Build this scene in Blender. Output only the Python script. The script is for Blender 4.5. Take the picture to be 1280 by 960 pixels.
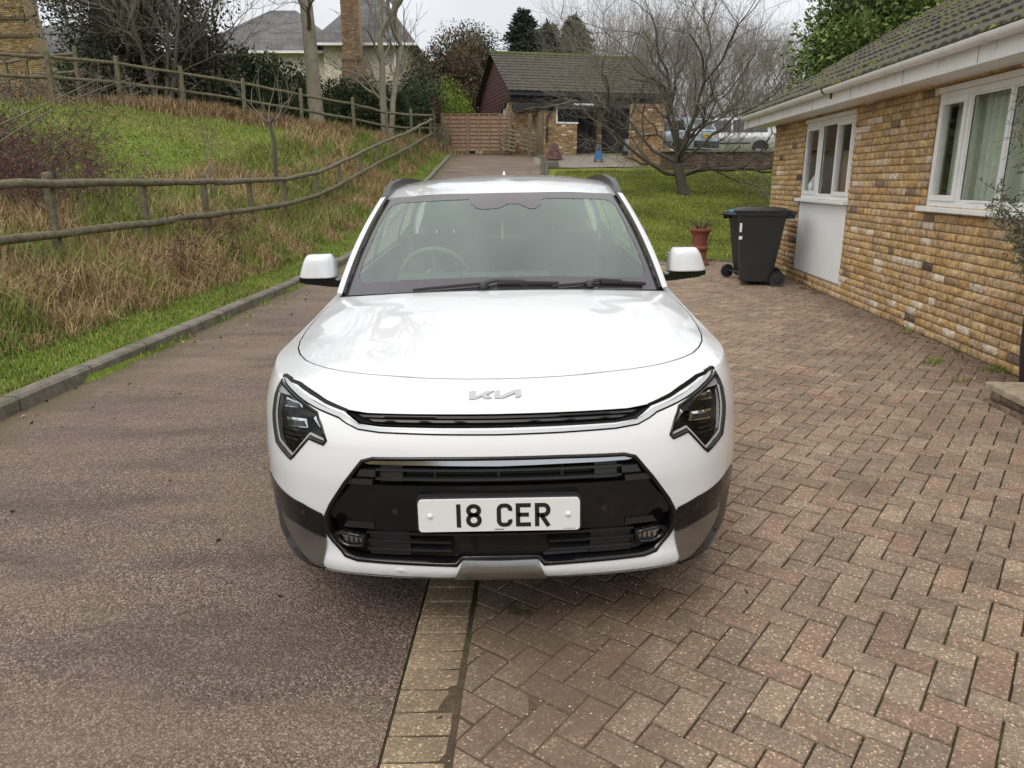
import bpy, bmesh, math, random
import numpy as np
from mathutils import Vector, Matrix, geometry
R=math.radians
for o in list(bpy.data.objects): bpy.data.objects.remove(o)
S=bpy.context.scene; COL=S.collection
# ------------------------------------------------------------------ camera
PITCH=15.0; FPX=950.0; CAMZ=1.5
cam=bpy.data.objects.new('camera',bpy.data.cameras.new('camera')); COL.objects.link(cam)
cam.location=(0,0,CAMZ); cam.rotation_euler=(R(90-PITCH),0,0)
cam.data.sensor_width=36; cam.data.lens=FPX/1280*36; cam.data.clip_end=2000; cam.data.clip_start=.05
S.camera=cam
# ------------------------------------------------------------------ overcast sky
SUN_EL,SUN_ROT=R(50),R(200)
w=bpy.data.worlds.new('World'); S.world=w; w.use_nodes=True
nt=w.node_tree; nt.nodes.clear(); N=nt.nodes.new; LK=nt.links.new
sky=N('ShaderNodeTexSky'); sky.sky_type='NISHITA'; sky.sun_disc=False; sky.sun_elevation=SUN_EL; sky.sun_rotation=SUN_ROT
sky.air_density=1.2; sky.dust_density=3.0
hs=N('ShaderNodeHueSaturation'); hs.inputs['Saturation'].default_value=.25; LK(sky.outputs[0],hs.inputs['Color'])
tc=N('ShaderNodeTexCoord'); sx=N('ShaderNodeSeparateXYZ'); LK(tc.outputs['Generated'],sx.inputs[0])
# cloud deck: brighter overhead than at the horizon, with slow mottling
cr=N('ShaderNodeValToRGB'); cr.color_ramp.elements[0].position=0; cr.color_ramp.elements[0].color=(.54,.575,.62,1); _e=cr.color_ramp.elements.new(.22); _e.color=(.66,.68,.71,1)
_e=cr.color_ramp.elements[len(cr.color_ramp.elements)-1]; _e.position=.75; _e.color=(1.21,1.19,1.165,1); LK(sx.outputs[2],cr.inputs[0])
cn=N('ShaderNodeTexNoise'); cn.inputs['Scale'].default_value=2.2; cn.inputs['Detail'].default_value=5
LK(tc.outputs['Generated'],cn.inputs['Vector'])
cm=N('ShaderNodeMapRange'); cm.inputs[1].default_value=.3; cm.inputs[2].default_value=.7; cm.inputs[3].default_value=.82; cm.inputs[4].default_value=1.12
LK(cn.outputs[0],cm.inputs[0])
mu=N('ShaderNodeVectorMath'); mu.operation='SCALE'; LK(cr.outputs[0],mu.inputs[0]); LK(cm.outputs[0],mu.inputs['Scale'])
sc2=N('ShaderNodeVectorMath'); sc2.operation='SCALE'; sc2.inputs['Scale'].default_value=10.0; LK(mu.outputs[0],sc2.inputs[0])
mx=N('ShaderNodeMix'); mx.data_type='RGBA'; mx.inputs[0].default_value=.9; LK(hs.outputs[0],mx.inputs[6]); LK(sc2.outputs[0],mx.inputs[7])
bg=N('ShaderNodeBackground'); bg.inputs[1].default_value=.1; LK(mx.outputs[2],bg.inputs[0])
wo=N('ShaderNodeOutputWorld'); LK(bg.outputs[0],wo.inputs[0])
sl=bpy.data.lights.new('sun','SUN'); sl.energy=.7; sl.angle=R(25); sl.color=(1,.94,.86)
so=bpy.data.objects.new('sun',sl); COL.objects.link(so); so.rotation_euler=(R(40),0,R(-25))
S.view_settings.view_transform='Standard'; S.view_settings.look='None'; S.view_settings.gamma=1
S.view_settings.use_curve_mapping=False; S.view_settings.exposure=.54
S.render.engine='CYCLES'; S.cycles.max_bounces=8; S.cycles.transparent_max_bounces=24
# ------------------------------------------------------------------ helpers
CP,SP=math.cos(R(PITCH)),math.sin(R(PITCH))
def W(px,py,Y):
    "world point seen at photo pixel (px,py) standing Y metres ahead"
    v=480-py; f=FPX*CP+v*SP; u=v*CP-FPX*SP
    return np.array([(px-640)/f*Y,Y,CAMZ+u/f*Y])
def tag(o,label=None,cat=None,group=None,kind=None):
    if label: o['label']=label
    if cat: o['category']=cat
    if group: o['group']=group
    if kind: o['kind']=kind
    return o
def empty(name,label=None,cat=None,loc=(0,0,0),rz=0,group=None):
    o=bpy.data.objects.new(name,None); COL.objects.link(o); o.location=loc; o.rotation_euler=(0,0,rz); o.empty_display_size=.2
    return tag(o,label,cat,group)
def link(name,me,mat=None,parent=None):
    o=bpy.data.objects.new(name,me); COL.objects.link(o)
    if mat is not None and len(me.materials)==0: me.materials.append(mat)
    if parent: o.parent=parent
    return o
def fast(name,V,F,mat=None,parent=None,smooth=False,col=None,corner=None):
    "V (n,3) F (m,k) all same k, or list of arrays"
    V=np.asarray(V,np.float32); FL=F if isinstance(F,list) else [F]; FL=[np.asarray(f,np.int32) for f in FL if len(f)]
    me=bpy.data.meshes.new(name); me.vertices.add(len(V)); me.vertices.foreach_set('co',V.ravel())
    li=np.concatenate([f.ravel() for f in FL]); ks=np.concatenate([np.full(len(f),f.shape[1],np.int32) for f in FL])
    me.loops.add(len(li)); me.loops.foreach_set('vertex_index',li); me.polygons.add(len(ks))
    st=np.concatenate([[0],np.cumsum(ks)[:-1]]).astype(np.int32)
    me.polygons.foreach_set('loop_start',st); me.polygons.foreach_set('loop_total',ks)
    if col is not None:
        a=me.color_attributes.new('Col','FLOAT_COLOR','POINT'); c=np.ones((len(V),4),np.float32); c[:,:3]=col; a.data.foreach_set('color',c.ravel())
    me.update(calc_edges=True)
    if smooth: me.polygons.foreach_set('use_smooth',np.ones(len(ks),bool))
    me.validate()
    return link(name,me,mat,parent)
class MB:
    "collects simple solids into ONE mesh"
    def __init__(s): s.v=[]; s.f=[]; s.c=[]
    def add(s,V,F,col=None):
        b=len(s.v); s.v+= [tuple(map(float,p)) for p in V]; s.f+=[tuple(int(i)+b for i in f) for f in F]; s.c+=[col or (1,1,1)]*len(V); return s
    def box(s,c,d,rz=0,bev=0,M=None,col=None):
        x,y,z=[q/2 for q in d]; b=min(bev,x*.9,y*.9,z*.9)
        if b<=0:
            V=[(i*x,j*y,k*z) for k in(-1,1) for j in(-1,1) for i in(-1,1)]
            F=[(0,2,3,1),(4,5,7,6),(0,1,5,4),(2,6,7,3),(0,4,6,2),(1,3,7,5)]
        else:
            bm=bmesh.new(); bmesh.ops.create_cube(bm,size=1)
            for q in bm.verts: q.co=Vector((q.co.x*2*x,q.co.y*2*y,q.co.z*2*z))
            bmesh.ops.bevel(bm,geom=bm.edges[:],offset=b,segments=2,affect='EDGES',profile=.6)
            bm.verts.index_update(); V=[tuple(q.co) for q in bm.verts]; F=[[q.index for q in f.verts] for f in bm.faces]; bm.free()
        T=Matrix.Translation(c)@Matrix.Rotation(rz,4,'Z')
        if M is not None: T=M@T
        return s.add([T@Vector(p) for p in V],F,col)
    def tube(s,pts,r,k=8,cap=True,col=None):
        P=[Vector(p) for p in pts]; n=len(P); rr=list(r) if hasattr(r,'__len__') else [r]*n; V=[];F=[]
        t0=(P[1]-P[0]).normalized(); up=Vector((0,0,1)) if abs(t0.z)<.9 else Vector((1,0,0)); a=t0.cross(up).normalized()
        for i in range(n):
            t=(P[min(i+1,n-1)]-P[max(i-1,0)]).normalized(); a=(a-t*a.dot(t)).normalized(); b=t.cross(a)
            for j in range(k):
                q=2*math.pi*j/k; V.append(P[i]+(a*math.cos(q)+b*math.sin(q))*rr[i])
        for i in range(n-1):
            for j in range(k): F.append((i*k+j,i*k+(j+1)%k,(i+1)*k+(j+1)%k,(i+1)*k+j))
        if cap: F.append(tuple(range(k))[::-1]); F.append(tuple((n-1)*k+j for j in range(k)))
        return s.add(V,F,col)
    def lathe(s,prof,c=(0,0,0),k=24,axis='z',col=None):
        V=[];F=[];n=len(prof)
        for r,h in prof:
            for j in range(k):
                q=2*math.pi*j/k; a,b=r*math.cos(q),r*math.sin(q)
                p=(a,b,h) if axis=='z' else ((h,a,b) if axis=='x' else (a,h,b)); V.append((p[0]+c[0],p[1]+c[1],p[2]+c[2]))
        for i in range(n-1):
            for j in range(k): F.append((i*k+j,i*k+(j+1)%k,(i+1)*k+(j+1)%k,(i+1)*k+j))
        return s.add(V,F,col)
    def prism(s,poly,y0,y1,M=None,col=None):
        "poly of (x,z), extruded along y"
        n=len(poly); V=[(x,y0,z) for x,z in poly]+[(x,y1,z) for x,z in poly]
        if M is not None: V=[M@Vector(p) for p in V]
        return s.add(V,[tuple(range(n)),tuple(range(2*n-1,n-1,-1))]+[(i,i+n,(i+1)%n+n,(i+1)%n) for i in range(n)],col)
    def build(s,name,mat,parent=None,smooth=False,label=None,fixn=True):
        me=bpy.data.meshes.new(name); me.from_pydata(s.v,[],s.f)
        if any(c!=(1,1,1) for c in s.c):
            a=me.color_attributes.new('Col','FLOAT_COLOR','POINT')
            for i,c in enumerate(s.c): a.data[i].color=(*c,1)
        if fixn:
            bm=bmesh.new(); bm.from_mesh(me); bmesh.ops.recalc_face_normals(bm,faces=bm.faces[:]); bm.to_mesh(me); bm.free()
        me.update(); o=link(name,me,mat,parent)
        if smooth: sm(o,smooth if smooth is not True else 40)
        if label: o['label']=label
        return o
def sm(o,ang=40):
    me=o.data; me.polygons.foreach_set('use_smooth',np.ones(len(me.polygons),bool))
    try: me.set_sharp_from_angle(angle=R(ang))
    except Exception: pass
# ---- materials
def mat(name,color=(.5,.5,.5),rough=.6,metal=0,coat=0,var=0,scale=8,bump=0,bscale=60,col_attr=False,spec=.5,var2=None,dirt=None,sub=0,bdist=.01,detail=6):
    m=bpy.data.materials.new(name); m.use_nodes=True; t=m.node_tree; n=t.nodes.new; l=t.links.new; p=t.nodes['Principled BSDF']
    p.inputs['Roughness'].default_value=rough; p.inputs['Metallic'].default_value=metal; p.inputs['Coat Weight'].default_value=coat; p.inputs['Coat Roughness'].default_value=.03
    p.inputs['Specular IOR Level'].default_value=spec
    tc=n('ShaderNodeTexCoord'); src=None
    if col_attr:
        a=n('ShaderNodeAttribute'); a.attribute_name='Col'; src=a.outputs['Color']
    else:
        c=n('ShaderNodeRGB'); c.outputs[0].default_value=(*color,1); src=c.outputs[0]
    if var:
        z=n('ShaderNodeTexNoise'); z.inputs['Scale'].default_value=scale; z.inputs['Detail'].default_value=detail; z.inputs['Roughness'].default_value=.65; l(tc.outputs['Object'],z.inputs['Vector'])
        r=n('ShaderNodeMapRange'); r.inputs[1].default_value=.3; r.inputs[2].default_value=.7; r.inputs[3].default_value=1-var; r.inputs[4].default_value=1+var; l(z.outputs[0],r.inputs[0])
        v=n('ShaderNodeVectorMath'); v.operation='SCALE'; l(src,v.inputs[0]); l(r.outputs[0],v.inputs['Scale']); src=v.outputs[0]
    if dirt:   # (color, scale, lo, hi)
        z=n('ShaderNodeTexNoise'); z.inputs['Scale'].default_value=dirt[1]; z.inputs['Detail'].default_value=8; z.inputs['Roughness'].default_value=.7; l(tc.outputs['Object'],z.inputs['Vector'])
        r=n('ShaderNodeMapRange'); r.inputs[1].default_value=dirt[2]; r.inputs[2].default_value=dirt[3]; l(z.outputs[0],r.inputs[0])
        q=n('ShaderNodeMix'); q.data_type='RGBA'; l(r.outputs[0],q.inputs[0]); l(src,q.inputs[6]); q.inputs[7].default_value=(*dirt[0],1); src=q.outputs[2]
    l(src,p.inputs['Base Color'])
    if bump:
        z=n('ShaderNodeTexNoise'); z.inputs['Scale'].default_value=bscale; z.inputs['Detail'].default_value=6; l(tc.outputs['Object'],z.inputs['Vector'])
        b=n('ShaderNodeBump'); b.inputs['Strength'].default_value=bump; b.inputs['Distance'].default_value=bdist; l(z.outputs[0],b.inputs['Height']); l(b.outputs[0],p.inputs['Normal'])
    return m
def glass(name,tint=(.8,.9,.87),ior=1.5,rough=.0,refl=1.0,gtint=(1,1,1)):
    m=bpy.data.materials.new(name); m.use_nodes=True; t=m.node_tree; t.nodes.clear(); n=t.nodes.new; l=t.links.new
    a=n('ShaderNodeBsdfTransparent'); a.inputs[0].default_value=(*tint,1); g=n('ShaderNodeBsdfGlossy'); g.inputs['Roughness'].default_value=rough
    f=n('ShaderNodeFresnel'); gm=n('ShaderNodeNewGeometry'); mi=n('ShaderNodeMapRange'); mi.inputs[3].default_value=ior; mi.inputs[4].default_value=1/ior; l(gm.outputs['Backfacing'],mi.inputs[0]); l(mi.outputs[0],f.inputs[0]); g.inputs[0].default_value=(*gtint,1)
    mm=n('ShaderNodeMath'); mm.operation='MULTIPLY'; mm.inputs[1].default_value=refl; mm.use_clamp=True; l(f.outputs[0],mm.inputs[0])
    x=n('ShaderNodeMixShader'); l(mm.outputs[0],x.inputs[0]); l(a.outputs[0],x.inputs[1]); l(g.outputs[0],x.inputs[2])
    o=n('ShaderNodeOutputMaterial'); l(x.outputs[0],o.inputs[0]); return m
M={}
M['paint']=mat('white_paint',(.67,.685,.71),.35,coat=1)
M['gloss_black']=mat('gloss_black',(.006,.006,.007),.10,spec=.42)
M['black_plastic']=mat('black_plastic',(.018,.018,.019),.42)
M['slat']=mat('satin_black',(.016,.016,.018),.35)
M['dark']=mat('dark_void',(.006,.006,.006),.9)
M['chrome']=mat('satin_chrome',(.46,.47,.48),.12,metal=1)
M['silver']=mat('silver_plastic',(.27,.27,.26),.22,metal=.9)
M['frit']=mat('frit_black',(.045,.042,.05),.12,spec=.8)
M['rubber']=mat('rubber',(.02,.02,.02),.8,bump=.2)
M['rim']=mat('rim_metal',(.45,.45,.46),.3,metal=.9)
M['plate']=mat('plate_white',(.74,.745,.75),.35)
M['plate_yellow']=mat('plate_yellow',(.75,.50,.03),.35)
M['ink']=mat('ink_black',(.01,.01,.01),.4)
M['wscreen']=glass('windscreen_glass',(.82,.94,.90),2.3,gtint=(.80,.94,.90))
M['glass']=glass('clear_glass',(.92,.95,.95),1.5)
M['lens']=glass('lamp_lens',(.85,.86,.86),1.45,refl=.45)
M['pane']=glass('window_glass',(.80,.86,.82),1.6)
M['darkglass']=mat('dark_glass',(.02,.024,.026),.04,spec=.9)
M['seat']=mat('seat_cloth',(.03,.03,.032),.8)
M['dash']=mat('dash_plastic',(.035,.036,.036),.6)
M['liner']=mat('headlining',(.38,.38,.36),.9)
M['upvc']=mat('white_upvc',(.80,.80,.79),.35,var=.06,scale=3,dirt=((.45,.44,.40),5,.58,.85))
M['render_white']=mat('painted_panel',(.78,.79,.79),.6,var=.04,scale=4,bump=.1,dirt=((.45,.45,.42),3,.62,.9))
M['wood']=mat('weathered_wood',(.135,.115,.072),.88,var=.5,scale=9,bump=1.0,bscale=28,bdist=.02,dirt=((.10,.115,.05),4,.5,.75))
M['wood_new']=mat('gate_wood',(.26,.165,.105),.8,var=.25,scale=9,bump=.3)
M['bark']=mat('bark',(.085,.07,.055),.9,var=.4,scale=14,bump=.8,bscale=30,dirt=((.09,.10,.05),6,.52,.75))
M['bark_pale']=mat('pale_bark',(.21,.185,.14),.9,var=.35,scale=5,bump=.8,bscale=18,dirt=((.10,.12,.06),2.5,.5,.75))
M['twig']=mat('twig_grey',(.18,.16,.125),.85,var=.2)
M['twig_far']=mat('twig_brown',(.21,.175,.14),.9)
M['foliage']=mat('foliage',col_attr=True,rough=.55,spec=.35)
M['matteleaf']=mat('matte_foliage',col_attr=True,rough=.8,spec=.15)
M['grass']=mat('grass_blades',col_attr=True,rough=.7,spec=.2)
M['terracotta']=mat('terracotta',(.19,.055,.033),.75,var=.2,scale=9)
M['bin']=mat('bin_plastic',(.020,.021,.023),.5,var=.15,scale=5,bump=.1)
M['blue']=mat('blue_plastic',(.03,.18,.42),.5)
M['slate']=mat('slate',(.13,.145,.17),.6,var=.3,scale=3)
M['stone']=mat('concrete',(.155,.135,.11),.9,var=.4,scale=7,bump=.7,bscale=40,dirt=((.07,.08,.035),3,.48,.72))
M['curtain']=mat('curtain',(.74,.75,.68),.9,var=.1)
M['blackwood']=mat('black_boards',(.022,.022,.025),.7,var=.2)
M['redclad']=mat('dark_red_cladding',(.080,.030,.027),.6,var=.2,scale=5)
# ---- numeric helpers
rng=np.random.default_rng(7)
def vnoise(x,y,s,seed=0):
    x=np.asarray(x)/s; y=np.asarray(y)/s; xi=np.floor(x).astype(np.int64); yi=np.floor(y).astype(np.int64); fx=x-xi; fy=y-yi
    def h(a,b):
        n=(a*374761393+b*668265263+seed*982451653)&0xffffffff; n=((n^(n>>13))*1274126177)&0xffffffff; return ((n^(n>>16))&0xffff)/65535.
    fx=fx*fx*(3-2*fx); fy=fy*fy*(3-2*fy)
    return (h(xi,yi)*(1-fx)+h(xi+1,yi)*fx)*(1-fy)+(h(xi,yi+1)*(1-fx)+h(xi+1,yi+1)*fx)*fy
def fbm(x,y,s,seed=0,o=4): return sum(vnoise(x,y,s/2**i,seed+i)*.5**i for i in range(o))/sum(.5**i for i in range(o))
def inpoly(P,poly):
    x,y=P[:,0],P[:,1]; q=np.asarray(poly); r=np.zeros(len(P),bool); j=len(q)-1
    for i in range(len(q)):
        xi,yi=q[i]; xj,yj=q[j]
        if yi!=yj:
            c=((yi>y)!=(yj>y))&(x<(xj-xi)*(y-yi)/(yj-yi)+xi); r^=c
        j=i
    return r
def smooth01(t): t=np.clip(t,0,1); return t*t*(3-2*t)
# ------------------------------------------------------------------ terrain
KX=lambda Y:-3.60+.031*np.asarray(Y,float)         # kerb line (left edge of the drive)
SX=lambda Y:-.415+.033*np.asarray(Y,float)         # left edge of the paver strip
def softp(t,k=1.2): t=np.asarray(t,float); return k*np.log1p(np.exp(np.clip(t/k,-40,40)))
def base(X,Y):
    X=np.asarray(X,float); Y=np.asarray(Y,float)
    return .14*(softp(Y-16)-softp(Y-35.3))+.02*softp(Y-36,3)+.018*np.clip(X,-3.6,4.2)*(1-smooth01((Y-14)/8))
F1=np.array([(-5.5,-1,.40),(-5.45,1,.40),(-5.36,4.6,.41),(-5.28,6.5,.42),(-5.2,8.5,.42),(-5.12,10.5,.43),(-5.05,12.8,.45),(-5.0,15,.46),(-4.92,17.8,.50),(-4.7,19.3,.68),(-4.57,21.7,1.0),(-4.28,25,1.55),(-3.75,30,2.3),(-3.32,34,3.02)])
F2=np.array([(-40,4,3.3),(-26,13,3.4),(-18.5,17.3,3.5)]+[tuple(W(x,y,Y)-[0,0,1.15]) for x,y,Y in [(0,67,20.6),(76,70,22),(152,79,23.5),(232,91,25),(305,103,26.3),(373,116,27.4),(440,128,28.6),(487,141,30.6)]]+[(-3.32,34,3.02)])
def dens(P,n=60):
    o=[]
    for a,b in zip(P[:-1],P[1:]):
        for t in np.linspace(0,1,n,endpoint=False): o.append(a*(1-t)+b*t)
    o.append(P[-1]); return np.array(o)
D1,D2=dens(F1,12),dens(F2,12)
FIELD=[(-40,-6)]+[tuple(p[:2]) for p in F2]+[tuple(p[:2]) for p in F1[::-1]]+[(-5.5,-6)]
def near(P,D):
    d=np.full(len(P),1e9); z=np.zeros(len(P))
    for q in D:
        e=np.hypot(P[:,0]-q[0],P[:,1]-q[1]); k=e<d; d[k]=e[k]; z[k]=q[2]
    return d,z
def terrain(X,Y,rough=True):
    X=np.asarray(X,float); Y=np.asarray(Y,float); sh=X.shape; X=X.ravel(); Y=Y.ravel(); h=base(X,Y)-.03; L=X<KX(Y)-.06
    if L.any():
        P=np.stack([X[L],Y[L]],1); d1,z1=near(P,D1); d2,z2=near(P,D2); inf=inpoly(P,FIELD)
        s=KX(P[:,1])-.06-P[:,0]; b=base(P[:,0]+s,P[:,1])+.09
        fx=np.interp(P[:,1],F1[:,1],F1[:,0]); wd=np.maximum(KX(P[:,1])-.06-fx,.3)
        bank=b+(np.interp(P[:,1],F1[:,1],F1[:,2])-b)*smooth01(s/wd*.85+.0)
        t=d1/(d1+d2+1e-6); fld=z1+(z2-z1)*(t**.85)
        plat=z2+.035*d2; out=b+(plat-b)*smooth01(s/4.)
        hh=np.where(inf,fld,np.where((P[:,1]<34)&(P[:,0]>fx),bank,np.where(P[:,1]>34,out,plat)))
        if rough: hh=hh+(fbm(P[:,0],P[:,1],1.2,3)-.5)*.16*smooth01(s/.8)
        h[L]=hh
    Rr=(X>SX(Y)+.3)&(Y>13.9)
    # parking terrace behind the retaining wall
    T=smooth01((Y-29.75)/.1)*(X>6.0); h=np.where(T>0,np.maximum(h,h*(1-T)+(2.28+.02*np.clip(Y-30,0,20))*T),h)
    if rough: h=h+np.where(Rr,(fbm(X,Y,1.5,9)-.4)*.07,0)
    return h.reshape(sh)
def tz(x,y): return float(terrain(np.array([x]),np.array([y]))[0])
def axis(segs):
    o=[segs[0][0]]
    for a,b,st in segs: o+=list(np.arange(a,b,st)+st)
    return np.array(o)
gx=axis([(-250,-60,15),(-60,-20,2),(-20,-7,.4),(-7,-3,.16),(-3,9,.35),(9,30,1.5),(30,60,5),(60,250,19)]); gy=axis([(-30,-6,4),(-6,0,.6),(0,20,.18),(20,36,.3),(36,60,1.2),(60,120,6),(120,420,30)])
GX,GY=np.meshgrid(gx,gy); GZ=terrain(GX,GY)
hidden=((GX>KX(GY)+.2)&(GX<SX(GY)+.5)&(GY<35))|((GX>SX(GY))&(GX<8)&(GY<13.7))
GZ=np.where(hidden,GZ-.12,GZ)
nx_,ny_=len(gx),len(gy); I=np.arange(nx_*ny_).reshape(ny_,nx_)
FQ=np.stack([I[:-1,:-1],I[:-1,1:],I[1:,1:],I[1:,:-1]],-1).reshape(-1,4)
def ground_col(X,Y):
    n=fbm(X,Y,2.2,21)[...,None]; n2=fbm(X,Y,.5,33)[...,None]
    green=np.array([.12,.165,.03]); straw=np.array([.21,.155,.075]); lawn=np.array([.13,.16,.03])
    leftk=(X<KX(Y))[...,None]; s=(KX(Y)-X)[...,None]
    mix=smooth01((s-.5)/.5)*smooth01((4.2-s)/1.6)+smooth01((n-.56)*5)*.45; mix=np.clip(mix,0,1)
    c=np.where(leftk,green*(1-mix)+straw*mix,lawn*(.8+.4*n))
    return c*(.75+.5*n2)
gc=ground_col(GX.ravel(),GY.ravel())
ground=fast('ground',np.stack([GX,GY,GZ],-1).reshape(-1,3),FQ,mat('ground_soil_grass',col_attr=True,rough=.95,var=.3,scale=6,bump=.8,bscale=25,bdist=.03,spec=.1),smooth=True,col=gc)
tag(ground,kind='structure')
# ------------------------------------------------------------------ tarmac drive
def tarmac_mat():
    m=bpy.data.materials.new('red_chip_tarmac'); m.use_nodes=True; t=m.node_tree; n=t.nodes.new; l=t.links.new; p=t.nodes['Principled BSDF']
    tc=n('ShaderNodeTexCoord'); v=n('ShaderNodeTexVoronoi'); v.inputs['Scale'].default_value=150; l(tc.outputs['Object'],v.inputs['Vector'])
    cr=n('ShaderNodeValToRGB'); e=cr.color_ramp.elements; sp=n('ShaderNodeSeparateColor'); l(v.outputs['Color'],sp.inputs[0])
    cols=[(0,(.07,.050,.040)),(.25,(.122,.086,.066)),(.5,(.178,.126,.097)),(.72,(.23,.168,.13)),(.9,(.295,.225,.175)),(1,(.42,.35,.28))]
    e[0].position=0; e[0].color=(*cols[0][1],1); e[1].position=1; e[1].color=(*cols[-1][1],1)
    for q,c in cols[1:-1]: x=e.new(q); x.color=(*c,1)
    l(sp.outputs[0],cr.inputs[0]); src=cr.outputs[0]
    # dark bitumen between chips
    r=n('ShaderNodeMapRange'); r.inputs[1].default_value=.25; r.inputs[2].default_value=.75; r.inputs[3].default_value=1.15; r.inputs[4].default_value=.5; l(v.outputs['Distance'],r.inputs[0])
    k=n('ShaderNodeVectorMath'); k.operation='SCALE'; l(src,k.inputs[0]); l(r.outputs[0],k.inputs['Scale']); src=k.outputs[0]
    def patch(src,scale,lo,hi,color,strength,seed,stretch=(1,1,1),det=5):
        mp=n('ShaderNodeMapping'); mp.inputs['Location'].default_value=(seed,seed*2,0); mp.inputs['Scale'].default_value=stretch; mp.inputs['Rotation'].default_value=(0,0,.5); l(tc.outputs['Object'],mp.inputs[0])
        z=n('ShaderNodeTexNoise'); z.inputs['Scale'].default_value=scale; z.inputs['Detail'].default_value=det; z.inputs['Roughness'].default_value=.6; l(mp.outputs[0],z.inputs['Vector'])
        r=n('ShaderNodeMapRange'); r.inputs[1].default_value=lo; r.inputs[2].default_value=hi; r.inputs[4].default_value=strength; l(z.outputs[0],r.inputs[0])
        q=n('ShaderNodeMix'); q.data_type='RGBA'; l(r.outputs[0],q.inputs[0]); l(src,q.inputs[6]); q.inputs[7].default_value=(*color,1); return q.outputs[2]
    src=patch(src,1.3,.48,.70,(.045,.036,.034),.62,3,(.5,1.6,1)); src=patch(src,.9,.50,.68,(.24,.185,.13),.45,11,(.6,1.5,1)); src=patch(src,.5,.45,.75,(.17,.115,.10),.4,17)
    src=patch(src,3,.60,.75,(.07,.08,.03),.35,23)
    # moss and silt gathered against the kerb
    sx=n('ShaderNodeSeparateXYZ'); l(tc.outputs['Object'],sx.inputs[0])
    a1=n('ShaderNodeMath'); a1.operation='MULTIPLY_ADD'; a1.inputs[1].default_value=-.031; a1.inputs[2].default_value=3.60; l(sx.outputs[1],a1.inputs[0])
    a2=n('ShaderNodeMath'); l(sx.outputs[0],a2.inputs[0]); l(a1.outputs[0],a2.inputs[1])       # metres out from the kerb
    z=n('ShaderNodeTexNoise'); z.inputs['Scale'].default_value=3.5; z.inputs['Detail'].default_value=10; z.inputs['Roughness'].default_value=.75; l(tc.outputs['Object'],z.inputs['Vector'])
    a3=n('ShaderNodeMath'); a3.operation='MULTIPLY_ADD'; a3.inputs[1].default_value=-1.6; a3.inputs[2].default_value=.80; l(z.outputs[0],a3.inputs[0])
    a4=n('ShaderNodeMath'); l(a2.outputs[0],a4.inputs[0]); l(a3.outputs[0],a4.inputs[1])
    r=n('ShaderNodeMapRange'); r.inputs[1].default_value=.42; r.inputs[2].default_value=.05; r.inputs[4].default_value=.8; l(a4.outputs[0],r.inputs[0])
    q=n('ShaderNodeMix'); q.data_type='RGBA'; l(r.outputs[0],q.inputs[0]); l(src,q.inputs[6]); q.inputs[7].default_value=(.095,.080,.038,1); src=q.outputs[2]
    l(src,p.inputs['Base Color']); p.inputs['Roughness'].default_value=.8; p.inputs['Specular IOR Level'].default_value=.35
    b=n('ShaderNodeBump'); b.inputs['Strength'].default_value=.75; b.inputs['Distance'].default_value=.006; b.invert=True; l(v.outputs['Distance'],b.inputs['Height']); l(b.outputs[0],p.inputs['Normal'])
    return m
yy=np.concatenate([np.arange(-6,14,.5),np.arange(14,36.5,.5)]); rows=[]
def rx(Y): return SX(Y)+.52*smooth01((np.asarray(Y)-20)/9)-np.where(Y>32.5,(.033*(Y-32.5)+.07*(Y-32.5)**2),0)
for Y in yy:
    a,b=float(KX(Y)),float(rx(Y)); xs=np.linspace(a,b,9); rows.append([(x,Y,float(base(x,Y))+.006*(fbm(np.array([x]),np.array([Y]),1.5,5)[0]-.5)) for x in xs])
rows=np.array(rows); I=np.arange(len(yy)*9).reshape(-1,9)
FQ=np.stack([I[:-1,:-1],I[:-1,1:],I[1:,1:],I[1:,:-1]],-1).reshape(-1,4)
tag(fast('driveway',rows.reshape(-1,3),FQ,tarmac_mat(),smooth=True),kind='structure')
# kerb stones along the verge
mb=MB(); Y=-3.
while Y<34.5:
    L=.9; a=np.array([KX(Y+.01),Y+.01]); b=np.array([KX(Y+L-.012),Y+L-.012]); z0=float(base(a[0],a[1])); z1=float(base(b[0],b[1])); j=random.Random(int(Y*10)).uniform(-.008,.008)
    w_=.13; V=[]
    for (q,z) in ((a,z0),(b,z1)):
        V+=[(q[0]+j,q[1],z-.05),(q[0]+j,q[1],z+.085),(q[0]+j-.022,q[1],z+.105),(q[0]+j-w_,q[1],z+.105),(q[0]+j-w_,q[1],z-.05)]
    F=[(i,(i+1)%5,(i+1)%5+5,i+5) for i in range(5)]+[(4,3,2,1,0),(5,6,7,8,9)]
    mb.add(V,F); Y+=L
tag(mb.build('kerb',M['stone']),kind='structure')
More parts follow.
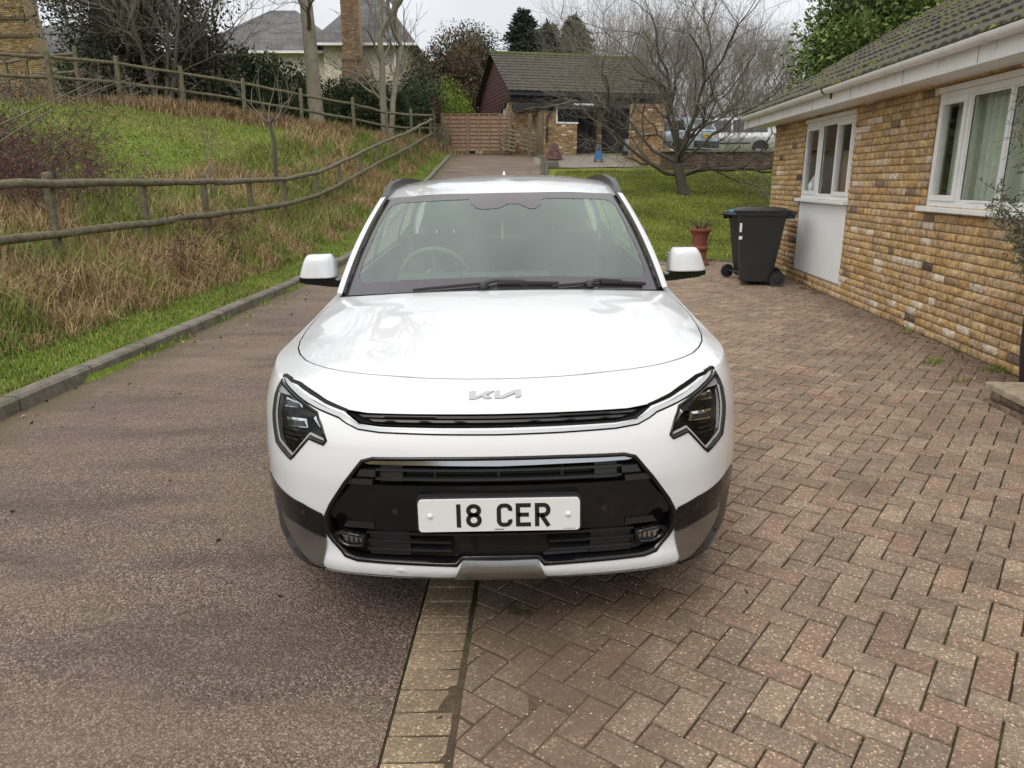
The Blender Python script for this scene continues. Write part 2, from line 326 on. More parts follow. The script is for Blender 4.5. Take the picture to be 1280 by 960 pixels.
# ---- car body shape
# ---- car body shape functions (car frame: x to the picture's right, y back from the nose, z up)
PLAN=[(0,0),(.2,.006),(.4,.028),(.55,.065),(.66,.125),(.75,.225),(.81,.34),(.858,.48),(.892,.63),(.910,.80),(.914,1.1),(.912,1.6),(.912,2.6),(.905,3.4),(.88,3.9),(.82,4.22),(.70,4.36),(.4,4.415),(0,4.425)]
def _cr(P,n=40):
    P=np.array(P,float); Q=np.vstack([P[1]*[-1,1],P,P[-2]*[-1,1]]); out=[]
    for i in range(1,len(Q)-2):
        p0,p1,p2,p3=Q[i-1],Q[i],Q[i+1],Q[i+2]
        t0=0; t1=t0+np.linalg.norm(p1-p0)**.5; t2=t1+np.linalg.norm(p2-p1)**.5; t3=t2+np.linalg.norm(p3-p2)**.5
        for t in np.linspace(t1,t2,n,endpoint=False):
            A1=(t1-t)/(t1-t0)*p0+(t-t0)/(t1-t0)*p1; A2=(t2-t)/(t2-t1)*p1+(t-t1)/(t2-t1)*p2; A3=(t3-t)/(t3-t2)*p2+(t-t2)/(t3-t2)*p3
            B1=(t2-t)/(t2-t0)*A1+(t-t0)/(t2-t0)*A2; B2=(t3-t)/(t3-t1)*A2+(t-t1)/(t3-t1)*A3
            out.append((t2-t)/(t2-t1)*B1+(t-t1)/(t2-t1)*B2)
    out.append(P[-1]); return np.array(out)
_C=_cr(PLAN); _S=np.concatenate([[0],np.cumsum(np.linalg.norm(np.diff(_C,axis=0),axis=1))]); SMAX=_S[-1]
_T=np.gradient(_C,_S,axis=0); _k=np.ones(25)/25
_TP=np.vstack([np.repeat(_T[:1],12,0),_T,np.repeat(_T[-1:],12,0)])
_T=np.stack([np.convolve(_TP[:,i],_k,'valid') for i in (0,1)],1); _T/=np.linalg.norm(_T,axis=1)[:,None]
def tab(t):
    t=np.array(t,float)
    # monotone-ish smooth interpolation: resample then blur
    xs=np.linspace(t[0,0],t[-1,0],400); ys=np.interp(xs,t[:,0],t[:,1]); k=np.hanning(15); k/=k.sum()
    yp=np.concatenate([2*ys[0]-ys[7:0:-1],ys,2*ys[-1]-ys[-2:-9:-1]]); ys=np.convolve(yp,k,'valid'); return xs,ys
LF=tab([(.14,.22),(.22,.12),(.255,.055),(.275,.012),(.295,-.004),(.315,-.002),(.345,.012),(.38,.014),(.43,.006),(.5,0),(.60,0),(.66,.012),(.72,.03),(.78,.062),(.82,.10),(.85,.15),(.875,.235),(.9,.33)])
LS=tab([(.14,.10),(.20,.05),(.30,.016),(.36,.010),(.45,0),(.62,0),(.75,.008),(.82,.025),(.87,.045),(.92,.062),(1.0,.09),(1.06,.11)])
LR=tab([(.14,.20),(.25,.08),(.4,.0),(.6,.0),(.8,.05),(.95,.08),(1.06,.14)])
ET=tab([(-.2,.873),(.2,.873),(.45,.868),(.7,.868),(.9,.873),(1.3,.912),(1.7,.968),(2.5,1.0),(3.4,1.04),(4.1,1.06),(4.5,1.06)])
def plan(s):
    a=np.abs(s); sg=np.where(np.asarray(s)<0,-1,1)
    x=np.interp(a,_S,_C[:,0]); y=np.interp(a,_S,_C[:,1]); tx=np.interp(a,_S,_T[:,0]); ty=np.interp(a,_S,_T[:,1])
    return x,y,tx,ty,sg
def shell(s,z,off=0.):
    x,y,tx,ty,sg=plan(s); nx,ny=ty,-tx   # outward
    L=np.where(ny<0, ny**2*np.interp(z,*LF), ny**2*np.interp(z,*LR))+(1-ny**2)*np.interp(z,*LS)
    L=L-off
    X=np.maximum(x-nx*L,0) if off==0 else x-nx*L
    return np.stack([sg*X,y-ny*L,np.asarray(z,float)+0*x],-1)
def ztop(s):
    # height of the shoulder; depends on the y of the point
    x,y,tx,ty,sg=plan(s); return np.interp(y+.235*tx**2*(y<2),*ET)
_es=np.linspace(0,SMAX*.5,1500); _ep=shell(_es,ztop(_es)); _ey=np.maximum.accumulate(_ep[:,1]); _i0=int(np.argmin(_ep[:,0]*0+np.abs(_ep[:,0]-.3)))
HC=tab([(-.1,.775),(.226,.873),(.29,.893),(.40,.918),(.60,.950),(.90,.992),(1.2,1.028),(1.45,1.045),(1.8,1.06)])
def hood(x,y):
    x=np.asarray(x,float); y=np.asarray(y,float)
    xe=np.interp(y,_ey,_ep[:,0]); ze=np.interp(y,_ey,_ep[:,2]); zc=np.interp(y,*HC)
    q=np.clip(np.abs(x)/np.maximum(xe,1e-3),0,1)
    z=ze+(zc-ze)*(1-q**2.3)
    # two soft creases running along the bonnet
    k=np.clip((y-.3)/.25,0,1)*np.clip((1.25-y)/.2,0,1)
    z=z+.007*k*(1/(1+np.exp((np.abs(x)-(.27+.12*y))/.012))-1)*np.clip((.75-np.abs(x))/.3,0,1)
    return z
def cowl_y(x): return 1.20+.33*(np.abs(x)/.765)**2.2
# ------------------------------------------------------------------ block paving
def chip_mat(name,dirt=True,bump=.5):
    m=bpy.data.materials.new(name); m.use_nodes=True; t=m.node_tree; n=t.nodes.new; l=t.links.new; p=t.nodes['Principled BSDF']
    tc=n('ShaderNodeTexCoord'); a=n('ShaderNodeAttribute'); a.attribute_name='Col'; src=a.outputs['Color']
    v=n('ShaderNodeTexVoronoi'); v.inputs['Scale'].default_value=170; l(tc.outputs['Object'],v.inputs['Vector'])
    sp=n('ShaderNodeSeparateColor'); l(v.outputs['Color'],sp.inputs[0])
    r=n('ShaderNodeValToRGB'); e=r.color_ramp.elements; e[0].color=(.70,.70,.70,1); e[1].position=1; e[1].color=(2.5,2.5,2.4,1)
    for q,c in ((.55,.95),(.84,1.12),(.94,1.6)): x=e.new(q); x.color=(c,c,c*.97,1)
    l(sp.outputs[0],r.inputs[0]); k=n('ShaderNodeVectorMath'); k.operation='MULTIPLY'; l(src,k.inputs[0]); l(r.outputs[0],k.inputs[1]); src=k.outputs[0]
    z=n('ShaderNodeTexNoise'); z.inputs['Scale'].default_value=2.4; z.inputs['Detail'].default_value=9; z.inputs['Roughness'].default_value=.68; l(tc.outputs['Object'],z.inputs['Vector'])
    q=n('ShaderNodeMapRange'); q.inputs[1].default_value=.3; q.inputs[2].default_value=.7; q.inputs[3].default_value=.72; q.inputs[4].default_value=1.25; l(z.outputs[0],q.inputs[0])
    k=n('ShaderNodeVectorMath'); k.operation='SCALE'; l(src,k.inputs[0]); l(q.outputs[0],k.inputs['Scale']); src=k.outputs[0]
    z=n('ShaderNodeTexNoise'); z.inputs['Scale'].default_value=5; z.inputs['Detail'].default_value=9; z.inputs['Roughness'].default_value=.75; l(tc.outputs['Object'],z.inputs['Vector'])
    q=n('ShaderNodeMapRange'); q.inputs[1].default_value=.56; q.inputs[2].default_value=.8; q.inputs[4].default_value=.8; l(z.outputs[0],q.inputs[0])
    x=n('ShaderNodeMix'); x.data_type='RGBA'; l(q.outputs[0],x.inputs[0]); l(src,x.inputs[6]); x.inputs[7].default_value=(.115,.092,.060,1); src=x.outputs[2]
    # silt film: an oval patch in front of the strip, a band at the wall foot and one at the lawn
    def M_(op,a,b=None,c=None):
        q=n('ShaderNodeMath'); q.operation=op
        for i_,x_ in enumerate((a,b,c)):
            if x_ is None: continue
            if isinstance(x_,(int,float)): q.inputs[i_].default_value=x_
            else: l(x_,q.inputs[i_])
        return q.outputs[0]
    sx=n('ShaderNodeSeparateXYZ'); l(tc.outputs['Object'],sx.inputs[0]); X_,Y_=sx.outputs[0],sx.outputs[1]
    dx=M_('DIVIDE',M_('SUBTRACT',X_,.17),.42); dy=M_('DIVIDE',M_('SUBTRACT',Y_,2.1),.80)
    dd=M_('SUBTRACT',1.15,M_('SQRT',M_('ADD',M_('MULTIPLY',dx,dx),M_('MULTIPLY',dy,dy))))
    wl_=M_('SUBTRACT',1.0,M_('DIVIDE',M_('SUBTRACT',M_('MULTIPLY_ADD',Y_,.062,3.47),X_),.45))
    lw_=M_('DIVIDE',M_('SUBTRACT',Y_,12.9),1.2)
    mk=M_('MAXIMUM',M_('MAXIMUM',M_('MULTIPLY',dd,1.3),wl_),lw_)
    z=n('ShaderNodeTexNoise'); z.inputs['Scale'].default_value=7; z.inputs['Detail'].default_value=10; z.inputs['Roughness'].default_value=.72; l(tc.outputs['Object'],z.inputs['Vector'])
    mk=M_('ADD',mk,M_('MULTIPLY',M_('SUBTRACT',z.outputs[0],.5),3.2)); q=n('ShaderNodeMapRange'); q.inputs[1].default_value=-.1; q.inputs[2].default_value=1.2; q.inputs[4].default_value=.66; l(mk,q.inputs[0])
    x=n('ShaderNodeMix'); x.data_type='RGBA'; l(q.outputs[0],x.inputs[0]); l(src,x.inputs[6]); x.inputs[7].default_value=(.115,.080,.054,1); src=x.outputs[2]
    l(src,p.inputs['Base Color']); p.inputs['Roughness'].default_value=.82; p.inputs['Specular IOR Level'].default_value=.3
    b=n('ShaderNodeBump'); b.inputs['Strength'].default_value=bump; b.inputs['Distance'].default_value=.004; l(v.outputs['Distance'],b.inputs['Height']); l(b.outputs[0],p.inputs['Normal'])
    return m
M['chip']=chip_mat('paver_concrete')
def clip(poly,a,b,c):   # keep a*x+b*y>=c
    o=[]; n=len(poly)
    for i in range(n):
        p,q=poly[i],poly[(i+1)%n]; dp=a*p[0]+b*p[1]-c; dq=a*q[0]+b*q[1]-c
        if dp>=0: o.append(p)
        if dp*dq<0: t=dp/(dp-dq); o.append((p[0]+t*(q[0]-p[0]),p[1]+t*(q[1]-p[1])))
    return o
WX=lambda Y:3.83+.062*(Y-5.8)        # face of the bungalow wall
PHI=math.atan(.033)
dirt_at=lambda x,y: np.clip(1.3-np.hypot((x-.16-.12*np.sin(y*3))/.40,(y-2.15)/.85),0,1)
def block(mb,poly,z,col,tilt,gap=.0046,h=.04):
    area=abs(sum(poly[i][0]*poly[(i+1)%len(poly)][1]-poly[(i+1)%len(poly)][0]*poly[i][1] for i in range(len(poly))))/2
    if area<.0006: return
    c=np.mean(poly,0); P=np.array(poly); n=len(P); d=P-c; L=np.linalg.norm(d,axis=1)[:,None]
    o=c+d*(1-gap/L); i1=c+d*(1-(gap+.0065)/L); i0=c+d*(1-(gap+.002)/L)
    zz=lambda q,dz:[(a,b,z+dz+tilt[0]*(a-c[0])+tilt[1]*(b-c[1])) for a,b in q]
    V=zz(o,-h)+zz(o,-.006)+zz(i0,-.0018)+zz(i1,0); F=[]
    for r in range(3):
        for i in range(n): F.append((r*n+i,r*n+(i+1)%n,(r+1)*n+(i+1)%n,(r+1)*n+i))
    F.append(tuple(3*n+i for i in range(n))); mb.add(V,F,col)
mb=MB(); u=.1; rr=random.Random(3); ca,sa=math.cos(R(-37.3)),math.sin(R(-37.3))
PAL=[(.245,.180,.132),(.25,.180,.130),(.235,.180,.134),(.262,.198,.146),(.25,.172,.128),(.225,.172,.128),(.268,.204,.150)]
for i in range(-110,190):
    for j in range(-60,230):
        k=(i-j)%4
        if k==0: w_,h_=2,1
        elif k==3: w_,h_=1,2
        else: continue
        x,y=i*u,j*u; cx,cy=x+w_*u/2,y+h_*u/2; X=ca*cx-sa*cy; Y=sa*cx+ca*cy
        if Y<-2.5 or Y>14.1 or X>WX(Y)+.1 or X<SX(Y)+.05: continue
        q=[(x,y),(x+w_*u,y),(x+w_*u,y+h_*u),(x,y+h_*u)]; q=[(ca*a-sa*b,sa*a+ca*b) for a,b in q]
        q=clip(q,1,-.033,-.415+.195+.004); q=clip(q,-1,.062,-(3.83-.062*5.8)+.006); q=clip(q,0,-1,-14.05)
        if len(q)<3: continue
        c=rr.choice(PAL); v=rr.uniform(.88,1.13); sink=.0
        block(mb,q,float(base(X,Y))+.004+rr.gauss(0,.0013)+.004*(float(vnoise(X,Y,1.3,4))-.5),tuple(a*v for a in c),(rr.gauss(0,.006),rr.gauss(0,.006)))
tag(mb.build('block_paving',M['chip'],fixn=False),kind='structure')
mb=MB(); Y=-3.0
while Y<30:
    L=.1; X0=float(SX(Y)); q=[(X0+.002,Y),(X0+.19,Y-.0),(X0+.19+.003,Y+L),(X0+.005,Y+L)]; v=rr.uniform(.85,1.2); c=rr.choice([(.27,.205,.135),(.25,.195,.13),(.285,.22,.15),(.235,.18,.118)])
    block(mb,q,float(base(X0,Y))+.005+rr.gauss(0,.001),tuple(a*v for a in c),(rr.gauss(0,.005),rr.gauss(0,.006)),gap=.007); Y+=L
tag(mb.build('edging_strip',M['chip'],fixn=False),kind='structure')
# jointing sand and silt: a real layer that rises over the blocks where silt has collected
def sandmesh(x0,x1,y0,y1,st,name):
    xs=np.arange(x0,x1,st); ys=np.arange(y0,y1,st); A,B=np.meshgrid(xs,ys)
    Z=base(A,B)-.006+.0015*(fbm(A,B,.25,8)-.5)
    d=dirt_at(A,B); n=fbm(A,B,.22,15); n5=fbm(A,B,.07,17); Z=Z+np.where(d>0,np.clip(d*2,0,1)*.0075,0)
    wd=np.clip(1-(WX(B)-A)/.42,0,1); Z=Z+np.clip((wd*1.1+(n-.55)*1.2),0,1)*.0095     # silt along the house wall
    md=np.clip((B-12.6)/1.3,0,1); Z=Z+np.clip(md*1.1+(n-.62)*1.2,0,1)*.0105
    Z=Z+0
    nx,ny=len(xs),len(ys); I=np.arange(nx*ny).reshape(ny,nx); F=np.stack([I[:-1,:-1],I[:-1,1:],I[1:,1:],I[1:,:-1]],-1).reshape(-1,4)
    g=fbm(A,B,.6,12)[...,None]; g2=fbm(A,B,.08,19)[...,None]
    moss=np.array([.052,.056,.022]); sand=np.array([.045,.035,.024]); c=sand*(1-smooth01((g-.5)*6))+moss*smooth01((g-.5)*6)
    dd=np.clip(d+wd,0,1)[...,None]; c=c*(1-dd)+np.array([.115,.082,.056])*dd; m2=md[...,None]*.8; c=c*(1-m2)+np.array([.07,.07,.035])*m2; c=c*(.7+.6*g2)
    return np.stack([A,B,Z],-1).reshape(-1,3),F,c.reshape(-1,3)
V1,Fa,C1=sandmesh(-.44,4.6,1.0,4.6,.014,''); V2,Fb,C2=sandmesh(-.44,4.6,4.6,14.2,.04,''); V3,Fc,C3=sandmesh(-.5,4.6,-2.5,1.0,.08,'')
x_ok=lambda V:(V[:,0]<WX(V[:,1])+.03)&(V[:,0]>SX(V[:,1])-.02)
V=np.concatenate([V1,V2,V3]); F=np.concatenate([Fa,Fb+len(V1),Fc+len(V1)+len(V2)]); ok=x_ok(V); F=F[ok[F].all(1)]
sand_mat=mat('joint_silt',col_attr=True,rough=.95,var=.35,scale=60,bump=1,bscale=220,bdist=.004,spec=.15)
tag(fast('joint_sand',V,F,sand_mat,smooth=True,col=np.concatenate([C1,C2,C3])),kind='structure')
# loose grit and bits on the silt
mb=MB(); rg=random.Random(5)
for i in range(700):
    if i<500: x=rg.gauss(.3,.3); y=rg.gauss(2.25,.5)
    else: y=rg.uniform(1.6,13); x=rg.uniform(float(SX(y))+.2,float(WX(y)))
    if x<SX(y)+.02 or y<1.2: continue
    r=rg.uniform(.0012,.0032)*(1+ (y>5)); z=float(base(x,y))+.009; c=rg.choice([(.5,.46,.38),(.35,.30,.22),(.30,.16,.10),(.62,.6,.55),(.15,.12,.09)])
    a=rg.uniform(0,3); V=[(x+r*1.3*math.cos(a+k*1.57),y+r*math.sin(a+k*1.57),z) for k in range(4)]+[(x,y,z+r),(x,y,z-r)]
    mb.add(V,[(0,1,4),(1,2,4),(2,3,4),(3,0,4)],c)
tag(mb.build('grit',mat('grit_stone',col_attr=True,rough=.8)),kind='stuff',label='pale grit scattered over the block paving',cat='grit')
# ------------------------------------------------------------------ brickwork helper
def brick_mat(name):
    m=mat(name,col_attr=True,rough=.9,var=.5,scale=20,bump=1.0,bscale=55,bdist=.010,spec=.15,dirt=((.20,.145,.085),9,.56,.8)); return m
M['brick']=brick_mat('stock_brick'); M['mortar']=mat('mortar',(.30,.23,.145),.95,var=.25,scale=12,bump=.6,bscale=90)
STOCK0=[(.45,.285,.125)]*3+[(.49,.335,.165)]*4+[(.40,.24,.10)]*2+[(.45,.31,.19),(.49,.36,.22),(.38,.25,.16),(.42,.29,.20),(.32,.21,.15),(.53,.40,.25),(.44,.32,.22)]
STOCK=[tuple(a*.62+b*.38 for a,b in zip(c,(.46,.325,.165))) for c in STOCK0]
def brickwork(name,parent,U,V0,holes,mats='brick',pal=STOCK,bl=.215,bh=.065,g=.010,seed=1,white=.07,black=.03,T=None,depth=.014,endcaps=True,round_=True):
    """bricks proud of a mortar bed. U=(u0,u1) run, V0=(v0,v1) height; T maps (u,n,v)->xyz (n outwards)"""
    r=random.Random(seed); V=[];F=[];C=[]; v=V0[0]; row=0
    pv=[]; 
    while v<V0[1]-.01:
        h=min(bh,V0[1]-v); u=U[0]-(bl+g)*(.5 if row%2 else 0)-r.uniform(0,.01)
        while u<U[1]:
            L=bl if r.random()>.1 else bl*.48; a,b=max(u,U[0]),min(u+L,U[1]); u+=L+g
            segs=[(a,b)]
            for (h0,h1,k0,k1) in holes:
                if v+h*.6>k0 and v+h*.4<k1:
                    o=[]
                    for (a,b) in segs:
                        if b<=h0 or a>=h1: o.append((a,b))
                        else:
                            if a<h0: o.append((a,h0))
                            if b>h1: o.append((h1,b))
                    segs=o
            for (a,b) in segs:
                if b-a<.03: continue
                q=r.random()
                if q<white: kv=r.uniform(.9,1.1); c=tuple(x*kv for x in (.64,.54,.42))
                elif q<white+black: kv=r.uniform(1.,2.4); c=tuple(x*kv for x in (.10,.075,.055))
                else: kv=r.uniform(.90,1.24); c=tuple(x*kv for x in r.choice(pal))
                j=lambda s=.004: r.uniform(-s,s); e=.0048 if round_ else .003; d=depth+r.uniform(-.003,.003)
                P=[(a+j(),-.01,v+j(.003)),(b+j(),-.01,v+j(.003)),(b+j(),-.01,v+h+j(.003)),(a+j(),-.01,v+h+j(.003))]
                k=len(V); ctr=((a+b)/2,v+h/2)
                V+=P
                V+=[(p[0],d-e,p[2]) for p in P]
                V+=[(p[0]+(e if p[0]<ctr[0] else -e),d+j(.0015),p[2]+(e if p[2]<ctr[1] else -e)) for p in P]
                for s_ in (0,4):
                    for i in range(4): F.append((k+s_+i,k+s_+(i+1)%4,k+s_+4+(i+1)%4,k+s_+4+i))
                F.append((k+8,k+9,k+10,k+11)); C+=[c]*12
        v+=bh+g; row+=1
    V=np.array([T(*p) for p in V]); return fast(name,V,np.array(F),M[mats],parent,col=np.array(C))
def bedding(mb,U,V0,holes,T,th=.2):
    us=sorted({U[0],U[1]}|{a for h in holes for a in h[:2]}); vs=sorted({V0[0],V0[1]}|{a for h in holes for a in h[2:]})
    for a,b in zip(us[:-1],us[1:]):
        for c,d in zip(vs[:-1],vs[1:]):
            m_=((a+b)/2,(c+d)/2)
            if any(h[0]<m_[0]<h[1] and h[2]<m_[1]<h[3] for h in holes): continue
            P=[T(x,n,z) for n in (-th,0) for z in (c,d) for x in (a,b)]; mb.add(P,[(0,1,3,2),(4,6,7,5),(0,4,5,1),(2,3,7,6),(0,2,6,4),(1,5,7,3)])
def tiled_roof(name,parent,P0,U,Sv,nu,nv,mats,pitch=.30,wave=.15,amp=.018,step=.022,seed=0,wstep=8,Nn=None,holes=None):
    "P0 lower-left eave corner, U unit along eave * length, Sv unit up the slope * length"
    U=np.array(U,float); Sv=np.array(Sv,float); LU=np.linalg.norm(U); LS_=np.linalg.norm(Sv); uu,ss=U/LU,Sv/LS_; n=np.cross(uu,ss); n=n/np.linalg.norm(n); n=n if n[2]>0 else -n
    xs=np.linspace(0,LU,int(LU/wave*wstep)+1); ncr=int(round(LS_/pitch)); V=[];F=[]; nx=len(xs); r=np.random.default_rng(seed)
    prof=amp*(np.abs(np.sin(np.pi*xs/wave))**.7)
    k=0
    for c in range(ncr):
        s0,s1=c*LS_/ncr,(c+1)*LS_/ncr+.02; jit=np.repeat(r.normal(0,.0025,nx//16+2),16)[:nx]
        for s,dz in ((s0,-.004),(s0,step),(s0+.012,step+.002),(s1,.004)):
            V.append(np.array(P0)+xs[:,None]*uu+(s+jit[:,None]*1.2)*ss+(prof+dz+jit)[:,None]*n)
        I=k+np.arange(4*nx).reshape(4,nx); F.append(np.stack([I[:-1,:-1],I[:-1,1:],I[1:,1:],I[1:,:-1]],-1).reshape(-1,4)); k+=4*nx
    return fast(name,np.concatenate(V),np.concatenate(F),M[mats],parent,smooth=True)
M['tile']=mat('concrete_tile',(.066,.058,.044),.9,var=.35,scale=7,bump=.6,bscale=60,dirt=((.075,.085,.022),3.2,.52,.72))
M['tile_red']=mat('old_clay_tile',(.068,.055,.045),.9,var=.4,scale=4,bump=.6,bscale=40,dirt=((.055,.062,.022),2,.5,.72))
# ------------------------------------------------------------------ bungalow
BW=empty('bungalow','single-storey yellow stock brick bungalow with white gutter beside the block paving','house',(float(WX(12.9)),12.9,0))
bo=np.array([float(WX(12.9)),12.9,0.]); bd=np.array([-.062,-1,0.]); bd/=np.linalg.norm(bd); bn=np.array([-bd[1]*-1,0,0]); bn=np.array([-1,.062,0.]); bn/=np.linalg.norm(bn)
TB=lambda u,n,v: bd*u+bn*n+np.array([0,0,v+.05])      # local to the house Empty: u runs towards the camera, n out of the wall
def wall_uv(px,py):   # where the sight line of a photo pixel meets the wall plane
    a=W(px,py,1.)-np.array([0,0,CAMZ]); o=np.array([0,0,CAMZ]); t=np.dot(bo-o,bn)/np.dot(a,bn); p=o+a*t-bo; return np.dot(p,bd),p[2]-.05
SW=(wall_uv(1005,200)[0],wall_uv(1066,200)[0]); 
s_top=wall_uv(1038,146)[1]; s_sill=wall_uv(1025,249)[1]
bw0=wall_uv(1166,190)[0]; bw1=bw0+2.35
b_sill=wall_uv(1165,258)[1]; b_top=wall_uv(1178,113)[1]
print('SW',SW,s_top,s_sill,'BW',bw0,b_sill,b_top)
EAVE=2.33; holes=[(SW[0],SW[1],0.20,s_top),(bw0,bw1,b_sill,b_top)]
wl=brickwork('wall',BW,(0,13),(-.12,EAVE),holes,T=TB,seed=11)
mb=MB(); bedding(mb,(0.0,13),(-.3,EAVE+.02),holes,TB,.12); mb.build('mortar_bed',M['mortar'],wl)
# end wall of the house facing the lawn
TE=lambda u,n,v: -bn*u-bd*n+np.array([0,0,v+.05])
we=brickwork('end_wall',BW,(0.0,9),(-.12,EAVE),[],T=TE,seed=12); mb=MB(); bedding(mb,(0.01,9),(-.3,EAVE+.02),[],TE,.12)
g0=[TE(.01,-.05,EAVE),TE(9,-.05,EAVE),TE(4.6,-.05,EAVE+2.55)]; mb.add(g0+[p+bd*.1 for p in g0],[(0,1,2),(5,4,3),(0,3,4,1),(1,4,5,2),(2,5,3,0)])
mb.build('mortar_bed',M['mortar'],we)
def obox(mb,T,u0,u1,n0,n1,v0,v1,bev=0,col=None):
    P=[T(x,n,z) for n in (n0,n1) for z in (v0,v1) for x in (u0,u1)]
    F=[(0,1,3,2),(4,6,7,5),(0,4,5,1),(2,3,7,6),(0,2,6,4),(1,5,7,3)]
    if bev:
        bm=bmesh.new(); vs=[bm.verts.new(p) for p in P]; [bm.faces.new([vs[i] for i in f]) for f in F]; bmesh.ops.recalc_face_normals(bm,faces=bm.faces[:])
        bmesh.ops.bevel(bm,geom=bm.edges[:],offset=bev,segments=2,affect='EDGES',profile=.6); bm.verts.index_update(); P=[tuple(v.co) for v in bm.verts]; F=[[v.index for v in f.verts] for f in bm.faces]; bm.free()
    mb.add(P,F,col)
def window(parent,u0,u1,v0,v1,lights,T,label,back):
    "lights: list of (width share, opening casement?)"
    fr=MB(); n0,n1=-.055,.0; fw=.055
    obox(fr,T,u0,u1,n0,n1,v1-fw,v1,.005); obox(fr,T,u0,u1,n0,n1,v0,v0+fw,.005); obox(fr,T,u0,u0+fw,n0,n1-.001,v0+fw,v1-fw,.005); obox(fr,T,u1-fw,u1,n0,n1-.001,v0+fw,v1-fw,.005)
    W_=u1-u0-2*fw; x=u0+fw; panes=[]
    for i,(sh,op) in enumerate(lights):
        a,b=x,x+W_*sh; x=b
        if i<len(lights)-1: obox(fr,T,b-.022,b+.022,n0,n1-.002,v0+fw,v1-fw,.004)
        aa=a+(.022 if i else 0); bb=b-(.022 if i<len(lights)-1 else 0)
        panes.append((aa,bb,op))
    f=fr.build('window',M['upvc'],parent,label=label)
    cs=MB()
    for (a,b,op) in panes:
        e=.05 if op else .018; n2=.014 if op else -.012
        for q in ((a,b,v0+fw,v0+fw+e),(a,b,v1-fw-e,v1-fw),(a,a+e,v0+fw+e,v1-fw-e),(b-e,b,v0+fw+e,v1-fw-e)): obox(cs,T,q[0],q[1],-.05,n2,q[2],q[3],.004)
    cs.build('casement',M['upvc'],f)
    for (a,b,op) in panes:
        e=.04 if op else .012; g=MB(); g.add([T(a+e,-.027,v0+fw+e),T(b-e,-.027,v0+fw+e),T(b-e,-.027,v1-fw-e),T(a+e,-.027,v1-fw-e)],[(0,1,2,3)]); g.build('pane',M['pane'],f,fixn=False)
        k=MB(); e2=e+.010
        for q in ((a+e,b-e,v0+fw+e,v0+fw+e2),(a+e,b-e,v1-fw-e2,v1-fw-e),(a+e,a+e2,v0+fw+e2,v1-fw-e2),(b-e2,b-e,v0+fw+e2,v1-fw-e2)): obox(k,T,q[0],q[1],-.024,-.018,q[2],q[3])
        k.build('gasket',M['ink'],f)
    s=MB(); obox(s,T,u0-.05,u1+.05,-.08,.075,v0-.045,v0-.003,.006); s.build('sill',M['upvc'],f)
    h=MB(); obox(h,T,u0-.01,u1+.01,-.03,.02,v1+.002,v1+.05,.004); h.build('head_trim',M['upvc'],f)
    # room behind
    k=MB(); obox(k,T,u0-.2,u1+.2,-1.6,-1.55,v0-.3,v1+.2); obox(k,T,u0-.2,u1+.2,-1.6,-.2,v0-.32,v0-.3)
    obox(k,T,u0-.22,u0-.2,-1.6,-.13,v0-.3,v1+.2); obox(k,T,u1+.2,u1+.22,-1.6,-.13,v0-.3,v1+.2); obox(k,T,u0-.2,u1+.2,-1.6,-.13,v1+.2,v1+.22); k.build('room',back,f)
    return f
rm1=mat('room_wall',(.25,.25,.24),.9)
win1=window(BW,SW[0]+.01,SW[1]-.01,s_sill,s_top-.03,[(.34,True),(.34,False),(.32,True)],TB,'small white three-light window above the white panel',rm1)
# things seen through the small window: blind slats, board, plastic bag, red box
a,b=SW; L=b-a
k=MB(); v=s_sill+.1
while v<s_top-.08: obox(k,TB,a+.68*L,b-.05,-.20,-.185,v,v+.045); v+=.06
k.build('slatted_blind',M['upvc'],win1)
k=MB(); obox(k,TB,a+.42*L,a+.62*L,-.30,-.27,s_sill-.1,s_sill+.62); k.build('board',mat('cardboard',(.30,.20,.10),.9),win1)
k=MB(); obox(k,TB,a+.74*L,b-.10,-.13,-.10,s_sill+.05,s_sill+.30,.01); k.build('red_box',mat('red_box',(.40,.05,.02),.5),win1)
k=MB(); r=random.Random(4); T0=TB(a+.16*L,-.12,s_sill+.2); k.lathe([(.02,-.14),(.10,-.12),(.12,-.02),(.07,.08),(.02,.15),(.04,.18)],tuple(T0),9); k.build('plastic_bag',M['plate'],win1,smooth=80)
pn=MB(); obox(pn,TB,SW[0]+.005,SW[1]-.005,-.05,.004,.20,s_sill-.05,.004); pn.build('infill_panel',M['render_white'],BW,label='white painted panel below the small window')
win2=window(BW,bw0+.01,bw1-.01,b_sill,b_top-.03,[(.22,True),(.28,False),(.28,False),(.22,True)],TB,'wide white window with pale curtains',rm1)
# curtains of the wide window: pleated sheets
def curtain(u0,u1,v0,v1,n,parent,amp=.03,per=.11):
    us=np.linspace(u0,u1,int((u1-u0)/.012)); V=[];F=[]
    for v in (v0,v1):
        for u_ in us: V.append(TB(u_,n+amp*math.sin(u_/per*6.28+math.sin(u_*9))+.3*amp*math.sin(u_*61),v))
    m_=len(us); fast('curtain',V,np.array([(i,i+1,m_+i+1,m_+i) for i in range(m_-1)]),M['curtain'],parent,smooth=True)
curtain(bw0+.06,bw1-.06,b_sill+.02,b_top-.08,-.16,win2); 
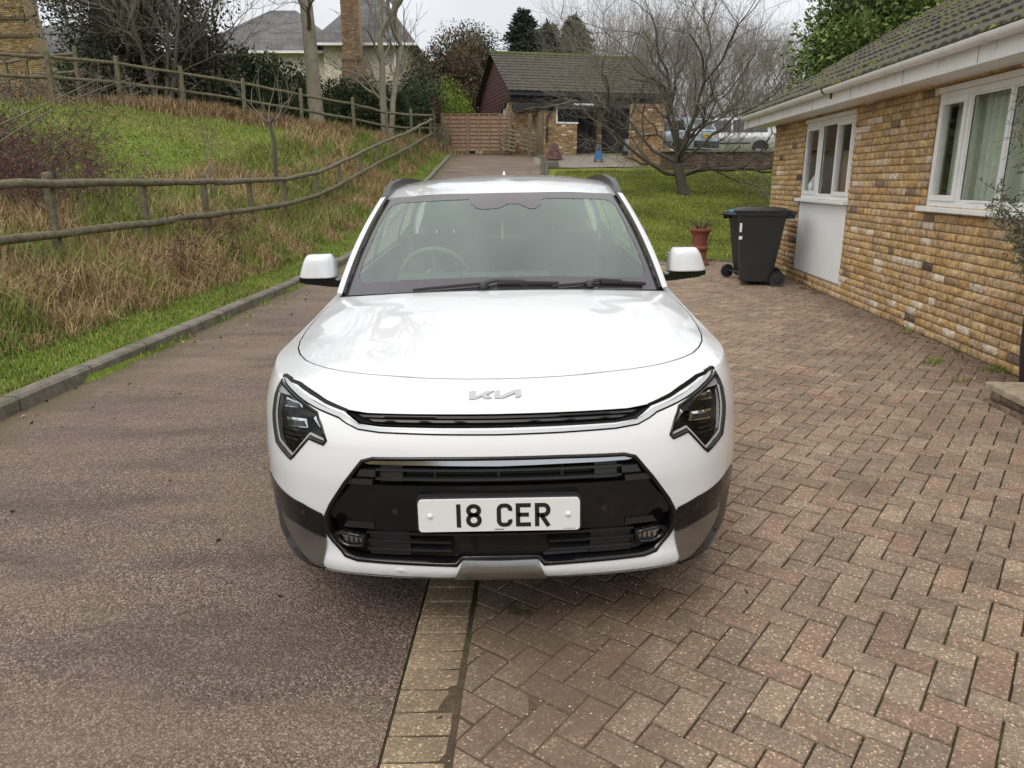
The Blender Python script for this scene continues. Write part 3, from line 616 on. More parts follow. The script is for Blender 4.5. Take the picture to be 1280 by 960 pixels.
# eaves
ff=MB(); OV=.34
obox(ff,TB,-.42,13,OV,OV+.02,EAVE-.04,EAVE+.15,.004); ff.build('fascia',M['upvc'],BW)
ff=MB(); obox(ff,TB,-.41,13,.0,OV-.002,EAVE-.03,EAVE-.015); ff.build('soffit',M['upvc'],BW)
gp=[]; nseg=9
for i in range(nseg): q=math.pi*i/(nseg-1); gp.append((-.056*math.cos(q),-.056*math.sin(q)))
gp2=[(x*.93,z*.93+.001) for x,z in gp[::-1]]; prof=gp+gp2; V=[];F=[]; n=len(prof)
for u_ in (-.50,13.): V+=[TB(u_,OV+.082+x,EAVE+.135+z) for x,z in prof]
F=[(i,(i+1)%n,n+(i+1)%n,n+i) for i in range(n)]+[tuple(range(n)),tuple(range(2*n-1,n-1,-1))]
g=MB(); g.add(V,F); gut=g.build('gutter',M['upvc'],BW,smooth=50)
for i,u_ in enumerate(np.arange(.15,12.9,.86)):
    k=MB(); V=[]
    for du in (-.022,.022):
        for i2 in range(nseg): q=math.pi*i2/(nseg-1); V.append(TB(u_+du,OV+.082-.061*math.cos(q),EAVE+.135-.061*math.sin(q)))
    k.add(V,[(i2,i2+1,nseg+i2+1,nseg+i2) for i2 in range(nseg-1)]); obox(k,TB,u_-.02,u_+.02,OV+.02,OV+.03,EAVE+.03,EAVE+.12)
    k.build('gutter_bracket',M['ink'] if i==4 else M['upvc'],gut,smooth=60)
for du in (.3,1.6,2.9,4.2,5.5,6.8,8.1,9.4,10.7): k=MB(); obox(k,TB,du,du+.006,OV+.02,OV+.0215,EAVE-.03,EAVE+.14); k.build('fascia_joint',M['stone'],BW)
pit=R(29.5); up=-bn*math.cos(pit)+np.array([0,0,math.sin(pit)]); P0=TB(-.46,OV+.075,EAVE+.135)
tr=tiled_roof('roof',BW,P0,bd*13.6,up*5.7,0,0,'tile',pitch=.33,wave=.165,amp=.028,step=.028,seed=2)
P1=P0+up*5.7; dn=-bn*math.cos(pit)-np.array([0,0,math.sin(pit)])
tiled_roof('rear_roof',BW,P1+dn*5.7,bd*13.6,-dn*5.7,0,0,'tile',pitch=.33,wave=.165,amp=.028,step=.028,seed=3,wstep=2)
rg=MB(); rg.tube([P1+np.array([0,0,.03]),P1+bd*13.6+np.array([0,0,.03])],.11,10); rg.build('ridge_tiles',M['tile'],tr,smooth=60)
vb=MB(); vb.add([P0-np.array([0,0,.04]),P0+up*5.7-np.array([0,0,.04]),P0+up*5.7-np.array([0,0,.2]),P0-np.array([0,0,.2])]+[p+bd*.03 for p in (P0-np.array([0,0,.04]),P0+up*5.7-np.array([0,0,.04]),P0+up*5.7-np.array([0,0,.2]),P0-np.array([0,0,.2]))],[(0,1,2,3),(7,6,5,4),(0,4,5,1),(1,5,6,2),(2,6,7,3),(3,7,4,0)]); vb.build('bargeboard',M['upvc'],BW)
# moss cushions on the tiles
V=[];F=[];C=[]; r=random.Random(8); nrm=np.cross(bd,up); nrm=nrm if nrm[2]>0 else -nrm
for i in range(2200):
    u_=r.uniform(0,13.4); s_=.33*r.randint(0,10)+r.uniform(-.03,.05)+(.0); 
    if r.random()>.25+.75*float(vnoise(u_,s_,1.1,3)>.45): continue
    c=P0+bd*u_+up*max(s_,0)+nrm*.035; q=r.uniform(.012,.034); k=len(V)
    for jx in range(6): a=jx*1.047+r.random(); V.append(c+bd*math.cos(a)*q*r.uniform(.8,1.4)+up*math.sin(a)*q*r.uniform(.7,1.2))
    V.append(c+nrm*q*.75); F+=[(k+jx,k+(jx+1)%6,k+6) for jx in range(6)]; m_=r.uniform(.7,1.3); C+=[(.10*m_,.115*m_,.02*m_) if r.random()<.7 else (.12*m_,.10*m_,.03*m_)]*7
mo=fast('roof_moss',np.array(V),np.array(F),M['matteleaf'],BW,smooth=True,col=np.array(C)); mo['kind']='stuff'
# slab doorstep at the right edge, tall black planter with an olive tree
st=empty('doorstep','concrete slab step on brick base, at the right edge of the paving','step',tuple(W(1285,545,4.5)*[1,1,0]+[0,0,.06]))
sx_,sy_=st.location.x,st.location.y
mb=MB(); mb.box((.40,0,.115),(.95,.80,.045),-.06,.008); mb.build('slab',mat('pale_slab',(.36,.30,.22),.9,var=.3,scale=9,bump=.5,dirt=((.14,.13,.07),4,.55,.8)),st)
TS=lambda u,n,v:np.array([-.05-n,.33-u,v]); 
sb=brickwork('brick_base',st,(0,.7),(-.03,.09),[],T=TS,seed=5,pal=[(.16,.12,.09),(.14,.11,.085)],white=0,black=0); mb=MB(); mb.box((.42,0,.03),(.94,.70,.12)); mb.build('mortar_core',M['mortar'],sb)
# ------------------------------------------------------------------ the white car
CAR=empty('parked_car','white crossover car facing the camera, parked half on tarmac and half on block paving','car',(-.03,2.17,0.0))
CAR.rotation_euler=(0,R(-1.1),0)
def densify(loop,st,closed=True):
    o=[]; n=len(loop)
    for i in range(n if closed else n-1):
        a,b=np.array(loop[i],float),np.array(loop[(i+1)%n],float); k=max(1,int(math.ceil(np.linalg.norm(b-a)/st)))
        for t in range(k): o.append(tuple(a+(b-a)*t/k))
    if not closed: o.append(tuple(loop[-1]))
    return o
def area2(loop,holes=[],st=.03,pts=None,dn=None):
    "constrained triangulation of a 2D region with an interior grid"
    loops=[densify(loop,dn or st)]+[densify(h,dn or st) for h in holes]; V=[];E=[]
    for L in loops:
        k=len(V); V+=L; E+=[(k+i,k+(i+1)%len(L)) for i in range(len(L))]
    B=np.array(V); lo,hi=B.min(0),B.max(0)
    if pts is None:
        A,C=np.meshgrid(np.arange(lo[0]+st*.5,hi[0],st),np.arange(lo[1]+st*.5,hi[1],st)); G=np.stack([A.ravel(),C.ravel()],1)
    else: G=pts
    k=inpoly(G,loops[0])
    for h in loops[1:]: k&=~inpoly(G,h)
    G=G[k]
    if len(G):
        keep=np.ones(len(G),bool)
        for i in range(0,len(B),200): keep&=(np.linalg.norm(G[:,None]-B[None,i:i+200],axis=2).min(1)>st*.38)
        G=G[keep]
    P=[Vector(p) for p in V]+[Vector(p) for p in G]
    r=geometry.delaunay_2d_cdt(P,E,[],0,1e-6); v=np.array([tuple(q) for q in r[0]]); f=np.array([t for t in r[2] if len(t)==3])
    c=v[f].mean(1); k=inpoly(c,loops[0])
    for h in loops[1:]: k&=~inpoly(c,h)
    f=f[k]; a=v[f]; cr_=(a[:,1,0]-a[:,0,0])*(a[:,2,1]-a[:,0,1])-(a[:,1,1]-a[:,0,1])*(a[:,2,0]-a[:,0,0]); f=np.where(cr_[:,None]<0,f[:,::-1],f); f=f[np.abs(cr_)>1e-9]
    return v,f,loops
def mirror(half): return list(half)+[(-a,b) for a,b in half[::-1] if abs(a)>1e-6]
def flip(loop): return [(-a,b) for a,b in loop][::-1]
def onshell(v,off=0.): return shell(v[:,0],v[:,1],off)
def patch(name,loop,off,m,parent,holes=[],st=.03,base_=None,smooth=True,f3=onshell,dn=None):
    "sheet following the shell at the given offset, with a skirt back to base_"
    v,f,loops=area2(loop,holes,st,dn=dn); P=f3(v,off); V=list(P); F=[f]
    if base_ is not None:
        for L in loops:
            L=np.array(L); a=f3(L,off); b=f3(L,base_); k=len(V); n=len(L); V+=list(a)+list(b)
            F.append(np.array([(k+i,k+(i+1)%n,k+n+(i+1)%n,k+n+i) for i in range(n)]))
    o=fast(name,np.array(V),F,m,parent,smooth=smooth); return o
def rail(name,pts,z0,z1,off,base_,m,parent,st=.03):
    "raised strip between two lines given as [(s,zlow,zhigh)...]"
    lo=[(p[0],p[1]) for p in pts]; hi=[(p[0],p[2]) for p in pts][::-1]; return patch(name,lo+hi,off,m,parent,base_=base_,st=st)
def wline(line,w_,m,name,off,base_,parent,closed=False,st=.03):
    "strip of width w_ centred on a line in shell coordinates"
    L=np.array(line,float); 
    if closed: L=np.vstack([L,L[:1]])
    t=np.gradient(L,axis=0); 
    nn=np.stack([-t[:,1],t[:,0]],1); nn/=np.linalg.norm(nn,axis=1)[:,None]+1e-9
    a=L+nn*w_/2; b=L-nn*w_/2
    V=[];F=[]
    D=lambda q:np.array(densify([tuple(x) for x in q],st,False))
    # resample both sides together
    A=[];B_=[]
    for i in range(len(L)-1):
        k=max(1,int(np.ceil(np.linalg.norm(L[i+1]-L[i])/st)))
        for j in range(k): A.append(a[i]+(a[i+1]-a[i])*j/k); B_.append(b[i]+(b[i+1]-b[i])*j/k)
    A.append(a[-1]);B_.append(b[-1]); A=np.array(A);B_=np.array(B_); n=len(A)
    V=np.concatenate([onshell(A,off),onshell(B_,off),onshell(A,base_),onshell(B_,base_)]); i=np.arange(n-1)
    F=np.concatenate([np.stack([i,i+1,n+i+1,n+i],1),np.stack([i,i+1,2*n+i+1,2*n+i],1),np.stack([n+i,n+i+1,3*n+i+1,3*n+i],1)])
    o=fast(name,V,F,m,parent,smooth=False); return o
# feature outlines on the wrap-around shell: (distance round the plan from the centre line, height)
HEAD=[(.918,.862),(.900,.815),(.872,.76),(.815,.672),(.704,.639),(.684,.655),(.625,.718),(.564,.705),(.552,.720),(.582,.765),(.616,.799),(.712,.826),(.835,.850)]
GRILLE=[(0,.684),(.19,.684),(.394,.681),(.432,.671),(.487,.602),(.545,.520),(.572,.470),(.573,.409),(.556,.383),(.508,.336),(.464,.327),(.30,.325),(.137,.322),(.118,.343),(0,.343)]
SLOT=[(0,.801),(.278,.802),(.426,.803),(.526,.812),(.47,.785),(.446,.773),(.375,.767),(.19,.765),(0,.764)]
AX1,AX2=.88,3.60
s_of=lambda y: float(np.interp(y,_C[:200,1] if False else _C[(_C[:,1]<3.7)][:,1],_S[(_C[:,1]<3.7)]))
SA,SB=s_of(AX1),s_of(AX2)
def arch(sc,r=.375,zc=.325,n=20): return [(sc+r*math.cos(math.pi*q/n),zc+r*math.sin(math.pi*q/n)) for q in range(n+1)]
# boundary white paint / dark lower body: half line from centre round to the tail
BL=[(0,.276),(.16,.276),(.385,.283),(.59,.284),(.60,.30)]
def edge_loop(a): return a
BLs=[(0,.274),(.15,.274),(.385,.283),(.575,.283),(.640,.305),(.70,.335),(.78,.40),(.86,.455),(.95,.485),(1.01,.492)]
def side_low():
    o=[]
    o+= [(SA-.43,.492)]; o+=[(SA+.43*math.cos(math.pi*q/20),.325+.43*math.sin(math.pi*q/20)) for q in range(17,3,-1)][::1]
    o+=[(SA+.45,.40),(SB-.45,.40)]
    o+=[(SB+.43*math.cos(math.pi*q/20),.325+.43*math.sin(math.pi*q/20)) for q in range(17,3,-1)]
    o+=[(SB+.45,.45),(SMAX-.6,.48),(SMAX-1e-3,.48)]
    return o
low=[p for p in BLs if p[0]<SA-.44]+side_low()
hi_=[(float(s),float(ztop(np.array(s)))) for s in np.linspace(0,SMAX-1e-3,190)]
half_white=low+hi_[::-1]
def both(name,loop,holes,off,m,parent,**k):
    a=patch(name,loop,off,m,parent,holes=holes,**k); return a
def joined(objs,name):
    V=[];F=[];k=0
    for o in objs:
        me=o.data; co=np.empty(len(me.vertices)*3); me.vertices.foreach_get('co',co); co=co.reshape(-1,3); V.append(co)
        for p in me.polygons: F.append([i+k for i in p.vertices])
        k+=len(co)
    par=objs[0].parent; mt=objs[0].data.materials[0]
    for o in objs: bpy.data.objects.remove(o)
    bm=bmesh.new(); vs=[bm.verts.new(v) for v in np.concatenate(V)]
    for f in F:
        try: bm.faces.new([vs[i] for i in f])
        except ValueError: pass
    bmesh.ops.remove_doubles(bm,verts=bm.verts[:],dist=4e-4); bmesh.ops.recalc_face_normals(bm,faces=bm.faces[:])
    me=bpy.data.meshes.new(name); bm.to_mesh(me); bm.free(); o=link(name,me,mt,par); sm(o,38); return o
# whole-width outline, so there is no seam at the nose
full=[(-a,b) for a,b in low[::-1] if a>1e-6]+low+hi_[::-1]+[(-a,b) for a,b in hi_ if a>1e-6]
holesW=[mirror(GRILLE[:])[::1],mirror(SLOT),HEAD,flip(HEAD)]
gs=np.concatenate([np.arange(-SMAX+.03,-1.2,.06),np.arange(-1.2,1.2,.022),np.arange(1.2,SMAX,.06)]); gz=np.arange(.24,1.08,.022)
A_,B_=np.meshgrid(gs,gz); PG=np.stack([A_.ravel(),B_.ravel()],1)
v,f,_l=area2(full,holesW,.022,pts=PG,dn=.03)
P=onshell(v); body1=fast('t1',P,f,M['paint'],CAR)
# skirt (thickness) round the openings of the painted shell
V=[];F=[]
for L in _l[1:]:
    L=np.array(L); k=len(V); n=len(L); V+=list(onshell(L,-.0002))+list(onshell(L,-.018)); F+=[(k+i,k+(i+1)%n,k+n+(i+1)%n,k+n+i) for i in range(n)]
fast('opening_edge',np.array(V),np.array(F),M['gloss_black'],CAR)
# bonnet outline in plan
SHUT=[(0,.229),(.10,.231),(.20,.240),(.285,.252),(.37,.268),(.45,.290),(.525,.325),(.59,.373),(.648,.432),(.70,.505),(.745,.60),(.782,.71),(.81,.84),(.830,1.0),(.838,1.15),(.838,1.30),(.825,1.42),(.795,1.555)]
from_s=lambda q:q
def inset(loop,d):
    L=np.array(loop); n=len(L); o=[]
    for i in range(n):
        a,b,c=L[i-1],L[i],L[(i+1)%n]; e1=b-a; e2=c-b; n1=np.array([-e1[1],e1[0]])/(np.linalg.norm(e1)+1e-9); n2=np.array([-e2[1],e2[0]])/(np.linalg.norm(e2)+1e-9); m_=n1+n2; m_/=np.linalg.norm(m_)+1e-9; o.append(tuple(b+m_*d/max(.4,float(np.dot(m_,n1)))))
    return o
cb=[(x,float(cowl_y(x))) for x in np.linspace(.755,0,12)]
bon=mirror(SHUT)  # right half out then left back
bon_loop=[(a,b) for a,b in SHUT]+cb; bon_loop=bon_loop+[(-a,b) for a,b in bon_loop[1:-1][::-1]]
BON=inset(bon_loop,.0035)
onhood=lambda v,off=0.: np.stack([v[:,0],v[:,1],hood(v[:,0],v[:,1])+off],1)
def hoodpatch(name,loop,off,m,st=.03,holes=[],base_=None):
    return patch(name,loop,off,m,CAR,holes=holes,st=st,base_=base_,f3=onhood,dn=.02)
bo_=hoodpatch('bonnet',BON,.001,M['paint'],.03,base_=-.012); sm(bo_,35)
# wings and nose lip outside the bonnet, sharing the shoulder line with the shell
EP=shell(np.array([p[0] for p in hi_]),np.array([p[1] for p in hi_])); k=EP[:,1]<1.75; EL=[(float(a),float(b)) for a,b in EP[k][:,:2]]; EL[0]=(0,EL[0][1])
bon_out=inset(bon_loop,-.0015)
SH2=[(float(a),float(b)) for a,b in SHUT]
wing=[p for p in EL]+[(EL[-1][0]-.05,EL[-1][1]),(.80,1.57)]+[ (a+.0015,b-.0012) for a,b in SHUT[::-1]]
wings=[]
for sg in (1,-1):
    lp=[(sg*a,b) for a,b in wing]; 
    v,f,_=area2(lp if sg>0 else lp[::-1],[],.03,dn=10)
    wings.append(fast('t2',onhood(v),f,M['paint'],CAR))
# shoulder ledge behind the wings
ks=[i for i in range(len(EP)) if EP[i,1]>=EP[k][-1,1]-1e-6 and EP[i,1]<4.05 and EP[i,0]>.3]
ys=[EP[i,1] for i in ks]
GB=lambda y: np.interp(y,[1.5,1.9,2.5,3.4,3.8,4.1],[.795,.808,.812,.805,.775,.72])
GZ_=lambda y: np.interp(y,[1.5,1.75,2.5,3.4,4.1],[.972,.982,1.012,1.052,1.075])
led=[]
for sg in (1,-1):
    V=[];F=[]
    for i in ks: V+=[(sg*EP[i,0],EP[i,1],EP[i,2]),(sg*(EP[i,0]*.4+GB(EP[i,1])*.6),EP[i,1],EP[i,2]*.35+GZ_(EP[i,1])*.65+.004),(sg*GB(EP[i,1]),EP[i,1],GZ_(EP[i,1])+.006)]
    F=[(3*i+j,3*i+j+1,3*i+j+4,3*i+j+3) for i in range(len(ks)-1) for j in (0,1)]
    led.append(fast('t3',np.array(V),np.array(F),M['paint'],CAR))
# tail deck
bodyA=joined([body1]+wings+led,'body')
hoodpatch('bonnet_gap',inset(bon_loop,-.012),-.016,M['dark'],.06)
# lower dark body
low2=[(0,.19),(.55,.19),(.75,.23),(.95,.25),(1.0,.235)]+[(SA-.375,.235)]+arch(SA)[::-1][0:]+[(SA+.375,.235),(SB-.375,.235)]+arch(SB)[::-1]+[(SB+.375,.25),(SMAX-.6,.28),(SMAX-1e-3,.28)]
lowb=[(-a,b) for a,b in low2[::-1] if a>1e-6]+low2+low[::-1]+[(-a,b) for a,b in low if a>1e-6]
lb=patch('lower_cladding',lowb,0.0,M['black_plastic'],CAR,st=.05)
# underside: floor pan with arches open
mb=MB(); mb.box((0,.52,.215),(1.25,.60,.03)); mb.box((0,2.25,.205),(1.55,2.1,.04)); mb.box((0,3.9,.29),(1.2,.8,.03)); mb.build('underbody',M['dark'],CAR)
for sg in (-1,1):
    for y in (AX1,AX2):
        mb=MB(); V=[];n=14
        for i in range(n+1):
            q=math.pi*i/n; V+=[(sg*(float(np.interp(y+.385*math.cos(q),_C[_C[:,1]<3.9][:,1],_C[_C[:,1]<3.9][:,0]))-.045),y+.385*math.cos(q),.325+.385*math.sin(q)),(sg*.55,y+.385*math.cos(q),.325+.385*math.sin(q))]
        mb.add(V,[(2*i,2*i+2,2*i+3,2*i+1) for i in range(n)]); mb.build('wheel_arch_liner',M['dark'],CAR)
# --- grille
gf=mirror(GRILLE); gr=patch('grille',gf,-.045,M['gloss_black'],CAR,st=.05,base_=0.0)
ring=lambda name,loop,w_,m,off,b_,par: wline(loop,w_,m,name,off,b_,par,closed=True)
ins=lambda loop,d: inset(loop,d)
def ringp(name,loop,d,m,off,b_,par,st=.03):   # a frame between the outline and its inset
    a=loop; b=ins(loop,d)
    V=[];F=[];A=[];B2=[]
    n=len(a)
    for i in range(n):
        p0,p1=np.array(a[i]),np.array(a[(i+1)%n]); q0,q1=np.array(b[i]),np.array(b[(i+1)%n]); k=max(1,int(np.ceil(np.linalg.norm(p1-p0)/st)))
        for j in range(k): A.append(p0+(p1-p0)*j/k); B2.append(q0+(q1-q0)*j/k)
    A=np.array(A);B2=np.array(B2); n=len(A); i=np.arange(n); j=(i+1)%n
    V=np.concatenate([onshell(A,b_),onshell(A,off),onshell(B2,off),onshell(B2,b_-.01)])
    F=np.concatenate([np.stack([i,j,n+j,n+i],1),np.stack([n+i,n+j,2*n+j,2*n+i],1),np.stack([2*n+i,2*n+j,3*n+j,3*n+i],1)])
    o=fast(name,V,F,m,par,smooth=False); return o
ccw=lambda L: L if sum(L[i][0]*L[(i+1)%len(L)][1]-L[(i+1)%len(L)][0]*L[i][1] for i in range(len(L)))>0 else L[::-1]
gl=ccw(gf); ringp('grille_surround',gl,.011,M['gloss_black'],.004,-.03,gr)
# centre band of the grille, flush gloss black
band=mirror([(0,.590),(.465,.590),(.552,.498),(.552,.470),(.46,.440),(.40,.436),(0,.436)])
patch('grille_band',band,-.012,M['gloss_black'],gr,st=.05,base_=-.045)
def slatbar(s0,s1,z0,z1,off=-.006,nm='slat',m='slat',dz=0):
    pts=[(s0,z0),(s1,z0+dz),(s1,z1+dz),(s0,z1)]; return patch(nm,pts,off,M[m],gr,st=.06,base_=-.045)
for z in (.640,.612): slatbar(-.385,.385,z-.0035,z+.0035,-.008)
for z in (.425,.395,.366): slatbar(-.43,-.155 if z<.42 else .0,z-.0035,z+.0035,-.008); slatbar(.155 if z<.42 else .0,.43,z-.0035,z+.0035,-.008)
for s_ in (-.37,-.2,0,.2,.37): slatbar(s_-.004,s_+.004,.60,.655,-.03,'grille_rib')
for s_ in (-.3,.3): slatbar(s_-.004,s_+.004,.345,.432,-.03,'grille_rib')
for sg in (-1,1):
    slatbar(*sorted((sg*.30,sg*.372)),.602,.655,-.016,'grille_blank'); slatbar(*sorted((sg*.29,sg*.425)),.345,.432,-.018,'grille_blank')
    for (a,b,z0,z1) in ((.385,.447,.618,.640),(.395,.485,.592,.610),(.40,.505,.442,.462)):
        q=[(sg*a,z0),(sg*b,z0),(sg*(b-.012),z1),(sg*a,z1)]; patch('grille_step',ccw(q),-.004,M['slat'],gr,base_=-.03)
    q=[(sg*x,z) for x,z in [(.541,.413),(.507,.424),(.437,.414),(.438,.372),(.501,.369),(.536,.384)]]
    fg=patch('fog_lamp',ccw(q),-.022,M['dark'],CAR,base_=.001); ringp('fog_frame',ccw(q),.007,M['gloss_black'],.003,-.02,fg)
    q2=[(sg*x,z) for x,z in [(.522,.412),(.450,.404),(.450,.381),(.505,.378)]]; patch('fog_lens',ccw(q2),-.008,mat('fog_reflector',(.34,.35,.36),.15,metal=.9),fg,base_=-.022)
    for k2 in range(4): patch('fog_vane',ccw([(sg*(.46+k2*.017),.383),(sg*(.463+k2*.017),.383),(sg*(.463+k2*.017),.402),(sg*(.46+k2*.017),.402)]),-.004,M['slat'],fg,base_=-.012)
    th=np.linspace(0,2*math.pi,17)[:-1]; q=[(sg*.329+.0105*math.cos(t),.503+.0105*math.sin(t)) for t in th]
    patch('parking_sensor',ccw(q),-.0095,M['slat'],gr,base_=-.014)
    q=[(sg*.655+.010*math.cos(t),.470+.010*math.sin(t)) for t in th]; patch('parking_sensor',ccw(q),.006,M['slat'],CAR,base_=.0)
# radar block in the lower middle
patch('radar_cover',[(-.13,.352),(.13,.352),(.13,.43),(-.13,.43)],-.012,M['gloss_black'],gr,base_=-.045)
# chrome bar inside the top of the grille
bar=mirror([(0,.655),(.19,.658),(.30,.658),(.405,.659),(.423,.663),(.394,.673),(.19,.677),(0,.675)]); patch('grille_trim',bar,.0,M['chrome'],gr,base_=-.03)
# slim slot under the bonnet lip
sl_=mirror(SLOT); so_=patch('air_slot',sl_,-.04,M['dark'],CAR,st=.05,base_=0.)
for z,a in ((.790,.44),(.779,.40)): patch('slot_blade',ccw(mirror([(0,z-.003),(a,z-.001),(a+.02,z+.005),(0,z+.003)])),-.012,M['slat'],so_,base_=-.04)
CH=[(0,.757),(.19,.759),(.374,.763),(.444,.772),(.480,.786),(.518,.800),(.613,.818),(.700,.836),(.770,.851),(.84,.862),(.90,.871)]
CHl=[(0,.749),(.19,.751),(.374,.755),(.448,.762),(.490,.777),(.523,.791),(.616,.809),(.702,.828),(.772,.843),(.842,.856),(.90,.868)]
patch('nose_trim',ccw([(-a,b) for a,b in CH[::-1]]+CH[1:]+CHl[::-1]+[(-a,b) for a,b in CHl[1:]]),.004,M['chrome'],CAR,base_=-.01)
wline([(-a,b-.003) for a,b in CHl[::-1]]+[(a,b-.003) for a,b in CHl[1:]],.0045,M['dark'],'trim_gap',.0015,-.01,CAR)
for sg in (-1,1):
    wline([(sg*a,b) for a,b in [(.50,.807),(.526,.812),(.60,.826),(.654,.838),(.72,.852),(.793,.8635),(.86,.8675),(.93,.870)]],.008,M['dark'],'panel_gap',.0012,-.01,CAR)
# headlights
hl_body=mat('lamp_housing',(.012,.012,.011),.35); hl_ref=mat('lamp_reflector',(.75,.76,.78),.08,metal=1); drl=mat('drl_strip',(.50,.50,.50),.3); web=mat('lamp_web',(.42,.42,.46),.3)
for sg in (-1,1):
    Z=lambda L: ccw([(sg*a,b) for a,b in L])
    h=patch('headlight',Z(HEAD),-.055,hl_body,CAR,st=.03,base_=0.,smooth=False)
    patch('lamp_glass',Z(HEAD),.001,M['lens'],h,st=.03)
    ringp('lamp_seal',Z(HEAD),.0075,M['gloss_black'],.003,-.02,h)
    # light blade along the lower edge, an upper white web
    D=[(.872,.76),(.815,.678),(.706,.650),(.686,.668),(.626,.730),(.566,.718)]; 
    ctr=np.array([.74,.76]); Dn=[tuple(np.array(p)+(ctr-np.array(p))/np.linalg.norm(ctr-np.array(p))*.017) for p in D]
    De=[tuple(np.array(p)+(ctr-np.array(p))/np.linalg.norm(ctr-np.array(p))*.005) for p in D]
    Hc=ccw(list(HEAD)); I1=inset(Hc,.011); I2=inset(Hc,.0165); ix=[Hc.index(p) for p in HEAD[1:8]]
    patch('light_blade',Z([I1[q] for q in ix]+[I2[q] for q in ix[::-1]]),-.006,drl,h,st=.02,base_=-.010)
    patch('light_blade',Z([(.908,.850),(.897,.822),(.80,.826),(.68,.803),(.64,.793),(.70,.817),(.835,.845)]),-.010,web,h,st=.03,base_=-.016)
    for q in ([(.835,.815),(.733,.812),(.712,.800),(.822,.787)],[(.793,.762),(.672,.770),(.655,.745),(.772,.733)]):
        b=patch('projector',Z(q),-.018,hl_ref,h,st=.02,base_=-.05); c=np.mean(q,0)
        patch('projector_lens',Z([tuple(c+(np.array(p)-c)*np.array([.82,.55])) for p in q]),-.012,M['darkglass'],b,st=.02,base_=-.018)
    for zz in (.722,.705,.690): patch('lamp_fin',Z([(.80,zz+.004),(.70,zz+.010),(.70,zz+.006),(.80,zz)]),-.022,M['slat'],h,base_=-.05)
    patch('lamp_fin',Z([(.64,.775),(.59,.742),(.585,.748),(.632,.783)]),-.018,hl_ref,h,base_=-.04)
    # corner cladding, silver ends, white blade
    patch('corner_trim',Z([(1.008,.492),(.95,.52),(.86,.526),(.775,.515),(.657,.502),(.577,.480),(.573,.470),(.574,.392),(.615,.401),(.697,.420),(.795,.430),(.86,.455),(.95,.485)]),.004,M['gloss_black'],CAR,base_=-.01)
    patch('skid_plate_end',Z([(.797,.427),(.697,.417),(.615,.398),(.574,.388),(.592,.283),(.649,.306),(.752,.350),(.80,.388)]),.007,M['silver'],CAR,base_=-.012)
    patch('lip_trim',Z([(.62,.268),(.72,.292),(.80,.335),(.80,.329),(.72,.285),(.62,.262)]),.010,M['silver'],CAR,base_=0)
patch('skid_plate',ccw(mirror([(0,.343),(.117,.345),(.150,.272),(0,.270)])),.014,M['silver'],CAR,base_=-.02)
patch('lower_blade',ccw(mirror([(0,.268),(.15,.268),(.385,.277),(.592,.279),(.585,.262),(.385,.258),(0,.25)])),.0065,mat('grey_lip',(.30,.30,.30),.4),CAR,base_=-.03)
# number plate
pf=lambda v,off=0.: np.stack([v[:,0],np.full(len(v),-.014-off)+.35*v[:,0]**2*0,v[:,1]],1)
def rrect(x0,x1,z0,z1,r,n=4):
    o=[]
    for cx,cz,a0 in ((x1-r,z0+r,-90),(x1-r,z1-r,0),(x0+r,z1-r,90),(x0+r,z0+r,180)):
        for i in range(n+1): q=R(a0+90*i/n); o.append((cx+r*math.cos(q),cz+r*math.sin(q)))
    return o
PX0,PX1,PZ0,PZ1=-.248,.248,.455,.560
np_=patch('number_plate',rrect(PX0,PX1,PZ0,PZ1,.012),.008,M['plate'],CAR,st=.2,base_=-.002,f3=pf,dn=.05,smooth=False)
patch('plate_holder',rrect(PX0-.006,PX1+.006,PZ0-.006,PZ1+.006,.014),-.0025,M['black_plastic'],CAR,st=.2,base_=-.03,f3=pf,dn=.05,smooth=False)
def stroke(paths,w_,T,closed=False,mb=None,d=.0012):
    for P in paths:
        P=[np.array(p,float) for p in P]; cl=np.linalg.norm(P[0]-P[-1])<1e-6; n=len(P); A=[];B=[]
        for i in range(n):
            a=P[i-1] if i>0 else (P[-2] if cl else None); c=P[i+1] if i<n-1 else (P[1] if cl else None); ns=[]
            if a is not None: e=P[i]-a; ns.append(np.array([-e[1],e[0]])/np.linalg.norm(e))
            if c is not None: e=c-P[i]; ns.append(np.array([-e[1],e[0]])/np.linalg.norm(e))
            m_=sum(ns); m_/=np.linalg.norm(m_); k=w_/2/max(.35,np.dot(m_,ns[0])); A.append(P[i]+m_*k); B.append(P[i]-m_*k)
        V=[T(p,d) for p in A]+[T(p,d) for p in B]+[T(p,0) for p in A]+[T(p,0) for p in B]; F=[]
        for i in range(n-1): F+=[(i,i+1,n+i+1,n+i),(i,i+1,2*n+i+1,2*n+i),(n+i,n+i+1,3*n+i+1,3*n+i)]
        if not cl: F+=[(0,n,3*n,2*n),(n-1,2*n-1,4*n-1,3*n-1)]
        mb.add(V,F)
def arc(cx,cz,rx_,rz_,a0,a1,n=10): return [(cx+rx_*math.cos(R(a0+(a1-a0)*i/n)),cz+rz_*math.sin(R(a0+(a1-a0)*i/n))) for i in range(n+1)]
CW,CHH,SW_=.048,.077,.0132; hw=SW_/2; x0,x1,z0,z1=hw,CW-hw,hw,CHH-hw; r_=.014
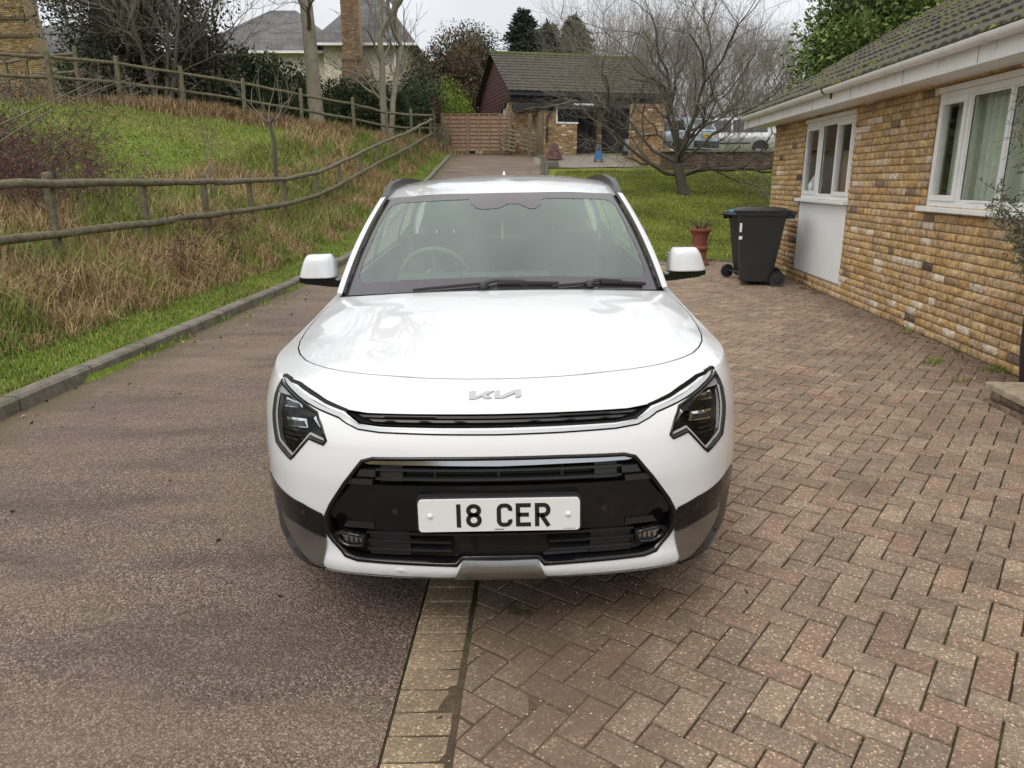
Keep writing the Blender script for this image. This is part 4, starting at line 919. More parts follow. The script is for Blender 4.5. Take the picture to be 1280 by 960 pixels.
G={'1':[[(.012,0),(.012,CHH)]],
 '8':[[(x1-.012,CHH*.52)]+arc(x1-.0125,z1-.013,.0125,.013,0,90)+arc(x0+.0125,z1-.013,.0125,.013,90,180)+arc(x0+.0125,CHH*.52+.011,.0125,.011,180,270)+[(x1-.012,CHH*.52)]],
 'C':[arc(x1-r_,z1-r_-.000,r_,r_,-15,90)+arc(x0+r_,z1-r_,r_,r_,90,180)+arc(x0+r_,z0+r_,r_,r_,180,270)+arc(x1-r_,z0+r_,r_,r_,-90,15)],
 'E':[[(CW-.002,z1),(x0,z1),(x0,z0),(CW-.002,z0)],[(x0,CHH*.51),(CW-.008,CHH*.51)]],
 'R':[[(x0,0),(x0,z1),(x1-.014,z1)]+arc(x1-.014,z1-.0165,.014,.0165,80,-80,8)+[(x0,z1-.033)],[(x1-.022,z1-.033),(x1+.001,0)]]}
zz_=CHH*.53
G['8']=[arc(CW/2,zz_+(z1-zz_)/2,x1-CW/2-.001,(z1-zz_)/2,0,360,24),arc(CW/2,z0+(zz_-z0)/2,x1-CW/2,(zz_-z0)/2,0,360,24)]
x=-.136; 
for ch in '18 CER':
    if ch==' ': x+=.036; continue
    m_=MB(); xo=x
    stroke(G[ch],SW_,lambda p,d,xo=xo:(xo+p[0],-.0222-d,PZ0+.0145+p[1]),mb=m_); m_.build('plate_character',M['ink'],np_,fixn=True)
    x+=(.024 if ch=='1' else CW)+.0105
for sg in (-1,1):
    m_=MB(); m_.lathe([(.0,-.0285),(.006,-.0275),(.009,-.024),(.009,-.022)],(sg*.212,0,.508),12,axis='y'); m_.build('plate_screw',M['plate'],np_,smooth=60)
m_=MB(); 
for i in range(7): m_.box((-.012+i*.0042,-.0225,PZ0+.006),(.0025,.0006,.004))
m_.build('plate_small_print',M['slat'],np_); m_=MB()
for i in range(9): m_.box((.200+i*.0042,-.0225,PZ0+.0055),(.0022,.0006,.002))
m_.build('plate_small_print',M['slat'],np_)
# badge on the nose panel
bmat=mat('badge_metal',(.42,.43,.44),.3,metal=.3)
BM=lambda L: ccw([(-.008+(x-640)/780*.172,.8375+(345-y)/140*.0165) for x,y in L])
bg_=patch('badge',BM([(250,215),(345,205),(345,297),(520,208),(622,208),(512,262),(592,332),(500,332),(440,288),(355,340),(255,345)]),.0055,bmat,CAR,st=.02,base_=0)
patch('badge_stroke',BM([(634,208),(712,205),(708,300),(925,200),(1030,195),(1030,295),(945,335),(940,240),(765,330),(634,332)]),.0055,bmat,bg_,st=.02,base_=0)
# --- greenhouse
wb=lambda u:(.765*u, float(cowl_y(.765*u)))
def ws(u,v_):
    "windscreen surface: u -1..1 across, v 0..1 up"
    xb=.765*u; yb=float(cowl_y(xb))+.005; zb=float(hood(min(abs(xb),.8),yb))+.004
    xt=.605*u; yt=1.90+.17*abs(u)**2.2; zt=1.437-.018*abs(u)**2
    b=4*v_*(1-v_)
    return np.array([xb+(xt-xb)*v_+.008*b*u,yb+(yt-yb)*v_-.012*b,zb+(zt-zb)*v_+.022*b])
WSF=lambda v,off=0.: np.array([ws(a,b)+np.array([0,-.68,.73])*off for a,b in v])
glassp=patch('windscreen',[(-1,0),(1,0),(1,1),(-1,1)],0,M['wscreen'],CAR,st=.07,f3=WSF)
inn=rrect(-.945,.945,.095,.915,.09,6)
# sensor bulge in the black border
top=[(.38,.915),(.335,.895),(.32,.83),(.27,.775),(.22,.775),(.14,.84),(.06,.84),(-.02,.785),(-.12,.775),(-.19,.79),(-.235,.85),(-.26,.915)]
i_=[k for k,p in enumerate(inn) if p[1]>.9149 and p[0]>0][-1]
inn=inn[:i_+1]+top+inn[i_+1:]
fr_=patch('windscreen_border',[(-1,0),(1,0),(1,1),(-1,1)],.0015,M['frit'],glassp,holes=[inn],st=.05,f3=WSF,dn=.03)
PILL=[]
GB=lambda y: np.interp(y,[1.5,1.9,2.5,3.4,3.8,4.1],[.808,.818,.818,.810,.78,.72])
def gh(t,h):
    yb=1.56+(4.10-1.56)*t; B=np.array([GB(yb),yb,GZ_(yb)+.004])
    yt=2.10+(4.0-2.10)*t; Rr=np.array([np.interp(yt,[2.1,2.5,3.0,3.6,4.0],[.662,.668,.665,.645,.60]),yt,np.interp(yt,[2.1,2.4,2.8,3.3,3.8,4.0],[1.405,1.450,1.477,1.475,1.44,1.415])])
    p=B+(Rr-B)*h; p[0]+=.022*4*h*(1-h); return p
for sg in (-1,1):
    V=[];n=14
    for i in range(n+1):
        t=i/n; p=ws(sg,t); o_=np.array([sg*.022,.020,-.003]); q=p+o_; V+=[p+np.array([0,-.006,.012]),p+o_*.45+np.array([sg*.004,-.01,.020]),q+np.array([0,0,.010]),q+np.array([0,.01,-.01])]
    F=[(4*i+j,4*i+j+1,4*i+j+5,4*i+j+4) for i in range(n) for j in range(3)]
    fast('pillar_trim',np.array(V),np.array(F),M['gloss_black'],CAR,smooth=True)
    PT=[]; 
    for i in range(n+1):
        t=i/n; p=ws(sg,t)+np.array([sg*.022,.020,.007]); e=gh(0,t); e=np.array([sg*e[0],e[1],e[2]]); m2=(p+e)/2+np.array([sg*.012,-.006,.006]); PT+=[p,m2,e]
    PILL.append((sg,PT))
for sg,PT in PILL: fast('front_pillar',np.array(PT),np.array([(3*i+j,3*i+j+1,3*i+j+4,3*i+j+3) for i in range(14) for j in (0,1)]),M['paint'],CAR,smooth=True)
def gside(sg): return lambda v,off=0.: np.array([(lambda p:(sg*(p[0]+off),p[1],p[2]+.3*off))(gh(a,b)) for a,b in v])
WIN=[[(.045,.10),(.40,.07),(.425,.90),(.07,.90),(.025,.30)],[(.45,.07),(.76,.07),(.76,.90),(.475,.90)],[(.80,.12),(.90,.30),(.87,.86),(.80,.88)]]
WIN[0]=[(.06,.08),(.40,.07),(.425,.90),(.075,.90)]
gsides=[]
for sg in (-1,1):
    lp=[(0,0),(1,0),(1,1),(0,1)]
    g_=patch('side_frame',lp,0,M['paint'],CAR,holes=WIN,st=.06,f3=gside(sg),dn=.05); sm(g_,50)
    for wn in WIN:
        q=patch('side_window',wn,.001,M['glass'],CAR,st=.15,f3=gside(sg),dn=.1)
    bt=patch('window_seal',[(.03,.0),(.93,.0),(.93,.06),(.03,.06)],.004,M['gloss_black'],g_,st=.1,f3=gside(sg),base_=0)
    patch('pillar_cover',[(.405,.03),(.445,.03),(.47,.93),(.43,.93)],.005,M['gloss_black'],g_,st=.2,f3=gside(sg),base_=0)
# roof
def roofp(u,y):
    e=np.array([np.interp(y,[1.9,2.1,2.5,3.0,3.6,4.0,4.25],[.63,.662,.668,.665,.645,.60,.56]),0,np.interp(y,[1.9,2.1,2.4,2.8,3.3,3.8,4.0,4.25],[1.385,1.405,1.450,1.477,1.475,1.44,1.415,1.36])])
    zc=np.interp(y,[1.90,2.1,2.3,2.6,2.9,3.2,3.6,4.0,4.25],[1.437,1.470,1.494,1.520,1.534,1.535,1.517,1.475,1.42])
    return np.array([e[0]*u,y,e[2]+(zc-e[2])*(1-abs(u)**2.6)])
V=[];us=np.linspace(-1,1,25); ys_=np.concatenate([np.linspace(0,1,30)])
for t in ys_:
    for u_ in us:
        y0_=1.90+.20*abs(u_)**2.2; y=y0_+(4.25-y0_)*t; p=roofp(u_,y)
        if t==0: pp=ws(u_*.999,1.0); p=np.array([p[0],y,p[2]])
        V.append(p)
I=np.arange(len(V)).reshape(30,25); F=np.stack([I[:-1,:-1],I[:-1,1:],I[1:,1:],I[1:,:-1]],-1).reshape(-1,4)
ro=fast('roof',np.array(V),F,M['paint'],CAR,smooth=True)
fast('roof_lining',np.array(V)-np.array([0,0,.025]),F,M['liner'],ro,smooth=True)
# rear hatch: from the roof end down to the tail
V=[];
for t in np.linspace(0,1,8):
    for u_ in np.linspace(-1,1,9): V.append((u_*(.58+.14*t),4.22+.10*t-.05*abs(u_)**2,1.40*(1-t)+1.03*t))
I=np.arange(72).reshape(8,9); F=np.stack([I[:-1,:-1],I[:-1,1:],I[1:,1:],I[1:,:-1]],-1).reshape(-1,4); fast('rear_window',np.array(V),F,M['darkglass'],CAR,smooth=True)
V=[];
for t in (0,1):
    for u_ in np.linspace(-1,1,15): 
        V.append((u_*.80,(4.34-.22*abs(u_)**4) if t==0 else 4.05,1.045+.0*t))
fast('tail_deck',np.array(V),np.array([(i,i+1,16+i,15+i) for i in range(14)]),M['paint'],CAR)
for sg in (-1,1):
    V=[(sg*.60,3.99,1.41),(sg*.56,4.25,1.365),(sg*.72,4.30,1.04),(sg*.72,4.08,1.05)]; fast('rear_pillar',np.array(V),np.array([(0,1,2,3)]),M['paint'],CAR)
    # roof rails
    mbr=MB(); pts=[]; rad=[]
    for i,y in enumerate(np.linspace(2.10,3.85,22)):
        t=i/21; p=roofp(.965,y); lift=.026*min(1,t/.10,(1-t)/.1)
        pts.append((sg*p[0],y,p[2]+lift+.004)); rad.append(.017)
    Vr=[];Fr=[]
    for i,(x_,y_,z_) in enumerate(pts):
        wd=.023; Vr+=[(x_-wd,y_,z_-.045),(x_-wd*.7,y_,z_+.012),(x_+wd*.7,y_,z_+.012),(x_+wd,y_,z_-.045)]
    for i in range(21): Fr+=[(4*i+j,4*i+(j+1)%4,4*i+4+(j+1)%4,4*i+4+j) for j in range(4)]
    Fr+=[(0,1,2,3),(87,86,85,84)]; mbr.add(Vr,Fr)
    mbr.build('roof_rail',M['black_plastic'],CAR,smooth=50)
# shark fin
mbf=MB(); mbf.add([(-.022,3.62,1.50),(.022,3.62,1.50),(.028,3.82,1.49),(-.028,3.82,1.49),(0,3.74,1.575),(0,3.79,1.575)],[(0,1,4),(1,2,5,4),(2,3,5),(3,0,4,5)]); mbf.build('antenna_fin',M['paint'],CAR)
# wipers
def wiper(pts_arm,blade):
    m_=MB(); m_.tube([ws(*p)+np.array([0,-.012,.016]) for p in pts_arm],[.010,.009,.006,.005][:len(pts_arm)],6); m_.lathe([(.024,-.01),(.022,.012),(.012,.02),(0,.022)],tuple(ws(*pts_arm[0])+np.array([0,-.012,.004])),12); o=m_.build('wiper',M['black_plastic'],CAR,smooth=50)
    b=MB(); P_=[ws(*p)+np.array([0,-.010,.012]) for p in densify(blade,.08,False)]; b.tube(P_,.0075,6); b.build('wiper_blade',M['rubber'],o,smooth=50)
wiper([(-.10,.025),(-.03,.045),(.14,.04)],[(-.52,-.004),(-.30,.012),(-.1,.03)])
wiper([(.53,.030),(.60,.046),(.74,.045)],[(.30,-.0),(.45,.016),(.55,.03)])
m_=MB(); m_.tube([ws(*p)+np.array([0,-.012,.012]) for p in ((-.02,.030),(.12,.030),(.34,.022))],.0095,6); m_.build('wiper_blade',M['rubber'],CAR,smooth=50)
m_=MB(); m_.tube([ws(*p)+np.array([0,-.012,.012]) for p in ((.60,.035),(.72,.036),(.90,.030))],.0095,6); m_.build('wiper_blade',M['rubber'],CAR,smooth=50)
# mirrors
for sg in (-1,1):
    mr=empty('door_mirror'); del_=None; mr.parent=CAR; mr.location=(sg*.935,1.74,1.055)
    V=[];K=28; zs=[-.016,-.014,-.008,.0,.02,.045,.068,.084,.094,.099]
    for a_,z_ in enumerate(zs):
        t=(z_+.016)/.115; sh=(1-max(0,(t-.70)/.30)**2.5*.30) if t>.7 else 1; sh*=(.96 if a_==0 else 1)
        xo=.104-.034*t-.012*t*t; xi=.082-.008*t; hd=.070*(1-.18*t)*sh
        for q in range(K):
            th=2*math.pi*q/K; cx=abs(math.cos(th))**.45*(1 if math.cos(th)>0 else -1); cy=abs(math.sin(th))**.55*(1 if math.sin(th)>0 else -1)
            xx=(cx*xo if cx>0 else cx*xi)*(.5+.5*sh); V.append((sg*xx,cy*hd+ (.018*(xx/.1)**2),z_))
    F=[(a_*K+q,a_*K+(q+1)%K,(a_+1)*K+(q+1)%K,(a_+1)*K+q) for a_ in range(len(zs)-1) for q in range(K)]+[tuple((len(zs)-1)*K+q for q in range(K)),tuple(range(K))]
    mc=MB(); mc.add(V,F); mc.build('mirror_cap',M['paint'],mr,smooth=60)
    k=MB(); k.prism([(sg*-.088,-.022),(sg*.094,-.012),(sg*.094,-.034),(sg*.06,-.046),(sg*-.07,-.062),(sg*-.15,-.066),(sg*-.16,-.045),(sg*-.10,-.030)][::1 if sg>0 else -1],-.050,.052); k.build('mirror_base',M['gloss_black'],mr)
    k=MB(); k.box((0,.057,.028),(.165,.006,.088),0,.002); k.build('mirror_glass',M['chrome'],mr)
# wheels
def wheel(x_,y_,sg):
    wv=empty('wheel'); wv.parent=CAR; wv.location=(x_,y_,.325)
    t=MB(); t.lathe([(.215,-.09),(.30,-.105),(.322,-.085),(.328,-.04),(.328,.04),(.322,.085),(.30,.105),(.215,.09)],(0,0,0),40,axis='x'); t.build('tyre',M['rubber'],wv,smooth=50)
    r_2=MB(); r_2.lathe([(.215,-.09),(.20,-.08),(.20,.06),(.215,.085),(.222,.088)],(0,0,0),40,axis='x')
    for i in range(5):
        a=i*2*math.pi/5
        for da in (-.16,.16):
            p0=np.array([sg*.055,.05*math.cos(a),.05*math.sin(a)]); p1=np.array([sg*.075,.205*math.cos(a+da),.205*math.sin(a+da)]); r_2.tube([p0,p1],[.020,.013],6)
    r_2.lathe([(.06,sg*.03),(.06,sg*.06),(.03,sg*.07),(0,sg*.07)],(0,0,0),20,axis='x'); r_2.build('rim',M['rim'],wv,smooth=40)
    b=MB(); b.lathe([(.0,-.02),(.19,-.02),(.19,.0),(0,0)],(0,0,0),24,axis='x'); b.build('brake_disc',M['dark'],wv)
for sg in (-1,1):
    for y_ in (AX1,AX2): wheel(sg*.755,y_,sg)
# door shut lines and handles on both sides
for sg in (-1,1):
    for yd in (1.72,2.72,3.52): 
        s_=s_of(yd); wline([(sg*s_,.42),(sg*s_,.70),(sg*s_,float(ztop(np.array(s_)))-.01)],.005,M['dark'],'door_gap',.001,-.005,CAR)
    for yd in (2.58,3.38):
        s_=s_of(yd); patch('door_handle',ccw([(sg*(s_-.08),.86),(sg*(s_+.08),.86),(sg*(s_+.08),.885),(sg*(s_-.08),.885)]),.03,M['paint'],CAR,base_=0)
# --- cabin
c=MB(); V=[];n=12
for (yo,zo) in ((.03,-.03),(.25,-.015),(.42,.00),(.52,-.03),(.55,-.20)):
    for i in range(n+1): u_=-1+2*i/n; b_=ws(u_*.97,0); V.append((b_[0]*.97,1.22+(b_[1]-1.2)*(1 if yo<.1 else max(0,1-yo*2))+yo,1.0+zo*1.0+.0))
c.add(V,[(r_*(n+1)+i,r_*(n+1)+i+1,(r_+1)*(n+1)+i+1,(r_+1)*(n+1)+i) for r_ in range(4) for i in range(n)]); c.box((-.37,1.75,1.01),(.34,.16,.07),0,.03); c.box((0,1.78,1.0),(.5,.05,.09),0,.02)
dsh=c.build('dashboard',M['dash'],CAR,smooth=50)
c=MB(); 
Tm=Matrix.Translation((-.37,2.02,.985))@Matrix.Rotation(R(-65),4,'X'); ringpts=[Tm@Vector((.185*math.cos(q),.185*math.sin(q),0)) for q in np.linspace(0,2*math.pi,33)]
c.tube(ringpts,.016,8,cap=False)
for a in (0,180,270): c.tube([Tm@Vector((0,0,-.02)),Tm@Vector((.18*math.cos(R(a)),.18*math.sin(R(a)),0))],.014,6)
c.lathe([(0,.0),(.06,.0),(.065,-.02),(.05,-.04)],(-.37,2.02,.985),16,axis='y'); c.build('steering_wheel',mat('wheel_grip',(.10,.10,.10),.5),CAR,smooth=60)
for x_ in (-.37,.37):
    for (y_,zb) in ((2.62,.62),(3.45,.66)):
        c=MB(); c.box((x_,y_-.22,zb-.04),(.50,.52,.16),0,.05); Mt=Matrix.Translation((x_,y_+.06,zb+.26))@Matrix.Rotation(R(-14),4,'X'); c.box((0,0,0),(.48,.14,.62),0,.05,M=Mt); se=c.build('seat',M['seat'],CAR,smooth=60)
        c=MB(); Mt=Matrix.Translation((x_,y_+.155,zb+.67))@Matrix.Rotation(R(-8),4,'X'); c.box((0,0,0),(.26,.09,.17),0,.035,M=Mt); c.build('headrest',M['seat'],se,smooth=60)
        c=MB(); 
        for dx in (-.055,.055): c.tube([(x_+dx,y_+.13,zb+.50),(x_+dx,y_+.15,zb+.64)],.006,6)
        c.build('headrest_post',M['chrome'],se)
c=MB(); c.box((.0,2.12,1.335),(.24,.025,.06),0,.012); c.tube([(0,2.10,1.36),(0,2.03,1.40)],.012,6); rv=c.build('rear_view_mirror',M['dash'],CAR,smooth=50)
c=MB(); c.box((0,2.11,1.24),(.012,.004,.10)); c.tube([(0,2.11,1.30),(0,2.11,1.24)],.0015,4); c.build('air_freshener',mat('ivory',(.55,.52,.42),.6),rv)
# inner door cards and floor
c=MB()
for sg in (-1,1): c.add([(sg*.79,1.55,.55),(sg*.79,4.1,.55),(sg*.79,4.1,1.04),(sg*.79,2.5,1.0),(sg*.775,1.6,.96)],[(0,1,2,3,4)])
c.box((0,2.9,.42),(1.5,2.6,.03)); c.box((0,1.55,.72),(1.5,.04,.5)); c.box((0,4.0,.75),(1.4,.04,.6)); c.build('cabin_shell',M['dash'],CAR)
# ------------------------------------------------------------------ fences
def post(mb,p,w_,h,r,tilt=.02,top=.03):
    "squared timber post with a weathered top"
    tx,ty=r.uniform(-tilt,tilt),r.uniform(-tilt,tilt); V=[]
    for z,s in ((-.3,1),(h-top,1),(h,.72)):
        for a,b in ((-1,-1),(1,-1),(1,1),(-1,1)): V.append((p[0]+a*w_/2*s+tx*z,p[1]+b*w_/2*s+ty*z,p[2]+z+r.uniform(-.006,.006)))
    mb.add(V,[(4*i+j,4*i+(j+1)%4,4*i+4+(j+1)%4,4*i+4+j) for i in (0,1) for j in range(4)]+[(8,9,10,11)])
def rail_mesh(mb,pts,hw,r,k=8):
    "half-round pole rail with slight wander"
    P=[]; 
    for i in range(len(pts)-1):
        a,b=np.array(pts[i]),np.array(pts[i+1]); n=4
        for j in range(n): P.append(a+(b-a)*j/n+np.array([r.gauss(0,.006),r.gauss(0,.006),r.gauss(0,.008)]))
    P.append(np.array(pts[-1])); mb.tube(P,[hw*r.uniform(.88,1.1) for _ in P],k)
def poly_at(P,d):
    L=np.concatenate([[0],np.cumsum(np.linalg.norm(np.diff(P[:,:2],axis=0),axis=1))]); return np.array([np.interp(d,L,P[:,i]) for i in range(3)]),L[-1]
def post_rail(name,label,P,sp,rails,hw,pw,ph,seed,d0=0,d1=None,off=.05,cat='fence',sagging=.0):
    f=empty(name,label,cat,tuple(P[0]*[1,1,1])); o=P[0]; r=random.Random(seed); _,Lt=poly_at(P,0); d1=d1 or Lt; ds=np.arange(d0,d1+.01,sp); pts=[poly_at(P,d)[0] for d in ds]
    for p in pts:
        m=MB(); post(m,p-o,pw,ph+r.uniform(-.02,.06),r); m.build('post',M['wood'],f)
    for h in rails:
        m=MB(); rail_mesh(m,[p-o+np.array([off,-off*.5,h+r.gauss(0,.008)]) for p in pts],hw,r); m.build('rail',M['wood'],f,smooth=60)
    return f
G1=F1.copy(); post_rail('post_rail_fence','weathered post and pole rail fence running along the tarmac drive',G1,2.05,(1.04,.50),.050,.082,1.13,3,d0=1.6,off=.06)
G2=F2.copy(); _,L2=poly_at(G2,0)
post_rail('post_rail_fence','mossy post and rail fence along the top of the grassy field, below the hedge',G2,1.95,(1.12,.62),.048,.10,1.28,4,d0=L2%1.95,off=-.05)
# short stretch of fence going off behind, top left
q0=W(60,100,23.2); q1=W(-60,84,27)
post_rail('post_rail_fence','short stretch of post and rail fence by the tall brick chimney, top left',np.array([W(98,104,23.6),W(60,106,24.4),W(10,112,26),W(-70,118,29)])-np.array([0,0,.3]),1.4,(1.1,.6),.04,.09,1.25,6)
# ------------------------------------------------------------------ gate
GY_=35.1; a=W(553,187,GY_); b=W(637,188,GY_); gz0=min(a[2],b[2])
gt=empty('timber_gate','brown close-boarded timber gate closing the far end of the drive','gate',(a[0],GY_,gz0-.10)); LX=b[0]-a[0]; GH=W(600,140,GY_)[2]-gz0; r=random.Random(2)
NL=2; xs=[0,LX*.38,LX]
for i in range(2):
    x0,x1=xs[i]+.06,xs[i+1]-.02; m=MB(); nb=9
    for k in range(nb):
        z=.08+k*(GH-.12)/nb; V=[(x0,-.012,z),(x1,-.012,z),(x1,-.03,z+(GH-.12)/nb),(x0,-.03,z+(GH-.12)/nb)]; m.add([(p[0],p[1]-.035 if j<2 else p[1]+.022,p[2]) for j,p in enumerate(V)]+[(p[0],.0,p[2]) for p in V],[(0,1,2,3),(7,6,5,4),(0,4,5,1),(1,5,6,2),(2,6,7,3),(3,7,4,0)],tuple(c*r.uniform(.8,1.2) for c in (1,1,1)) if 0 else None)
    p_=m.build('board_panel',M['wood_new'],gt)
    nr=4 if i==0 else 5
    for k in range(nr):
        m=MB(); x=x0+(x1-x0)*(k/(nr-1)); m.box((x,-.075,GH/2+.04),(.06,.05,GH-.04)); m.build('batten',M['wood_new'],p_)
    m=MB(); m.box(((x0+x1)/2,-.02,GH+.02),(x1-x0+.05,.09,.035)); m.build('capping',M['wood_new'],p_)
for x in (0.0,xs[1]+.02,LX+.05): m=MB(); m.box((x,-.03,GH/2+.0),(.10,.12,GH+.12),0,.01); m.build('gate_post',M['wood'],gt)
# grey plank panel left of the gate
m=MB(); c=W(545,165,34.3); pf=empty('plank_fence','short grey plank fence panel between the field fence and the timber gate','fence',(c[0]-.3,34.6,c[2]-1.0))
for k in range(6):
    m=MB(); m.box((k*.15,0,.65+r.uniform(-.04,.04)),(.13,.025,1.3),0,.004); m.build('plank',M['wood'],pf)
m=MB(); m.box((.38,.03,1.05),(1.0,.05,.08)); m.build('crossbar',M['wood'],pf)
# leaning pallets
for i,(px,lab,an) in enumerate(((612,'left one of two old wooden pallets leaning by the timber gate',.22),(646,'right one of two old wooden pallets leaning by the timber gate',.34))):
    c=W(px+14 if i==0 else px+4,187,34.3); P_=empty('pallet',lab,'pallet',(c[0],c[1],c[2]),.2,'old pallets leaning by the gate')
    Mx=Matrix.Rotation(R(-22),4,'X')@Matrix.Rotation(R(14),4,'Y')
    for x in (0,.28,.56): m=MB(); m.box((x,0,.5),(.08,.09,1.0),M=Mx,bev=.005); m.build('bearer',M['wood'],P_)
    for k in range(6): m=MB(); m.box((.28,-.055,.06+k*.18),(.66,.018,.09),M=Mx); m.build('slat',M['wood'],P_)
c=W(662,190,33.6); p_=empty('wooden_post','thick weathered timber post with metal cap beside the pallets','post',(c[0],c[1],c[2])); m=MB(); post(m,(0,0,0),.17,1.5,r); m.build('shaft',M['wood'],p_); m=MB(); m.lathe([(.05,0),(.045,.04),(0,.05)],(0,0,1.49),10); m.build('cap',M['silver'],p_)
# ------------------------------------------------------------------ garage building
th=R(13.4); gX=np.array([math.cos(th),math.sin(th),0]); gY=np.array([-math.sin(th),math.cos(th),0]); c0=W(641,192,35.4); gzb=2.62
LG=7.2
GA=empty('garage_building','brick garage with brown tiled roof and dark red gable at the end of the drive','garage',(c0[0],c0[1],gzb),th)
def TG(u,n,v): return np.array([u,-n,v])            # front, n out to the camera
def TGl(u,n,v): return np.array([-n,u,v])           # left gable side
EH=2.72; RH=4.65; DP=7.0; LG=7.2
old=[(.33,.21,.10),(.38,.25,.12),(.30,.18,.09),(.26,.16,.10),(.36,.27,.16),(.22,.15,.10)]
fw_=brickwork('front_wall',GA,(0,LG),(0,2.3),[(2.6,3.9,0,2.1),(4.15,5.9,0,2.1)],T=TG,seed=21,pal=old,round_=False); mb=MB(); bedding(mb,(.01,LG),(-.5,2.4),[(2.6,3.9,0,2.1),(4.15,5.9,0,2.1)],TG); mb.build('mortar_bed',M['mortar'],fw_)
sw=brickwork('gable_wall',GA,(.0,DP),(0,2.55),[(1.0,3.4,1.2,2.45)],T=TGl,seed=22,pal=old,round_=False); mb=MB(); bedding(mb,(.01,DP),(-.5,2.6),[(1.0,3.4,1.2,2.45)],TGl); mb.build('mortar_bed',M['mortar'],sw)
m=MB(); 
for k in range(3):
    u0=1.0+k*.8
    for q in ((u0,u0+.8,1.2,1.27),(u0,u0+.8,2.38,2.45),(u0,u0+.06,1.27,2.38),(u0+.74,u0+.8,1.27,2.38)): obox(m,TGl,q[0],q[1],-.06,.01,q[2],q[3])
wf=m.build('window',M['upvc'],GA); m=MB(); obox(m,TGl,1.03,3.37,-.04,-.03,1.23,2.4); m.build('pane',mat('old_pane',(.38,.38,.33),.3),wf)
# gable cladding in overlapping boards
for k in range(17):
    z0=1.95+k*.165; z1=z0+.18; 
    def lim(z): 
        t=(RH-z)/(RH-EH); t=min(max(t,0),1.35); return DP/2-DP/2*t*1.06,DP/2+DP/2*t*1.06
    a0,a1=lim(z0); b0,b1=lim(z1)
    if k<5: # dips lower at the back
        a0=max(a0,0+ (2.62-z0)*3.2); b0=max(b0,0+(2.62-z1)*3.2)
    if b1-b0<.05: b0=b1=DP/2
    m=MB(); P_=[(a0,.05,z0),(a1,.05,z0),(b1,.03,z1),(b0,.03,z1)]; m.add([TGl(*p) for p in P_]+[TGl(p[0],p[1]-.03,p[2]) for p in P_],[(0,1,2,3),(7,6,5,4),(0,4,5,1),(3,2,6,7)]); m.build('cladding_board',M['redclad'],GA)
sl=np.array([0,DP/2+.45,RH-EH+.12]); P0_=np.array([-.3,-.45,EH-.1])
tiled_roof('roof',GA,P0_,np.array([LG+.5,0,0]),sl,0,0,'tile_red',pitch=.33,wave=.30,amp=.030,step=.035,seed=5,wstep=6)
P1_=P0_+sl; tiled_roof('rear_roof',GA,P1_+np.array([0,DP/2+.45,-(RH-EH+.12)]),np.array([LG+.5,0,0]),np.array([0,-(DP/2+.45),RH-EH+.12]),0,0,'tile_red',pitch=.33,wave=.30,amp=.03,step=.035,wstep=3)
m=MB(); m.tube([P1_+[0,0,.02],P1_+[LG+.5,0,.02]],.11,8); m.build('ridge_tiles',M['matteleaf'] if 0 else mat('mossy_ridge',(.085,.10,.03),.95,var=.4,scale=6),GA,smooth=60)
m=MB(); m.box((LG/2,.1,2.44),(LG+.3,.5,.42)); m.build('black_fascia',M['blackwood'],GA)
m=MB(); m.box((LG/2,-.38,EH-.16),(LG+.5,.06,.22)); m.build('eaves_board',M['blackwood'],GA)
m=MB(); m.box((.9,-.26,1.98),(1.9,.45,.26)); m.build('low_beam',M['blackwood'],GA)
# projecting lean-to with the small window
TL=lambda u,n,v: TG(u,n+1.3,v)
lt=brickwork('lean_to_wall',GA,(1.05,2.55),(0,1.75),[(1.6,2.55,1.25,1.75)],T=TL,seed=25,pal=old,round_=False); mb=MB(); bedding(mb,(1.06,2.54),(-.5,1.76),[(1.6,2.55,1.25,1.76)],TL,.2); mb.box((1.12,-.65,.9),(.12,1.3,1.8)); mb.build('mortar_bed',M['mortar'],lt)
m=MB(); 
for q in ((1.6,2.6,1.25,1.31),(1.6,1.66,1.31,1.86),(1.6,2.6,1.86,1.90)): obox(m,TL,q[0],q[1],-.05,.02,q[2],q[3])
wf=m.build('window',M['upvc'],GA); m=MB(); obox(m,TL,1.66,2.6,-.03,-.02,1.31,1.86); m.build('pane',M['darkglass'],wf)
m=MB(); m.box((3.2,-.75,1.98),(4.5,1.6,.14)); m.build('lean_to_roof',M['blackwood'],GA); m=MB(); m.box((2.75,-1.57,2.02),(.9,.04,.07)); m.build('white_trim',M['upvc'],GA)
m=MB(); m.box((LG/2,DP-.1,1.2),(LG,.2,2.5)); m.box((LG-.1,DP/2,1.2),(.2,DP-.4,2.5)); m.build('rear_wall',M['mortar'],GA)
m=MB(); m.tube([(.75,-1.4,1.95),(1.35,-1.42,1.86),(1.30,-1.40,1.6),(1.18,-1.38,1.5),(1.18,-1.38,.45)],.04,8); m.build('drainpipe',M['black_plastic'],GA,smooth=60)
for (u0,u1) in ((2.6,3.9),(4.15,5.9)):
    m=MB(); 
    for k in range(int((u1-u0)/.15)): obox(m,TG,u0+k*.15+.004,u0+(k+1)*.15-.004,-.25,-.2,0,2.2)
    m.build('garage_door',M['blackwood'],GA)
